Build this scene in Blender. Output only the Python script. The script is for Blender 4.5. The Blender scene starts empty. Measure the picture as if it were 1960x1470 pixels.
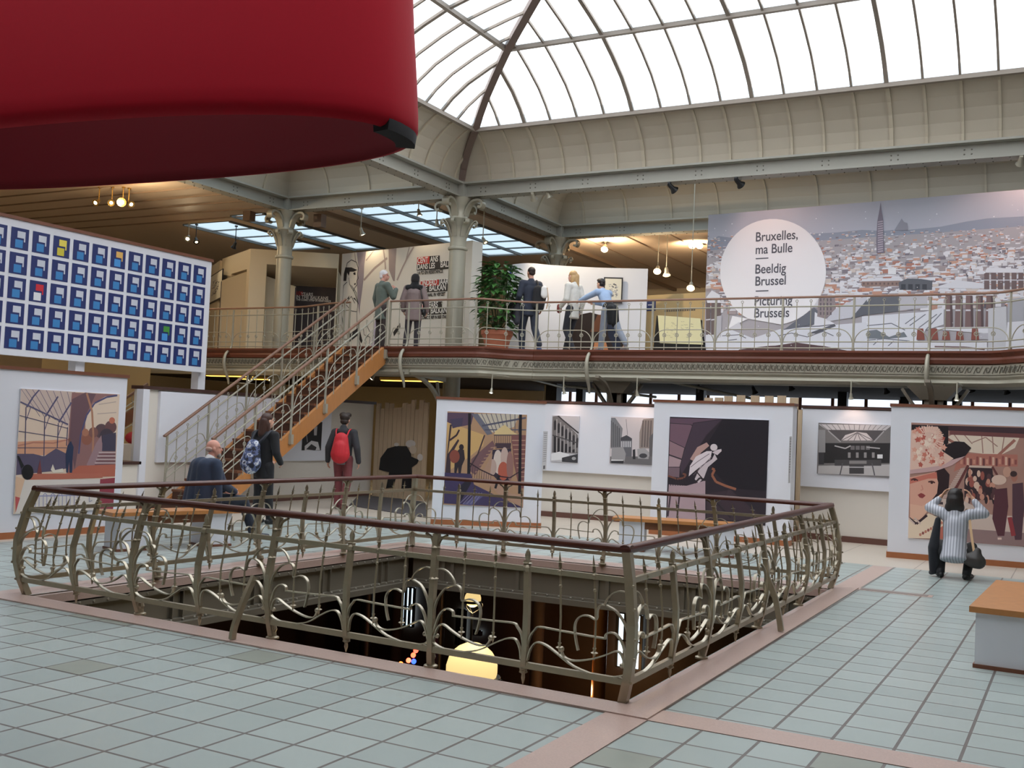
import bpy, bmesh, math, random
from mathutils import Vector, Matrix
random.seed(7)
S = bpy.context.scene
COL = S.collection
V = Vector
PI = math.pi
# ------------------------------------------------------------------ camera
FPX = 2027.55
YAW, PITCH, ROLL = -0.495486371, 0.0403345414, -0.0437982664
EYE = V((0, 0, 1.70))
_f = V((math.sin(YAW)*math.cos(PITCH), math.cos(YAW)*math.cos(PITCH), math.sin(PITCH)))
_r = V((math.cos(YAW), -math.sin(YAW), 0))
_d = _f.cross(_r)
RT = math.cos(ROLL)*_r + math.sin(ROLL)*_d
DN = -math.sin(ROLL)*_r + math.cos(ROLL)*_d
cam = bpy.data.cameras.new('camera')
cam.sensor_width = 36.0
cam.lens = FPX/1960*36
cam.clip_start = 0.05
cam.clip_end = 300
camo = bpy.data.objects.new('camera', cam)
COL.objects.link(camo)
camo.matrix_world = Matrix(((RT.x, -DN.x, -_f.x, EYE.x), (RT.y, -DN.y, -_f.y, EYE.y), (RT.z, -DN.z, -_f.z, EYE.z), (0, 0, 0, 1)))
S.camera = camo
# ------------------------------------------------------------------ light and exposure
S.view_settings.view_transform = 'Standard'
S.view_settings.look = 'None'
S.view_settings.gamma = 1
S.view_settings.use_curve_mapping = False
S.view_settings.exposure = 1.3
w = bpy.data.worlds.new('overcast_sky')
S.world = w
w.use_nodes = True
bg = w.node_tree.nodes['Background']
bg.inputs[0].default_value = (0.92, 0.96, 1.0, 1)
bg.inputs[1].default_value = 1.25
def lamp(name, kind, loc, power, color=(1, .8, .55), size=.1, aim=None, parent=None, spot=None):
    l = bpy.data.lights.new(name, kind)
    l.energy = power
    l.color = color
    if kind == 'AREA':
        l.shape = 'RECTANGLE'
        l.size, l.size_y = size if isinstance(size, tuple) else (size, size)
    else:
        l.shadow_soft_size = size
    if kind == 'SPOT' and spot:
        l.spot_size, l.spot_blend = spot, .6
    o = bpy.data.objects.new(name, l)
    COL.objects.link(o)
    o.location = loc
    if aim is not None:
        o.rotation_euler = (V(aim)-V(loc)).to_track_quat('-Z', 'Y').to_euler()
    if parent:
        o.parent = parent
        o.location = V(loc)-worig(parent)
    return o
# ------------------------------------------------------------------ measuring rays (photo pixel -> point on a real plane)
def ray(px, py):
    return RT*((px-980)/FPX) + DN*((py-735)/FPX) + _f
def onz(px, py, z=0.0):
    r = ray(px, py)
    return EYE + r*((z-EYE.z)/r.z)
def onx(px, py, x):
    r = ray(px, py)
    return EYE + r*(x/r.x)
def ony(px, py, y):
    r = ray(px, py)
    return EYE + r*(y/r.y)
class Plane:                        # upright plane through two plan points
    def __init__(s, a, b, off=0.0):
        s.a = V((a[0], a[1], 0))
        t = V((b[0]-a[0], b[1]-a[1], 0)).normalized()
        s.n = V((t.y, -t.x, 0))
        if s.n.dot(V((0, 0, 0))-s.a) < 0:
            s.n = -s.n
        s.u = V((-s.n.y, s.n.x, 0))
        s.a = s.a + s.n*off
    def hit(s, px, py):
        r = ray(px, py)
        return EYE + r*((s.a-EYE).dot(s.n)/r.dot(s.n))
    def shifted(s, d):
        q = Plane.__new__(Plane)
        q.a, q.n, q.u = s.a+s.n*d, s.n, s.u
        return q
# ------------------------------------------------------------------ materials
def lin(c):
    return tuple(((v/255)/12.92 if v <= 10 else (((v/255)+.055)/1.055)**2.4) for v in c)
MATS = {}
def mat(name, col, rough=.55, metal=0.0, noise=0.0, scale=8.0, bump=0.0, emit=0.0, ecol=None, stretch=None, spec=.5, sheen=0):
    if name in MATS:
        return MATS[name]
    m = bpy.data.materials.new(name)
    m.use_nodes = True
    nt = m.node_tree
    b = nt.nodes['Principled BSDF']
    c = lin(col)
    b.inputs['Base Color'].default_value = (*c, 1)
    b.inputs['Roughness'].default_value = rough
    b.inputs['Metallic'].default_value = metal
    b.inputs['Specular IOR Level'].default_value = spec
    if sheen:
        b.inputs['Sheen Weight'].default_value = sheen
    if emit:
        b.inputs['Emission Color'].default_value = (*lin(ecol or col), 1)
        b.inputs['Emission Strength'].default_value = emit
    if noise or bump:
        tc = nt.nodes.new('ShaderNodeTexCoord')
        mp = nt.nodes.new('ShaderNodeMapping')
        nt.links.new(tc.outputs['Object'], mp.inputs[0])
        if stretch:
            mp.inputs['Scale'].default_value = stretch
        n = nt.nodes.new('ShaderNodeTexNoise')
        n.inputs['Scale'].default_value = scale
        n.inputs['Detail'].default_value = 4
        nt.links.new(mp.outputs[0], n.inputs['Vector'])
        if noise:
            mx = nt.nodes.new('ShaderNodeMix')
            mx.data_type = 'RGBA'
            mx.inputs[6].default_value = (*[v*(1-noise) for v in c], 1)
            mx.inputs[7].default_value = (*[min(1, v*(1+noise)) for v in c], 1)
            nt.links.new(n.outputs['Fac'], mx.inputs[0])
            nt.links.new(mx.outputs[2], b.inputs['Base Color'])
        if bump:
            bp = nt.nodes.new('ShaderNodeBump')
            bp.inputs['Strength'].default_value = bump
            bp.inputs['Distance'].default_value = .01
            nt.links.new(n.outputs['Fac'], bp.inputs['Height'])
            nt.links.new(bp.outputs[0], b.inputs['Normal'])
    MATS[name] = m
    return m
iron = mat('bronze_painted_iron', (166, 154, 132), .32, .45, noise=.08, scale=20)
iron_pale = mat('pale_grey_painted_iron', (172, 168, 152), .45, .25, noise=.05)
beam_m = mat('grey_painted_steel', (156, 155, 146), .5, .05, noise=.05, scale=3)
rivet_m = mat('dark_rivet_steel', (110, 106, 98), .45, .3)
handrail_m = mat('dark_varnished_wood', (84, 44, 34), .28, noise=.25, scale=6, stretch=(1, 1, 6))
rail_light = mat('worn_brown_wood', (128, 92, 72), .35, noise=.2, scale=6)
white = mat('white_painted_board', (226, 228, 236), .6, noise=.015, scale=3)
white_warm = mat('warm_white_plaster', (222, 216, 206), .7, noise=.02, scale=2)
cream = mat('cream_plaster', (214, 200, 172), .7, noise=.02, scale=2)
cove_m = mat('cream_cove_plaster', (186, 177, 160), .7, noise=.02, scale=2)
ceil_m = mat('beige_ceiling_board', (196, 174, 150), .65, noise=.03, scale=2)
orange_wood = mat('honey_varnished_wood', (188, 128, 74), .4, noise=.15, scale=5, stretch=(3, 3, .6))
skirt_wood = mat('orange_brown_skirting_wood', (164, 102, 64), .4, noise=.12, scale=6)
cap_wood = mat('reddish_brown_capping_wood', (120, 74, 54), .45, noise=.15, scale=6)
fascia_wood = mat('mahogany_fascia_wood', (112, 62, 46), .4, noise=.2, scale=4, stretch=(.5, 4, 8))
tread_wood = mat('dark_brown_tread_wood', (120, 76, 50), .4, noise=.2, scale=5)
granite = mat('pink_granite', (196, 170, 160), .28, noise=.16, scale=90)
black = mat('black_enamel', (24, 24, 26), .4)
dark = mat('dark_brown_pillar', (66, 54, 44), .7, noise=.1)  # even dark brown, used on pillars of the floor below
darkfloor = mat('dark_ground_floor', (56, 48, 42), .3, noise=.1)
chrome = mat('polished_chrome', (220, 220, 222), .12, 1.0)
brass = mat('brass_lamp_metal', (196, 160, 90), .25, .9)
bulb_m = mat('glowing_lamp_bulb', (255, 236, 200), .4, emit=14, ecol=(255, 232, 190))
bulb_dim = mat('dim_lamp_bulb', (255, 226, 170), .4, emit=2.2, ecol=(255, 220, 160))
terracotta = mat('terracotta', (186, 112, 84), .6, noise=.1)
leaf_m = mat('glossy_leaf', (70, 116, 58), .3, noise=.35, scale=14)
paper = mat('cream_paper', (226, 220, 190), .7, noise=.03)
bluep = mat('royal_blue_board', (40, 62, 140), .5)

def print_mat():
    m = bpy.data.materials.new('printed_ink')
    m.use_nodes = True
    nt = m.node_tree
    b = nt.nodes['Principled BSDF']
    a = nt.nodes.new('ShaderNodeAttribute')
    a.attribute_name = 'ink'
    b.inputs['Roughness'].default_value = .5
    nt.links.new(a.outputs['Color'], b.inputs['Base Color'])
    return m
ink_m = print_mat()
# ------------------------------------------------------------------ mesh building
class MB:
    def __init__(s):
        s.v, s.f, s.c = [], [], []
    def poly(s, pts, col=None):
        i = len(s.v)
        s.v += [tuple(p) for p in pts]
        s.f.append(tuple(range(i, i+len(pts))))
        s.c.append(col)
        return s
    def raw(s, vs, fs):
        i = len(s.v)
        s.v += [tuple(p) for p in vs]
        s.f += [tuple(k+i for k in f) for f in fs]
        s.c += [None]*len(fs)
        return s
    def hexa(s, p):                  # 8 points: bottom ring, top ring
        return s.raw(p, [(3, 2, 1, 0), (4, 5, 6, 7), (0, 1, 5, 4), (1, 2, 6, 5), (2, 3, 7, 6), (3, 0, 4, 7)])
    def box(s, x0, x1, y0, y1, z0, z1):
        return s.hexa([(x0, y0, z0), (x1, y0, z0), (x1, y1, z0), (x0, y1, z0), (x0, y0, z1), (x1, y0, z1), (x1, y1, z1), (x0, y1, z1)])
    def slab(s, a, b, t, z0, z1, side=0):   # upright slab along plan line a-b, thickness t (side 0 centred, +1/-1 to one side)
        a, b = V((a[0], a[1], 0)), V((b[0], b[1], 0))
        d = (b-a).normalized()
        n = V((-d.y, d.x, 0))
        lo, hi = (-t/2, t/2) if side == 0 else ((0, t) if side > 0 else (-t, 0))
        q = [a+n*lo, b+n*lo, b+n*hi, a+n*hi]
        return s.hexa([V((p.x, p.y, z0)) for p in q]+[V((p.x, p.y, z1)) for p in q])
    def bar(s, a, b, wd, ht, up=(0, 0, 1)):  # rectangular bar between two points
        a, b = V(a), V(b)
        d = (b-a).normalized()
        x = d.cross(V(up))
        if x.length < 1e-4:
            x = d.cross(V((1, 0, 0)))
        x.normalize()
        y = x.cross(d)
        q = [(-wd/2, -ht/2), (wd/2, -ht/2), (wd/2, ht/2), (-wd/2, ht/2)]
        return s.hexa([a+x*i+y*j for i, j in q]+[b+x*i+y*j for i, j in q])
    def sweep(s, pts, sec, up=(0, 0, 1), closed=False):   # sec: list of (side, up) offsets, swept along pts
        pts = [V(p) for p in pts]
        n, k = len(pts), len(sec)
        vs = []
        for i, p in enumerate(pts):
            if closed:
                t = (pts[(i+1) % n]-pts[i-1])
            else:
                t = pts[min(i+1, n-1)]-pts[max(i-1, 0)]
            t = t.normalized()
            x = t.cross(V(up))
            if x.length < 1e-4:
                x = V((1, 0, 0))
            x.normalize()
            y = x.cross(t)
            vs += [p+x*a+y*b for a, b in sec]
        fs = []
        for i in range(n if closed else n-1):
            j = (i+1) % n
            fs += [(i*k+m, i*k+(m+1) % k, j*k+(m+1) % k, j*k+m) for m in range(k)]
        if not closed:
            fs += [tuple(range(k-1, -1, -1)), tuple((n-1)*k+m for m in range(k))]
        return s.raw(vs, fs)
    def tube(s, pts, r, k=8, closed=False):
        pts = [V(p) for p in pts]
        n = len(pts)
        rs = r if isinstance(r, (list, tuple)) else [r]*n
        vs, fs = [], []
        x = None
        for i, p in enumerate(pts):
            t = (pts[(i+1) % n]-pts[i-1]) if closed else pts[min(i+1, n-1)]-pts[max(i-1, 0)]
            t = t.normalized() if t.length > 1e-9 else V((0, 0, 1))
            if x is None:
                x = t.orthogonal().normalized()
            x = (x-t*x.dot(t))
            x = x.normalized() if x.length > 1e-6 else t.orthogonal().normalized()
            y = t.cross(x)
            vs += [p+(x*math.cos(2*PI*m/k)+y*math.sin(2*PI*m/k))*rs[i] for m in range(k)]
        for i in range(n if closed else n-1):
            j = (i+1) % n
            fs += [(i*k+m, i*k+(m+1) % k, j*k+(m+1) % k, j*k+m) for m in range(k)]
        if not closed:
            fs += [tuple(range(k-1, -1, -1)), tuple((n-1)*k+m for m in range(k))]
        return s.raw(vs, fs)
    def flat(s, pts, n, wd, th):     # flat iron bar following pts; wd across (along n), th in the plane
        pts = [V(p) for p in pts]
        n = V(n)
        k = len(pts)
        vs, fs = [], []
        for i, p in enumerate(pts):
            t = (pts[min(i+1, k-1)]-pts[max(i-1, 0)]).normalized()
            q = t.cross(n).normalized()*th/2
            a = n*wd/2
            vs += [p-a-q, p+a-q, p+a+q, p-a+q]
        for i in range(k-1):
            fs += [(i*4+m, i*4+(m+1) % 4, i*4+4+(m+1) % 4, i*4+4+m) for m in range(4)]
        fs += [(3, 2, 1, 0), tuple((k-1)*4+m for m in range(4))]
        return s.raw(vs, fs)
    def lathe(s, prof, c=(0, 0, 0), k=16, axis=(0, 0, 1), sx=1, sy=1):
        c, ax = V(c), V(axis).normalized()
        x = ax.orthogonal().normalized() if abs(ax.z) < .999 else V((1, 0, 0))
        y = ax.cross(x)
        vs = []
        for r, z in prof:
            vs += [c+ax*z+x*(r*sx*math.cos(2*PI*m/k))+y*(r*sy*math.sin(2*PI*m/k)) for m in range(k)]
        fs = []
        for i in range(len(prof)-1):
            fs += [(i*k+m, i*k+(m+1) % k, i*k+k+(m+1) % k, i*k+k+m) for m in range(k)]
        fs += [tuple(range(k-1, -1, -1)), tuple((len(prof)-1)*k+m for m in range(k))]
        return s.raw(vs, fs)
    def ball(s, c, r, k=10, sc=(1, 1, 1)):
        vs, fs = [], []
        m2 = max(4, k//2+1)
        for i in range(1, m2):
            a = PI*i/m2
            for m in range(k):
                b = 2*PI*m/k
                vs.append((c[0]+r*sc[0]*math.sin(a)*math.cos(b), c[1]+r*sc[1]*math.sin(a)*math.sin(b), c[2]+r*sc[2]*math.cos(a)))
        vs += [(c[0], c[1], c[2]+r*sc[2]), (c[0], c[1], c[2]-r*sc[2])]
        t, b = len(vs)-2, len(vs)-1
        for i in range(m2-2):
            fs += [(i*k+m, i*k+k+m, i*k+k+(m+1) % k, i*k+(m+1) % k) for m in range(k)]
        fs += [(t, m, (m+1) % k) for m in range(k)]
        o = (m2-2)*k
        fs += [(b, o+(m+1) % k, o+m) for m in range(k)]
        return s.raw(vs, fs)
    def prism(s, pts, n):            # polygon extruded by vector n
        n = V(n)
        k = len(pts)
        p = [V(q) for q in pts]
        return s.raw(p+[q+n for q in p], [tuple(range(k-1, -1, -1)), tuple(range(k, 2*k))]+[(m, (m+1) % k, k+(m+1) % k, k+m) for m in range(k)])
def worig(o):
    w_ = V((0, 0, 0))
    while o:
        w_ = w_ + o.location
        o = o.parent
    return w_
def obj(name, mb, m, parent=None, smooth=False, label=None, cat=None, group=None, kind=None, origin=None):
    me = bpy.data.meshes.new(name)
    if parent:
        og = worig(parent)
    elif origin is not None:
        og = V(origin)
    else:
        xs = [p[0] for p in mb.v]
        ys = [p[1] for p in mb.v]
        og = V(((min(xs)+max(xs))/2, (min(ys)+max(ys))/2, min(p[2] for p in mb.v)))
    me.from_pydata([(p[0]-og.x, p[1]-og.y, p[2]-og.z) for p in mb.v], [], mb.f)
    if any(c is not None for c in mb.c):
        at = me.color_attributes.new('ink', 'FLOAT_COLOR', 'CORNER')
        li = 0
        for f, c in zip(mb.f, mb.c):
            cc = (*lin(c), 1) if c else (1, 1, 1, 1)
            for _ in f:
                at.data[li].color = cc
                li += 1
    me.materials.append(m)
    if smooth:
        me.polygons.foreach_set('use_smooth', [True]*len(me.polygons))
        try:
            me.set_sharp_from_angle(angle=math.radians(45))
        except Exception:
            pass
    me.update()
    o = bpy.data.objects.new(name, me)
    COL.objects.link(o)
    if parent:
        o.parent = parent
    else:
        o.location = og
    tag(o, label, cat, group, kind)
    return o
def tag(o, label=None, cat=None, group=None, kind=None):
    if label: o['label'] = label
    if cat: o['category'] = cat
    if group: o['group'] = group
    if kind: o['kind'] = kind
    return o
def thing(name, label, cat, loc, group=None):
    o = bpy.data.objects.new(name, None)
    COL.objects.link(o)
    o.location = loc
    o.empty_display_size = .1
    return tag(o, label, cat, group)
def struct(name, mb, m, smooth=False, label=None, parent=None):
    return obj(name, mb, m, parent, smooth, label=label, kind='structure')
def spline(pts, k=4):                # Catmull-Rom through points
    P = [V(p) for p in pts]
    out = []
    for i in range(len(P)-1):
        a, b, c, d = P[max(i-1, 0)], P[i], P[i+1], P[min(i+2, len(P)-1)]
        for j in range(k):
            t = j/k
            out.append(.5*((2*b)+(c-a)*t+(2*a-5*b+4*c-d)*t*t+(3*b-a-3*c+d)*t**3))
    out.append(P[-1])
    return out
def circle_sec(r, k=8, sx=1, sy=1):
    return [(r*sx*math.cos(2*PI*m/k), r*sy*math.sin(2*PI*m/k)) for m in range(k)]
HAND = [(-.035, -.02), (.035, -.02), (.04, 0), (.03, .022), (.012, .03), (-.012, .03), (-.03, .022), (-.04, 0)]
# ================================================================== the setting
WC = [V((-8.30, 6.40, 0)), V((-2.506, 6.28, 0)), V((-2.524, 12.57, 0)), V((-8.11, 12.32, 0))]   # well corners: left, front, right, back
X0, X1, Y0, Y1 = -27.0, 9.0, -9.0, 36.0
UP = 3.26                                         # upper floor level
def floor_material():
    m = bpy.data.materials.new('glass_tile_floor')
    m.use_nodes = True
    nt = m.node_tree
    L = nt.links.new
    b = nt.nodes['Principled BSDF']
    geo = nt.nodes.new('ShaderNodeNewGeometry')
    sep = nt.nodes.new('ShaderNodeSeparateXYZ')
    L(geo.outputs['Position'], sep.inputs[0])
    def math_(op, a, bb=None, c=None):
        n = nt.nodes.new('ShaderNodeMath')
        n.operation = op
        for i, q in enumerate((a, bb, c)):
            if q is None: continue
            if isinstance(q, (int, float)): n.inputs[i].default_value = q
            else: L(q, n.inputs[i])
        return n.outputs[0]
    def mixc(f, a, c):
        n = nt.nodes.new('ShaderNodeMix')
        n.data_type = 'RGBA'
        L(f, n.inputs[0])
        for q, i in ((a, 6), (c, 7)):
            if isinstance(q, tuple): n.inputs[i].default_value = (*q, 1)
            else: L(q, n.inputs[i])
        return n.outputs[2]
    tx = math_('DIVIDE', math_('SUBTRACT', sep.outputs[0], -2.235), .336)
    ty = math_('DIVIDE', math_('SUBTRACT', sep.outputs[1], 6.0), .318)
    def edge(t, wd):
        f = math_('FRACT', t)
        return math_('LESS_THAN', math_('MINIMUM', f, math_('SUBTRACT', 1.0, f)), wd)
    grout = math_('MAXIMUM', edge(tx, .028), edge(ty, .028))
    cell = nt.nodes.new('ShaderNodeCombineXYZ')
    L(math_('FLOOR', tx), cell.inputs[0])
    L(math_('FLOOR', ty), cell.inputs[1])
    wn = nt.nodes.new('ShaderNodeTexWhiteNoise')
    wn.noise_dimensions = '2D'
    L(cell.outputs[0], wn.inputs['Vector'])
    tone = mixc(wn.outputs['Value'], lin((163, 175, 173)), lin((177, 188, 185)))
    nz = nt.nodes.new('ShaderNodeTexNoise')
    nz.inputs['Scale'].default_value = 1.3
    L(geo.outputs['Position'], nz.inputs['Vector'])
    tone = mixc(math_('MULTIPLY', nz.outputs['Fac'], .35), tone, lin((160, 172, 166)))
    col = mixc(grout, tone, lin((108, 102, 98)))
    stone = nt.nodes.new('ShaderNodeTexNoise')
    stone.inputs['Scale'].default_value = 60
    L(geo.outputs['Position'], stone.inputs['Vector'])
    st = mixc(stone.outputs['Fac'], lin((196, 184, 170)), lin((214, 204, 190)))
    sl = math_('LESS_THAN', math_('FRACT', math_('DIVIDE', math_('ADD', sep.outputs[0], 2.0), 1.2)), .01)
    st = mixc(sl, st, lin((150, 140, 130)))
    out = math_('MAXIMUM', math_('GREATER_THAN', sep.outputs[1], 15.45), math_('LESS_THAN', sep.outputs[0], -11.75))
    L(mixc(out, col, st), b.inputs['Base Color'])
    b.inputs['Roughness'].default_value = .33
    bp = nt.nodes.new('ShaderNodeBump')
    bp.inputs['Strength'].default_value = .25
    bp.inputs['Distance'].default_value = .004
    L(math_('SUBTRACT', 1.0, grout), bp.inputs['Height'])
    L(bp.outputs[0], b.inputs['Normal'])
    return m
floor_m = floor_material()
m = MB()
o_ = [V((X0, Y0, 0)), V((X1, Y0, 0)), V((X1, Y1, 0)), V((X0, Y1, 0))]
for i in range(4):
    j = (i+1) % 4
    m.poly([o_[i], o_[j], WC[j], WC[i]])
    m.poly([WC[i]-V((0, 0, .1)), WC[j]-V((0, 0, .1)), o_[j]-V((0, 0, .1)), o_[i]-V((0, 0, .1))])
floor = struct('floor', m, floor_m, label='pale green glass tile floor with grey joints')
# a few greyer glass tiles
grey_tile = mat('grey_glass_tile', (150, 156, 146), .33, noise=.04)
def tile_plate(ix, iy):
    x, y = -2.235+ix*.336, 6.0+iy*.318
    return MB().box(x+.008, x+.328, y+.008, y+.310, -.003, .0012)
for ix, iy in ((-15, 0), (-14, 0), (-9, -1), (-11, -4), (3, -1), (0, -3), (-1, -5), (1, -4), (2, -4), (7, 3), (4, -6)):
    struct('floor', tile_plate(ix, iy), grey_tile, label='greyer glass floor tile')
# granite coping round the well and granite bands in the floor
WO = [V((-8.62, 6.12, 0)), V((-2.235, 6.0, 0)), V((-2.255, 12.86, 0)), V((-8.42, 12.62, 0))]
m = MB()
for i in range(4):
    j = (i+1) % 4
    z = V((0, 0, 1))
    for (a, za), (b, zb) in zip([(0, -.02), (0, .012), (.7, .02), (.93, .008), (1, -.02), (1, -.1), (.8, -.115)], [(0, .012), (.7, .02), (.93, .008), (1, -.02), (1, -.1), (.8, -.115), (0, -.115)]):
        pa = lambda k, t, zz: WO[k].lerp(WC[k], t)+z*zz
        m.poly([pa(i, a, za), pa(j, a, za), pa(j, b, zb), pa(i, b, zb)])
struct('trim_1', m, granite, label='pink granite coping around the floor opening')
m = MB()
for (x0, x1, y0, y1) in ((-2.506, -2.235, -6, 6.02), (-2.235, 8, 6.0, 6.27), (-2.52, -2.25, 12.8, 15.4), (-2.25, -1.45, 12.75, 12.93)):
    m.box(x0, x1, y0, y1, -.004, .0035)
struct('trim_2', m, granite, label='pink granite band set in the tiles')
m = MB().box(-2.23, -1.5, 12.78, 12.9, 0, .006)
struct('trim_3', m, mat('dull_floor_grating', (140, 128, 122), .5), label='narrow metal floor grating')
# steel beams that edge the opening below the floor
dark_steel = mat('greenish_grey_steel', (118, 112, 100), .5, .1, noise=.06, scale=4)
for i in range(4):
    j = (i+1) % 4
    a, b = WC[i], WC[j]
    t = (b-a).normalized()
    nin = V((-t.y, t.x, 0))
    m = MB()
    q = [(-.03, -.115), (.0, -.115), (.0, -.16), (-.05, -.16), (-.05, -.44), (.0, -.44), (.0, -.47), (.07, -.47), (.07, -.54), (-.12, -.54), (-.12, -.115)]
    m.prism([a+nin*u+V((0, 0, z)) for u, z in q], (b-a))
    for k in range(5):
        p = a.lerp(b, (k+.5)/5)
        for dx in (-.07, .07):
            m.bar(p+t*dx+nin*-.03+V((0, 0, -.16)), p+t*dx+nin*-.03+V((0, 0, -.44)), .012, .05)
    bm_ = struct('beam', m, dark_steel, label='grey riveted steel edge beam below the floor opening')
    m = MB()
    n = int((b-a).length/.16)
    for k in range(n):
        p = a.lerp(b, (k+.5)/n)
        m.lathe([(.016, 0), (.014, .008), (.006, .013)], p+nin*.0+V((0, 0, -.455)), 8, nin)
        m.lathe([(.014, 0), (.01, .008)], p+nin*0+V((0, 0, -.135)), 6, nin)
    obj('rivet', m, mat('bright_rivet', (150, 146, 134), .4, .4), bm_, True)
# ground floor seen through the opening
GZ = -5.2
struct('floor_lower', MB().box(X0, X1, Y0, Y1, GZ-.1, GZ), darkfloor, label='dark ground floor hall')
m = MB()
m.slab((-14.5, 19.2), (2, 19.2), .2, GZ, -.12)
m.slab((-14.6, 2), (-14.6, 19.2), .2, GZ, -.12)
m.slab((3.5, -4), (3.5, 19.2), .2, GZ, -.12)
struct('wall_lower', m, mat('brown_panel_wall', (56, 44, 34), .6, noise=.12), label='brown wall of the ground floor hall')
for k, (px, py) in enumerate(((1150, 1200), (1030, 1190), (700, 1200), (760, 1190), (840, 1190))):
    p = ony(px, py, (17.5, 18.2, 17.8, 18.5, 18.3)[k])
    mm = (orange_wood, dark, black, dark, black)[k]  # the first pillar's orange light is put in by its honey colour
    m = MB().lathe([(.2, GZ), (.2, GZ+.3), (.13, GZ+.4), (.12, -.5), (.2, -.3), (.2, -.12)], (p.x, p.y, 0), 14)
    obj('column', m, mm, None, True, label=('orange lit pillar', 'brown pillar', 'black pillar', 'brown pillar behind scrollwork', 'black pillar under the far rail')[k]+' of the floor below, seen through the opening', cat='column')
winm = mat('daylit_window_glass', (206, 226, 236), .2, emit=1.0, ecol=(205, 228, 242))
for k, (px0, px1, py0, py1, yy) in enumerate(((1184, 1226, 1172, 1282, 19.05), (772, 792, 1122, 1200, 19.05), (878, 890, 1165, 1235, 19.05), (907, 922, 1205, 1216, 19.05))):
    a, b = ony(px0, py0, yy), ony(px1, py1, yy)
    m = MB().box(a.x, b.x, yy-.02, yy, b.z, a.z)
    wn_ = struct('window_%d' % (k+1), m, winm, label='bright gridded window of the floor below')
    m = MB()
    for q in range(4):
        x = a.x+(b.x-a.x)*q/3
        m.box(x-.03, x+.03, yy-.05, yy-.02, b.z, a.z)
    n = max(2, int((a.z-b.z)/.4))
    for q in range(n+1):
        z = b.z+(a.z-b.z)*q/n
        m.box(a.x, b.x, yy-.05, yy-.02, z-.012, z+.012)
    obj('glazing_bar', m, black, wn_)
# globe lamps below
def globe_lamp(px, py, yy, r, label):
    p = ony(px, py, yy)
    t = thing('globe_lamp', label, 'lamp', p)
    obj('globe', MB().ball(p, r, 20), mat('warm_opal_glass', (255, 226, 150), .3, emit=.36, ecol=(255, 222, 150)), t, True)
    obj('collar', MB().lathe([(r*.98, -.02), (r*1.12, -.02), (r*1.12, .02), (r*.98, .02)], p+V((0, 0, -r*.35)), 24), black, t, True)
    m = MB()
    for k in range(3):
        a = 2*PI*k/3+.4
        m.tube(spline([p+V((r*1.12*math.cos(a), r*1.12*math.sin(a), -r*.35)), p+V((r*1.2*math.cos(a), r*1.2*math.sin(a), -r*.9)), p+V((0, 0, -r*1.8))], 4), r*.07, 6)
    m.tube([p+V((0, 0, -r*1.7)), V((p.x, p.y, GZ))], r*.16, 10)
    obj('lamp_post', m, black, t, True)
    lamp('globe_glow', 'POINT', p+V((0, 0, -r*1.4)), 8, (1, .75, .4), r, parent=t)
globe_lamp(903, 1280, 9.6, .27, 'large glowing yellow globe lamp just below the near railing')
globe_lamp(905, 1146, 15.5, .14, 'small amber globe lamp glowing deep in the opening')
for k, (px, py, c) in enumerate(((796, 1245, (255, 70, 50)), (791, 1254, (255, 80, 50)), (782, 1264, (255, 90, 60)), (792, 1266, (40, 70, 255)), (767, 1271, (255, 110, 50)))):
    p = ony(px, py, 17.0)
    obj('fairy_light', MB().ball(p, .05, 8), mat('coloured_light_%d' % k, c, .4, emit=2.5), None, True,
        label=('topmost red', 'second red', 'lower red', 'single blue', 'lowest orange')[k]+' point of light of the cluster on the floor below', cat='light', group='coloured lights below')
lamp('lower_uplight', 'POINT', ony(1120, 1320, 17.5), 14, (1, .5, .2), .1)

# ------------------------------------------------------------------ roof
XA, XB, YB_, YF = -12.33, 1.2, 20.0, 1.4         # nave
XL = -17.3                                        # left bay
YK = 25.0                                         # back bay
BZ, BT = 6.72, 7.05                               # beam bottom, top
def beam(a, b, label):
    a, b = V((a[0], a[1], 0)), V((b[0], b[1], 0))
    d = (b-a)
    t = d.normalized()
    n = V((-t.y, t.x, 0))
    m = MB()
    sec = [(-.16, BZ), (.16, BZ), (.16, BZ+.03), (.05, BZ+.04), (.05, BT-.05), (.2, BT-.04), (.2, BT), (-.2, BT), (-.2, BT-.04), (-.05, BT-.05), (-.05, BZ+.04), (-.16, BZ+.03)]
    m.prism([a+n*u+V((0, 0, z)) for u, z in sec], d)
    o = struct('beam', m, beam_m, label=label)
    m = MB()
    k = int(d.length/.28)
    for i in range(k):
        p = a+d*((i+.5)/k)
        for s in (-1, 1):
            m.lathe([(.014, 0), (.012, -.01), (.004, -.016)], p+n*s*.12+V((0, 0, BZ)), 6)
    k = int(d.length/1.2)
    for i in range(k):
        p = a+d*((i+.5)/k)
        for s in (-1, 1):
            for q in (-.06, .06):
                for z in (.12, .2):
                    m.lathe([(.016, 0), (.012, .012)], p+t*q+n*s*.05+V((0, 0, BZ+z)), 6, n*s)
    obj('rivet', m, rivet_m, o, True)
beam((XA, YB_), (XB, YB_), 'long grey riveted roof beam under the big skylight')
beam((XA, YF), (XA, YB_), 'grey riveted roof beam running up left from the fluted column')
beam((XB, YF), (XB, YB_), 'grey riveted roof beam at the right of the hall')
beam((XA, YF), (XB, YF), 'grey riveted roof beam behind the viewer')
beam((XL, YB_), (XA, YB_), 'grey riveted roof beam between the two near columns')
beam((XL, YF), (XL, YB_), 'grey riveted roof beam at the outer left')
beam((XA, YB_), (XA, YK), 'grey riveted roof beam running back to the far column')
beam((XA, YK), (XB, YK), 'grey riveted roof beam of the back bay')
beam((XB, YB_), (XB, YK), 'grey riveted roof beam closing the back bay')
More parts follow.
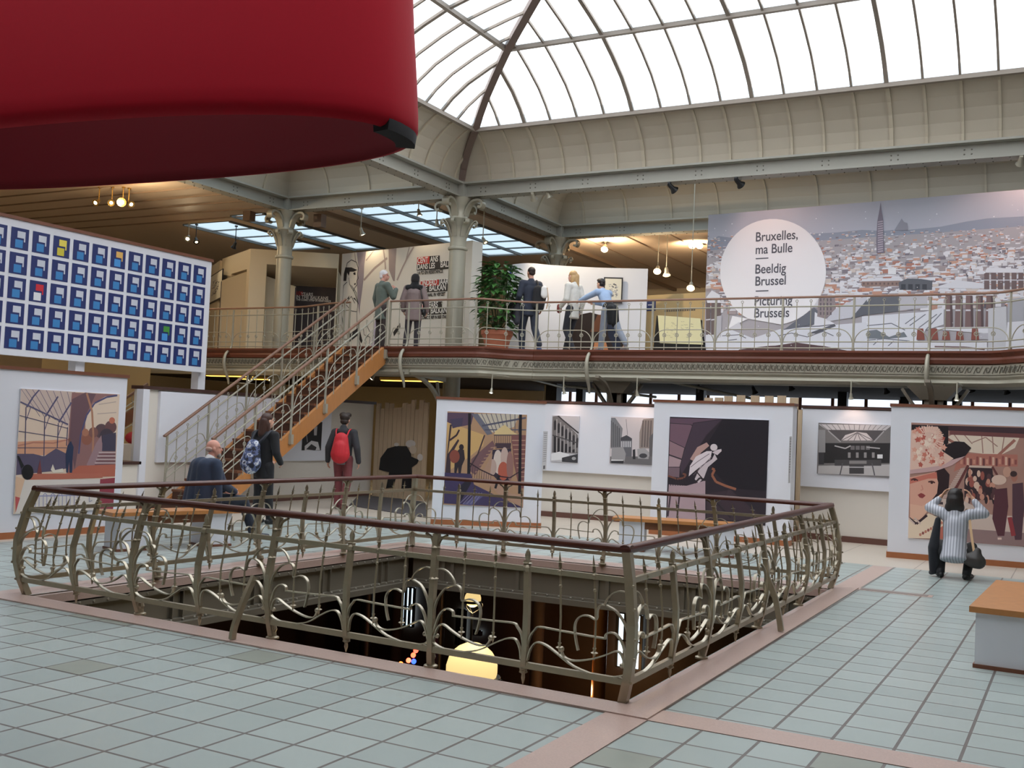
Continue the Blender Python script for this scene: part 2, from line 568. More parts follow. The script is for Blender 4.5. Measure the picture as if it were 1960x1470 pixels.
# cove + glazed roof over a bay ------------------------------------------------
COVE = [(0, 7.05), (.03, 7.22), (.10, 7.42), (.22, 7.62), (.40, 7.81), (.58, 7.95), (.74, 8.04)]
GLASS = [(.74, 8.04), (1.0, 8.30), (1.35, 8.56), (1.85, 8.82), (2.35, 9.04), (2.9, 9.2), (3.6, 9.38), (5.0, 9.72), (6.74, 10.05)]
glass_m = bpy.data.materials.new('frosted_roof_glass')
glass_m.use_nodes = True
_nt = glass_m.node_tree
for n_ in list(_nt.nodes):
    if n_.type == 'BSDF_PRINCIPLED': _nt.nodes.remove(n_)
_out = next(n_ for n_ in _nt.nodes if n_.type == 'OUTPUT_MATERIAL')
_tr, _tl, _mx = _nt.nodes.new('ShaderNodeBsdfTransparent'), _nt.nodes.new('ShaderNodeBsdfTranslucent'), _nt.nodes.new('ShaderNodeMixShader')
_tr.inputs[0].default_value = (1, 1, 1, 1)
_tl.inputs[0].default_value = (.95, .96, .97, 1)
_mx.inputs[0].default_value = .12
_nt.links.new(_tr.outputs[0], _mx.inputs[1]); _nt.links.new(_tl.outputs[0], _mx.inputs[2]); _nt.links.new(_mx.outputs[0], _out.inputs[0])
blue_glass = bpy.data.materials.new('blue_tinted_roof_glass')
blue_glass.use_nodes = True
_nt = blue_glass.node_tree
for n_ in list(_nt.nodes):
    if n_.type == 'BSDF_PRINCIPLED': _nt.nodes.remove(n_)
_out = next(n_ for n_ in _nt.nodes if n_.type == 'OUTPUT_MATERIAL')
_tr, _tl, _mx = _nt.nodes.new('ShaderNodeBsdfTransparent'), _nt.nodes.new('ShaderNodeBsdfTranslucent'), _nt.nodes.new('ShaderNodeMixShader')
_tr.inputs[0].default_value = (.50, .55, .58, 1)
_tl.inputs[0].default_value = (.5, .56, .6, 1)
_mx.inputs[0].default_value = .4
_nt.links.new(_tr.outputs[0], _mx.inputs[1]); _nt.links.new(_tl.outputs[0], _mx.inputs[2]); _nt.links.new(_mx.outputs[0], _out.inputs[0])
bar_m = mat('grey_glazing_bar', (150, 140, 130), .5, .1)
rib_m = mat('cove_rib', (190, 180, 160), .6)
hip_m = mat('brown_grey_hip_rafter', (118, 100, 92), .5)
def side_pts(x0, x1, y0, y1, side, d, u):
    """point on the ring at inset d; u in metres along the side from its centre"""
    if side == 'back': return V(((x0+x1)/2+u, y1-d, 0))
    if side == 'front': return V(((x0+x1)/2+u, y0+d, 0))
    if side == 'left': return V((x0+d, (y0+y1)/2+u, 0))
    return V((x1-d, (y0+y1)/2+u, 0))
def cove(x0, x1, y0, y1, step, sides, prof, label):
    m = MB()
    r = MB()
    for sd in sides:
        half = ((x1-x0) if sd in ('back', 'front') else (y1-y0))/2
        for (d0, z0), (d1, z1) in zip(prof, prof[1:]):
            q = [side_pts(x0, x1, y0, y1, sd, d0, -(half-d0)), side_pts(x0, x1, y0, y1, sd, d0, half-d0), side_pts(x0, x1, y0, y1, sd, d1, half-d1), side_pts(x0, x1, y0, y1, sd, d1, -(half-d1))]
            m.poly([q[0]+V((0, 0, z0)), q[1]+V((0, 0, z0)), q[2]+V((0, 0, z1)), q[3]+V((0, 0, z1))])
        n = int((half-.3)/step)
        for k in range(-n, n+1):
            u = k*step
            pts = [side_pts(x0, x1, y0, y1, sd, d+.02, u)+V((0, 0, z-.01)) for d, z in prof if abs(u) <= half-d]
            if len(pts) > 1:
                tdir = V((1, 0, 0)) if sd in ('back', 'front') else V((0, 1, 0))
                r.flat(pts, tdir, .07 if k % 4 == 0 and step < 1 else .045, .035)
    c = struct('ceiling', m, cove_m, True, label=label)
    obj('cove_rib', r, rib_m, c)
    return c
def curb(x0, x1, y0, y1, sides, z, label):
    m = MB()
    for sd in sides:
        half = ((x1-x0) if sd in ('back', 'front') else (y1-y0))/2
        m.bar(side_pts(x0, x1, y0, y1, sd, .22, -half+.2)+V((0, 0, z)), side_pts(x0, x1, y0, y1, sd, .22, half-.2)+V((0, 0, z)), .05, .1)
    struct('trim_4', m, beam_m, label=label)
ALL4 = ('back', 'front', 'left', 'right')
cove(XA, XB, YF, YB_, .6, ALL4, COVE, 'cream coved ceiling below the big skylight')
# nave skylight: panes, bars, purlins, hips
def prof_z(d, prof=GLASS):
    for (d0, z0), (d1, z1) in zip(prof, prof[1:]):
        if d <= d1: return z0+(z1-z0)*(d-d0)/(d1-d0)
    return prof[-1][1]
pane, bars = MB(), MB()
for sd in ALL4:
    half = ((XB-XA) if sd in ('back', 'front') else (YB_-YF))/2
    for (d0, z0), (d1, z1) in zip(GLASS, GLASS[1:]):
        q = [side_pts(XA, XB, YF, YB_, sd, d0, -(half-d0)), side_pts(XA, XB, YF, YB_, sd, d0, half-d0), side_pts(XA, XB, YF, YB_, sd, d1, half-d1), side_pts(XA, XB, YF, YB_, sd, d1, -(half-d1))]
        pane.poly([q[0]+V((0, 0, z0)), q[1]+V((0, 0, z0)), q[2]+V((0, 0, z1)), q[3]+V((0, 0, z1))])
    tdir = V((1, 0, 0)) if sd in ('back', 'front') else V((0, 1, 0))
    n = int((half-.8)/.6)
    for k in range(-n, n+1):
        u = k*.6
        lim = half-abs(u)
        ds = [d for d, z in GLASS if d < lim-.02]
        if len(ds) < 1: continue
        if ds[-1] < min(lim, GLASS[-1][0])-.05: ds.append(min(lim, GLASS[-1][0]))
        pts = [side_pts(XA, XB, YF, YB_, sd, d, u)+V((0, 0, prof_z(d)-.03)) for d in ds]
        if len(pts) > 1: bars.flat(pts, tdir, .075 if k % 4 == 0 else .04, .05)
    for d, wd in ((.74, .10), (2.35, .09), (4.6, .09)):
        a, b = side_pts(XA, XB, YF, YB_, sd, d, -(half-d)), side_pts(XA, XB, YF, YB_, sd, d, half-d)
        bars.bar(a+V((0, 0, prof_z(d)-.04)), b+V((0, 0, prof_z(d)-.04)), wd, .08)
dirt = MB()
for sd in ALL4:
    half = ((XB-XA) if sd in ('back', 'front') else (YB_-YF))/2
    for d0, d1 in ((.76, .9), (2.38, 2.5)):
        z0, z1 = prof_z(d0)-.012, prof_z(d1)-.012
        q = [side_pts(XA, XB, YF, YB_, sd, d0, -(half-d0)), side_pts(XA, XB, YF, YB_, sd, d0, half-d0), side_pts(XA, XB, YF, YB_, sd, d1, half-d1), side_pts(XA, XB, YF, YB_, sd, d1, -(half-d1))]
        dirt.poly([q[0]+V((0, 0, z0)), q[1]+V((0, 0, z0)), q[2]+V((0, 0, z1)), q[3]+V((0, 0, z1))])
sky = struct('window_5', pane, glass_m, True, label='big curved white glass skylight')
obj('glazing_bar', bars, bar_m, sky)
obj('grimy_glass_edge', dirt, blue_glass, sky)
m = MB()
for sx, sy in ((1, -1), (-1, -1), (1, 1), (-1, 1)):
    cx, cy = (XA if sx > 0 else XB), (YB_ if sy < 0 else YF)
    m.flat([V((cx+sx*d, cy+sy*d, z-.05)) for d, z in COVE+GLASS[1:]], V((-sy, sx, 0)).normalized(), .15, .12)
obj('hip_rafter', m, hip_m, sky)
# left bay and back bay: low coves with flat frosted glass
LOW = [(0, 7.05), (.03, 7.22), (.10, 7.42), (.22, 7.62), (.42, 7.78), (.62, 7.84)]
def lowbay(x0, x1, y0, y1, step, label, k):
    cove(x0, x1, y0, y1, step, ALL4, LOW, label)
    d = .62
    m = MB().poly([(x0+d, y0+d, 7.84), (x1-d, y0+d, 7.84), (x1-d, y1-d, 7.84), (x0+d, y1-d, 7.84)])
    s = struct('window_%d' % k, m, blue_glass, label='flat frosted roof light')
    m = MB()
    nx, ny = int((x1-x0-2*d)/.9), int((y1-y0-2*d)/1.2)
    for i in range(nx+1):
        x = x0+d+(x1-x0-2*d)*i/nx
        m.box(x-.02, x+.02, y0+d, y1-d, 7.79, 7.84)
    for i in range(ny+1):
        y = y0+d+(y1-y0-2*d)*i/ny
        m.box(x0+d, x1-d, y-.02, y+.02, 7.79, 7.84)
    obj('glazing_bar', m, bar_m, s)
lowbay(XL, XA, YF, YB_, 1.2, 'cream coved ceiling of the left bay', 6)
lowbay(XA, XB, YB_, YK, 1.2, 'cream coved ceiling of the back bay', 7)
m = MB()
for (x, y, h) in ((XA, YB_, 1), (XL, YB_, 1), (XA, YK, 1)):
    m.box(x-.2, x+.2, y-.2, y+.2, BZ-.02, BT+.02)
struct('beam', m, beam_m, label='grey steel plates where the roof beams cross')
# flat aisle ceilings with roof light strips
CZ = 6.9
def ceil_piece(x0, x1, y0, y1):
    return MB().box(x0, x1, y0, y1, CZ, CZ+.06)
SX0, SX1, SY0, SY1 = -16.15, -13.85, 20.6, 28.0    # bluish glass strip behind the columns
m = MB()
rects = [(XL, SX0, 20.1, SY1), (SX1, XA-.05, 20.1, SY1), (SX0, SX1, 20.1, SY0), (XL, XA-.05, SY1, Y1),
         (XA-.05, XB, YK+.05, Y1), (XB, X1, Y0, Y1), (XL, XB, Y0, YF), (X0, -22.0, Y0, Y1), (-22.0, -20.3, Y0, 21.2), (-22.0, -20.3, 25.5, Y1), (-20.3, -19.7, Y0, Y1), (-19.7, -18.6, Y0, 20.6), (-19.7, -18.6, 26.0, Y1), (-18.6, XL, Y0, Y1)]
for r_ in rects:
    m.box(r_[0], r_[1], r_[2], r_[3], CZ, CZ+.06)
cl = struct('ceiling', m, ceil_m, label='beige boarded aisle ceiling')
m = MB()
for k in range(34):
    y = -4+k*.75
    m.box(X0, XL-.25, y, y+.03, CZ-.03, CZ)
for k in range(11):
    x = XA+.3+k*1.22
    m.box(x, x+.03, YK+.3, Y1, CZ-.02, CZ)
for x in (-16.9, -13.0):
    m.box(x, x+.12, 20.2, Y1, CZ-.1, CZ)
obj('ceiling_batten', m, mat('brown_ceiling_batten', (140, 118, 98), .6), cl)
def strip(x0, x1, y0, y1, k, nx, ny):
    s = struct('window_%d' % k, MB().box(x0, x1, y0, y1, CZ+.02, CZ+.03), blue_glass, label='bluish glass roof light strip')
    m = MB()
    for i in range(nx+1):
        x = x0+(x1-x0)*i/nx
        m.box(x-.03, x+.03, y0, y1, CZ-.05, CZ+.02)
    for i in range(ny+1):
        y = y0+(y1-y0)*i/ny
        m.box(x0, x1, y-.012, y+.012, CZ-.02, CZ+.02)
    obj('glazing_bar', m, mat('dark_glazing_bar', (104, 108, 108), .5), s)
strip(SX0, SX1, SY0, SY1, 8, 2, 7)
strip(-19.7, -18.6, 20.6, 26, 9, 1, 5)
strip(-22.0, -20.3, 21.2, 25.5, 10, 1, 4)
# outer walls
m = MB().slab((X0, Y0), (X0, Y1), .2, GZ, 7)
struct('wall_left', m, cream, label='cream outer wall on the left')
m = MB().slab((X1, Y0), (X1, Y1), .2, GZ, 7)
struct('wall_right', m, cream, label='cream outer wall on the right')
m = MB().slab((X0, Y0), (X1, Y0), .2, GZ, 7)
struct('wall_front', m, cream, label='cream outer wall behind the viewer')
m = MB().slab((X0, Y1), (X1, Y1), .2, 3.0, 7)
struct('wall_back', m, cream, label='cream back wall of the upper floor')
YW = 29.0
m = MB()
m.slab((X0, YW), (X1, YW), .2, GZ, 1.2)
m.slab((X0, YW), (-14.5, YW), .2, 1.2, 2.83)
struct('wall_back', m, cream, label='back wall under the balcony')
m = MB()
m.slab((-14.5, YW+.06), (X1, YW+.06), .02, 1.2, 2.83)
wb = struct('window_11', m, mat('daylight_street_window', (214, 226, 238), .3, emit=.6, ecol=(214, 226, 240)), label='bright window band under the balcony')
m = MB()
for k in range(27):
    x = -14.5+k*.86
    m.box(x-.04, x+.04, YW-.06, YW, 1.2, 2.83)
obj('window_post', m, cap_wood, wb)
# ================================================================== balcony
EDGE = spline([(-26.5, 18.95, 0), (-20, 18.95, 0), (-17, 18.92, 0), (-15.8, 18.86, 0), (-15.1, 18.6, 0), (-14.5, 18.36, 0), (-13.9, 18.28, 0), (-12.9, 18.25, 0), (-11.8, 18.2, 0), (-10.8, 18.14, 0), (-10.5, 18.22, 0), (-10.2, 18.62, 0), (-9.8, 18.84, 0), (-9.3, 18.9, 0), (-6, 18.88, 0), (-3, 18.86, 0), (-1.6, 18.84, 0), (-1.2, 18.72, 0), (-.85, 18.35, 0), (-.4, 18.15, 0), (.5, 18.1, 0), (8.8, 18.1, 0)], 5)
def edge_y(x):
    for a, b in zip(EDGE, EDGE[1:]):
        if a.x <= x <= b.x:
            return a.y+(b.y-a.y)*(x-a.x)/max(1e-6, b.x-a.x)
    return EDGE[-1].y
def edge_pts(x0, x1, n):
    return [V((x0+(x1-x0)*i/n, edge_y(x0+(x1-x0)*i/n), 0)) for i in range(n+1)]
Z = lambda z: V((0, 0, z))
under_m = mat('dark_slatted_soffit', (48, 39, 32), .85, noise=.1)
m = MB()
for a, b in zip(EDGE, EDGE[1:]):
    y2 = 35.8
    m.poly([a+Z(UP), b+Z(UP), V((b.x, y2, UP)), V((a.x, y2, UP))])
    m.poly([V((a.x, y2, 2.86)), V((b.x, y2, 2.86)), b+V((0, .3, 2.86)), a+V((0, .3, 2.86))])
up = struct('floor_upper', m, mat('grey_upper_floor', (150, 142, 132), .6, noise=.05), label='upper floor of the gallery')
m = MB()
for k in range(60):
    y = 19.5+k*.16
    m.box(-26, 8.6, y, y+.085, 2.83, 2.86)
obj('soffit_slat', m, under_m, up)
FAS = [(0.02, 3.04), (-.03, 3.06), (-.05, 3.12), (-.03, 3.16), (-.06, 3.2), (-.09, 3.23), (-.09, 3.265), (.1, 3.265), (.1, 3.04)]
def fascia(sec, z_is_abs=True):
    m = MB()
    k = len(sec)
    n = len(EDGE)
    vs = []
    for i, p in enumerate(EDGE):
        t = (EDGE[min(i+1, n-1)]-EDGE[max(i-1, 0)]).normalized()
        q = V((-t.y, t.x, 0))
        vs += [p+q*(u)+Z(z) for u, z in sec]
    fs = [(i*k+a, i*k+(a+1) % k, i*k+k+(a+1) % k, i*k+k+a) for i in range(n-1) for a in range(k)]
    return m.raw(vs, fs)
struct('trim_5', fascia(FAS), fascia_wood, label='mahogany edge board of the balcony')
fr = struct('trim_6', fascia([(.03, 2.87), (.0, 2.88), (.0, 3.04), (.1, 3.04), (.1, 2.87)]), iron_pale, label='pale grey cast frieze under the balcony edge')
m = MB()
acc = 0
pts = []
for a, b in zip(EDGE, EDGE[1:]):
    d = (b-a).length
    k = max(1, int(d/.05))
    pts += [a.lerp(b, i/k) for i in range(k)]
out = MB()
for i in range(0, len(pts)-2, 2):
    a, b = pts[i], pts[i+2]
    t = (b-a).normalized()
    q = V((t.y, -t.x, 0))
    c = a.lerp(b, .5)
    out.tube([c+t*(.03*math.cos(j))+q*.006+Z(2.96+.045*math.sin(j)) for j in (0, 1.05, 2.1, 3.14, 4.2, 5.25)], .008, 4, True)
    out.flat([c+t*-.07+q*.008+Z(2.9), c+t*-.03+q*.012+Z(3.0), c+t*.01+q*.012+Z(2.92), c+t*.06+q*.008+Z(3.02)], q, .012, .012)
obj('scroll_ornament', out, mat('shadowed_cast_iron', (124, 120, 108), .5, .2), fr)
struct('trim_7', fascia([(.3, 2.66), (.08, 2.68), (.02, 2.74), (.06, 2.8), (.02, 2.84), (.02, 2.87), (.4, 2.87), (.4, 2.66)]), iron_pale, label='pale grey moulded beam below the frieze')

# balcony railing --------------------------------------------------------------
def rail_run(t, xs, heavy, nbal, zf=UP):
    """posts at xs; parts hang under thing t"""
    IN = .06
    def P(x, z, off=IN):
        e = .05
        tt = V((2*e, edge_y(x+e)-edge_y(x-e), 0)).normalized()
        return V((x, edge_y(x), 0))+V((-tt.y, tt.x, 0))*off+Z(zf+z)
    x0, x1 = xs[0], xs[-1]
    n = max(8, int((x1-x0)*6))
    line = lambda z: [P(x0+(x1-x0)*i/n, z) for i in range(n+1)]
    obj('handrail', MB().sweep(line(.965), [(a*.75, b*.75) for a, b in HAND]), rail_light, t, True)
    for z, r in ((.8, .013), (.17, .011), (.06, .011)):
        obj('rail_bar', MB().tube(line(z), r, 6), iron_pale, t, True)
    for x in xs:
        if x in heavy:
            q = spline([P(x, .93), P(x, .5), P(x, .2), P(x, .02, .02), P(x, -.14, -.13), P(x, -.34, -.17), P(x, -.52, -.12), P(x, -.7, -.02), P(x, -.84, .02)], 5)
            k = len(q)
            obj('bracket_post', MB().tube(q, [.022+.02*math.sin(PI*min(1, max(0, (i/k-.35)/.6))) for i in range(k)], 8), iron_pale, t, True)
        else:
            m = MB().bar(P(x, 0), P(x, .95), .034, .034, (0, 1, 0))
            m.tube([P(x, 0), P(x, .06)], .03, 8)
            obj('post', m, iron_pale, t)
    for (a, b), nb in zip(zip(xs, xs[1:]), nbal):
        bl = [a+(b-a)*(i+1)/(nb+1) for i in range(nb)]
        for x in bl:
            m = MB().tube([P(x, .02), P(x, .875)], .0085, 6)
            for zc, rr, tr in ((.9, .022, .006), (.3, .034, .009)):
                c = P(x, zc)
                ring = []
                e = P(x+.02, zc)-P(x-.02, zc)
                e.normalize()
                for j in range(8):
                    ring.append(c+e*rr*math.cos(2*PI*j/8)+Z(rr*math.sin(2*PI*j/8)))
                m.tube(ring, tr, 5, True)
            m.ball(P(x, .3), .016, 6)
            obj('baluster', m, iron_pale, t, True)
        w_ = b-a
        arc = spline([P(a+.02, .17), P(a+.05, .27), P(a+.05+w_*.07, .36), P(a+w_*.2, .4)], 4)+[P(a+w_*.5, .4)]+spline([P(b-w_*.2, .4), P(b-.05-w_*.07, .36), P(b-.05, .27), P(b-.02, .17)], 4)
        obj('arch_bar', MB().tube(arc, .009, 5), iron_pale, t, True)
t = thing('balcony_railing', 'pale iron balcony railing with wooden handrail right of the staircase', 'railing', (-8, 18.9, UP))
rail_run(t, [-12.88, -12.4, -10.72, -9.72, -8.5, -7.26, -6.02, -4.78, -3.54, -2.3, -1.1, -.2], {-12.4, -8.5, -2.3}, [1, 5, 3, 4, 4, 4, 4, 4, 4, 4, 3])
t = thing('balcony_railing', 'pale iron balcony railing left of the staircase, behind the tiled board', 'railing', (-17, 18.95, UP))
rail_run(t, [-20.4, -19.1, -17.9, -16.4, -15.1, -13.97], {-17.9}, [5, 5, 5, 5, 4])

# ================================================================== staircase
st = thing('staircase', 'wooden staircase with honey wood stringers and iron railings up to the balcony', 'staircase', (-13.42, 15.6, 0))
SL, SYT, SZT = .63, 18.24, 3.24
zline = lambda y: SZT-(SYT-y)*SL
yb = SYT-SZT/SL
for x in (-12.93, -13.95):
    pts = [(yb+.02, 0), (yb+.5, 0), (SYT, SZT-.34), (SYT, SZT+.0), (SYT-.05, SZT+.02)]
    obj('stringer', MB().prism([V((x-.035, y, z)) for y, z in pts], (.07, 0, 0)), orange_wood, st)
NS = 18
for k in range(NS-1):
    z = SZT*(k+1)/NS
    y = yb+.1+(SYT-yb)*(k)/NS
    obj('tread', MB().box(-13.915, -12.965, y, y+.32, z-.04, z), tread_wood, st)
m = MB()
for k in range(NS):
    z = SZT*(k)/NS
    y = yb+.12+(SYT-yb)*k/NS
    m.box(-13.91, -12.97, y, y+.018, z, z+SZT/NS-.04)
obj('riser', m, mat('dark_stair_riser', (84, 52, 36), .5), st)
for x, xo in ((-12.88, 1), (-14.0, -1)):
    y0, y1 = 13.38, 18.22
    hz = lambda y: 1.29+(y-13.36)*.615
    hl = [V((x, y0-.05, hz(y0)-.03)), V((x, y0, hz(y0)))]+[V((x, y0+(y1-y0)*i/8, hz(y0+(y1-y0)*i/8))) for i in range(1, 9)]
    obj('handrail', MB().sweep(hl, [(a*.8, b*.8) for a, b in HAND]), rail_light, st, True)
    for dz, r in ((-.2, .016), (-.66, .011), (-.78, .011)):
        obj('rail_bar', MB().tube([V((x, y0, hz(y0)+dz)), V((x, y1, hz(y1)+dz))], r, 6), iron_pale, st, True)
    for i in range(6):
        y = y0+.02+(y1-y0-.04)*i/5
        m = MB().bar((x, y, max(0, zline(y)-.22)), (x, y, hz(y)-.02), .03, .03, (0, 1, 0))
        m.box(x-.05 if xo < 0 else x-.03, x+.03 if xo < 0 else x+.05, y-.035, y+.035, zline(y)-.2, zline(y)-.02)
        obj('post', m, iron_pale, st)
    for i in range(20):
        if i % 4 == 0: continue
        y = y0+(y1-y0)*i/20
        m = MB().tube([V((x, y, zline(y)+.02)), V((x, y, hz(y)-.14))], .0085, 6)
        for zc, rr in ((hz(y)-.115, .022), (hz(y)-.55, .034)):
            m.tube([V((x, y+rr*math.cos(2*PI*j/8), zc+rr*math.sin(2*PI*j/8))) for j in range(8)], .007, 5, True)
        obj('baluster', m, iron_pale, st, True)
    for i in range(5):
        a, b = y0+(y1-y0)*i/5, y0+(y1-y0)*(i+1)/5
        q = [V((x, a+.03, hz(a)-.7)), V((x, a+.12, hz(a+.12)-.5)), V((x, a+.3, hz(a+.3)-.42)), V((x, b-.3, hz(b-.3)-.42)), V((x, b-.12, hz(b-.12)-.5)), V((x, b-.03, hz(b-.03)-.68))]
        obj('arch_bar', MB().tube(spline(q, 4), .009, 5), iron_pale, st, True)

# ================================================================== columns
def roof_column(x, y, label, zt=BZ):
    t = thing('column', label, 'column', (x, y, 0))
    obj('shaft', MB().lathe([(.26, 0), (.26, .3), (.2, .4), (.19, 2.8), (.19, 3.3), (.185, zt-1.1)], (x, y, 0), 20), iron_pale, t, True)
    obj('collar', MB().lathe([(.185, zt-1.16), (.215, zt-1.15), (.225, zt-1.12), (.215, zt-1.09), (.185, zt-1.08)], (x, y, 0), 20), iron_pale, t, True)
    m = MB().lathe([(.185, zt-1.08), (.18, zt-.95), (.2, zt-.8), (.23, zt-.62), (.3, zt-.5), (.32, zt-.47), (.2, zt-.46), (.2, zt-.42), (.17, zt-.34), (.2, zt-.18), (.3, zt-.06), (.32, zt)], (x, y, 0), 20)
    obj('capital', m, iron_pale, t, True)
    for k in range(8):
        a = 2*PI*k/8+.2
        r_ = lambda r, z: V((x+r*math.cos(a), y+r*math.sin(a), zt+z))
        n = V((-math.sin(a), math.cos(a), 0))
        q = spline([r_(.19, -.86), r_(.25, -.68), r_(.33, -.55), r_(.4, -.5), r_(.43, -.56), r_(.39, -.6), r_(.36, -.57)], 4)
        obj('acanthus_leaf', MB().flat(q, n, .1 if k % 2 else .07, .02), iron_pale, t, True)
    for k in range(4):
        a = PI/2*k
        r_ = lambda r, z: V((x+r*math.cos(a), y+r*math.sin(a), zt+z))
        n = V((-math.sin(a), math.cos(a), 0))
        q = spline([r_(.17, -.4), r_(.24, -.2), r_(.36, -.08), r_(.52, -.06), r_(.6, -.13), r_(.57, -.22), r_(.5, -.2)], 5)
        obj('volute_bracket', MB().flat(q, n, .16, .05), iron_pale, t, True)
    return t
roof_column(XA, YB_, 'grey cast iron column with leafy capital, nearest the big potted plant')
roof_column(XL, YB_, 'grey cast iron column with leafy capital behind the stair rail on the left')
roof_column(XA, YK, 'farther grey iron column with leafy capital behind the blonde woman')
def under_column(x, y, label):
    t = thing('column', label, 'column', (x, y, 0))
    m = MB().box(x-.15, x+.15, y-.15, y+.15, 0, 2.7)
    for s in (-1, 1):
        m.box(x-.19, x-.15, y-.06, y+.06, 0, 2.5)
        m.box(x+.15, x+.19, y-.06, y+.06, 0, 2.5)
        m.box(x-.06, x+.06, y-.19, y-.15, 0, 2.5)
    obj('shaft', m, mat('grey_iron_pillar', (118, 110, 96), .5, .2), t)
    obj('capital', MB().hexa([(x-.2, y-.2, 2.45), (x+.2, y-.2, 2.45), (x+.2, y+.2, 2.45), (x-.2, y+.2, 2.45), (x-.42, y-.3, 2.68), (x+.42, y-.3, 2.68), (x+.42, y+.3, 2.68), (x-.42, y+.3, 2.68)]), mat('grey_iron_pillar', (0, 0, 0)), t)
    for s in (-1, 1):
        q = spline([V((x+s*.17, y, 1.95)), V((x+s*.22, y, 2.2)), V((x+s*.36, y, 2.4)), V((x+s*.52, y, 2.64))], 4)
        obj('bracket_arm', MB().flat(q, (0, 1, 0), .1, .05), mat('grey_iron_pillar', (0, 0, 0)), t, True)
    q = spline([V((x, y-.17, 1.9)), V((x, y-.3, 2.3)), V((x, y-.6, 2.6)), V((x, y-1.0, 2.72))], 4)
    obj('bracket_arm', MB().flat(q, (1, 0, 0), .08, .05), mat('grey_iron_pillar', (0, 0, 0)), t, True)
under_column(-8.12, 19.4, 'grey forked iron pillar under the balcony behind the tram photo')
under_column(-2.2, 19.0, 'grey forked iron pillar under the balcony at the right, left of the largest poster')
# swept brackets that carry the landing from the main column
t = thing('balcony_bracket', 'curved iron bracket from the column to the balcony edge above the plank wall', 'bracket', (XA, 19.8, 2.4))
q = spline([V((XA, 18.25, 2.72)), V((XA, 18.7, 2.66)), V((XA, 19.2, 2.45)), V((XA, 19.52, 2.15)), V((XA, 19.66, 1.75))], 5)
obj('curved_arm', MB().flat(q, (1, 0, 0), .09, .06), iron_pale, t, True)
obj('top_arm', MB().bar((XA, 18.2, 2.74), (XA, 19.7, 2.66), .09, .1), iron_pale, t)
obj('tie_bar', MB().bar((XA, 19.4, 2.6), (XA, 19.62, 1.8), .05, .05), iron_pale, t)
for k, (px, yy, w_, lab) in enumerate(((1060, 24, .3, 'dark square post under the balcony above the narrow photo of arches'), (1112, 26, .2, 'thin dark post under the balcony left of the forked pillar'), (1342, 25, .2, 'thin dark post under the balcony above the angel poster'), (1614, 25, .2, 'thin dark post under the balcony above the hall photo'), (1733, 27, .2, 'thin dark post under the balcony left of the right forked pillar'), (1833, 25.5, .2, 'thin dark post under the balcony above the hat poster'))):
    p = ony(px, 750, yy)
    obj('post', MB().box(p.x-w_/2, p.x+w_/2, yy-w_/2, yy+w_/2, 0, 2.83), black, None, label=lab, cat='post')
# slim pipes below the ceiling
for k, (a, b, lab) in enumerate((((940, 707), (1080, 742), 'slim grey ceiling pipe left of the forked pillar'), ((1080, 738), (1255, 760), 'slim grey ceiling pipe passing behind the forked pillar'), ((1215, 717), (1440, 763), 'slim grey ceiling pipe right of the forked pillar'))):
    p, q = ony(a[0], a[1], 19.6), ony(b[0], b[1], 23.5)
    obj('ceiling_pipe', MB().tube([p, q], .03, 8), iron_pale, None, True, label=lab, cat='pipe')

# ================================================================== railing round the opening
wr = thing('well_railing', 'bronze art nouveau railing with dark wooden handrail around the floor opening', 'railing', (-5.3, 9.4, 0))
def off(z):
    for (z0, o0), (z1, o1) in zip([(0, .0), (.15, .045), (.32, .075), (.5, .075), (.77, .03), (1.0, -.03)], [(.15, .045), (.32, .075), (.5, .075), (.77, .03), (1.0, -.03), (2, -.03)]):
        if z <= z1: return o0+(o1-o0)*(z-z0)/(z1-z0)
    return -.03
CEN = V((-5.36, 9.4, 0))
def side_fn(a, b):
    t = (b-a).normalized()
    n = V((t.y, -t.x, 0))
    if n.dot(a-CEN) < 0: n = -n
    L = (b-a).length
    # the corner bevel: ends are pushed outward along t too so neighbouring sides meet
    def P(u, z, ex=0.0):
        o = off(z)
        k = (u/L*2-1)
        return a+t*(u+o*k)+n*(o+ex)+Z(z)
    return P, t, n, L
hr_pts = []
for i in range(4):
    d = (WC[i]-CEN); d.z = 0
    s = V((math.copysign(1, d.x), math.copysign(1, d.y), 0))
    hr_pts.append(WC[i]+s*off(.97)+Z(.955))
for i in range(4):
    a, b = hr_pts[i], hr_pts[(i+1) % 4]
    e = (b-a).normalized()*.035
    obj('handrail', MB().sweep([a-e, b+e], HAND), handrail_m, wr, True)
SCR = {
 'arch': [(.013, .694), (.07, .70), (.12, .68), (.16, .64), (.18, .60)],
 'stem': [(.015, .34), (.022, .43), (.047, .505), (.10, .575), (.165, .603)],
 'curl': [(.17, .605), (.205, .60), (.228, .565), (.236, .51), (.285, .525), (.335, .52), (.37, .49), (.382, .44), (.37, .36), (.352, .30)],
 'hook': [(.02, .26), (.04, .33), (.065, .395), (.105, .437), (.145, .44), (.17, .425), (.172, .40)],
 'lash': [(.168, .40), (.30, .402), (.50, .408), (.63, .412), (.66, .39), (.692, .345), (.71, .27)],
 'wave': [(.02, .20), (.045, .285), (.075, .328), (.11, .328), (.17, .295), (.26, .255), (.37, .228), (.44, .24), (.467, .285)],
 'trough': [(.045, .245), (.022, .235), (.02, .205), (.045, .18), (.115, .16), (.22, .157), (.37, .19), (.48, .25), (.57, .298), (.635, .312), (.667, .29), (.69, .24), (.70, .18)]}
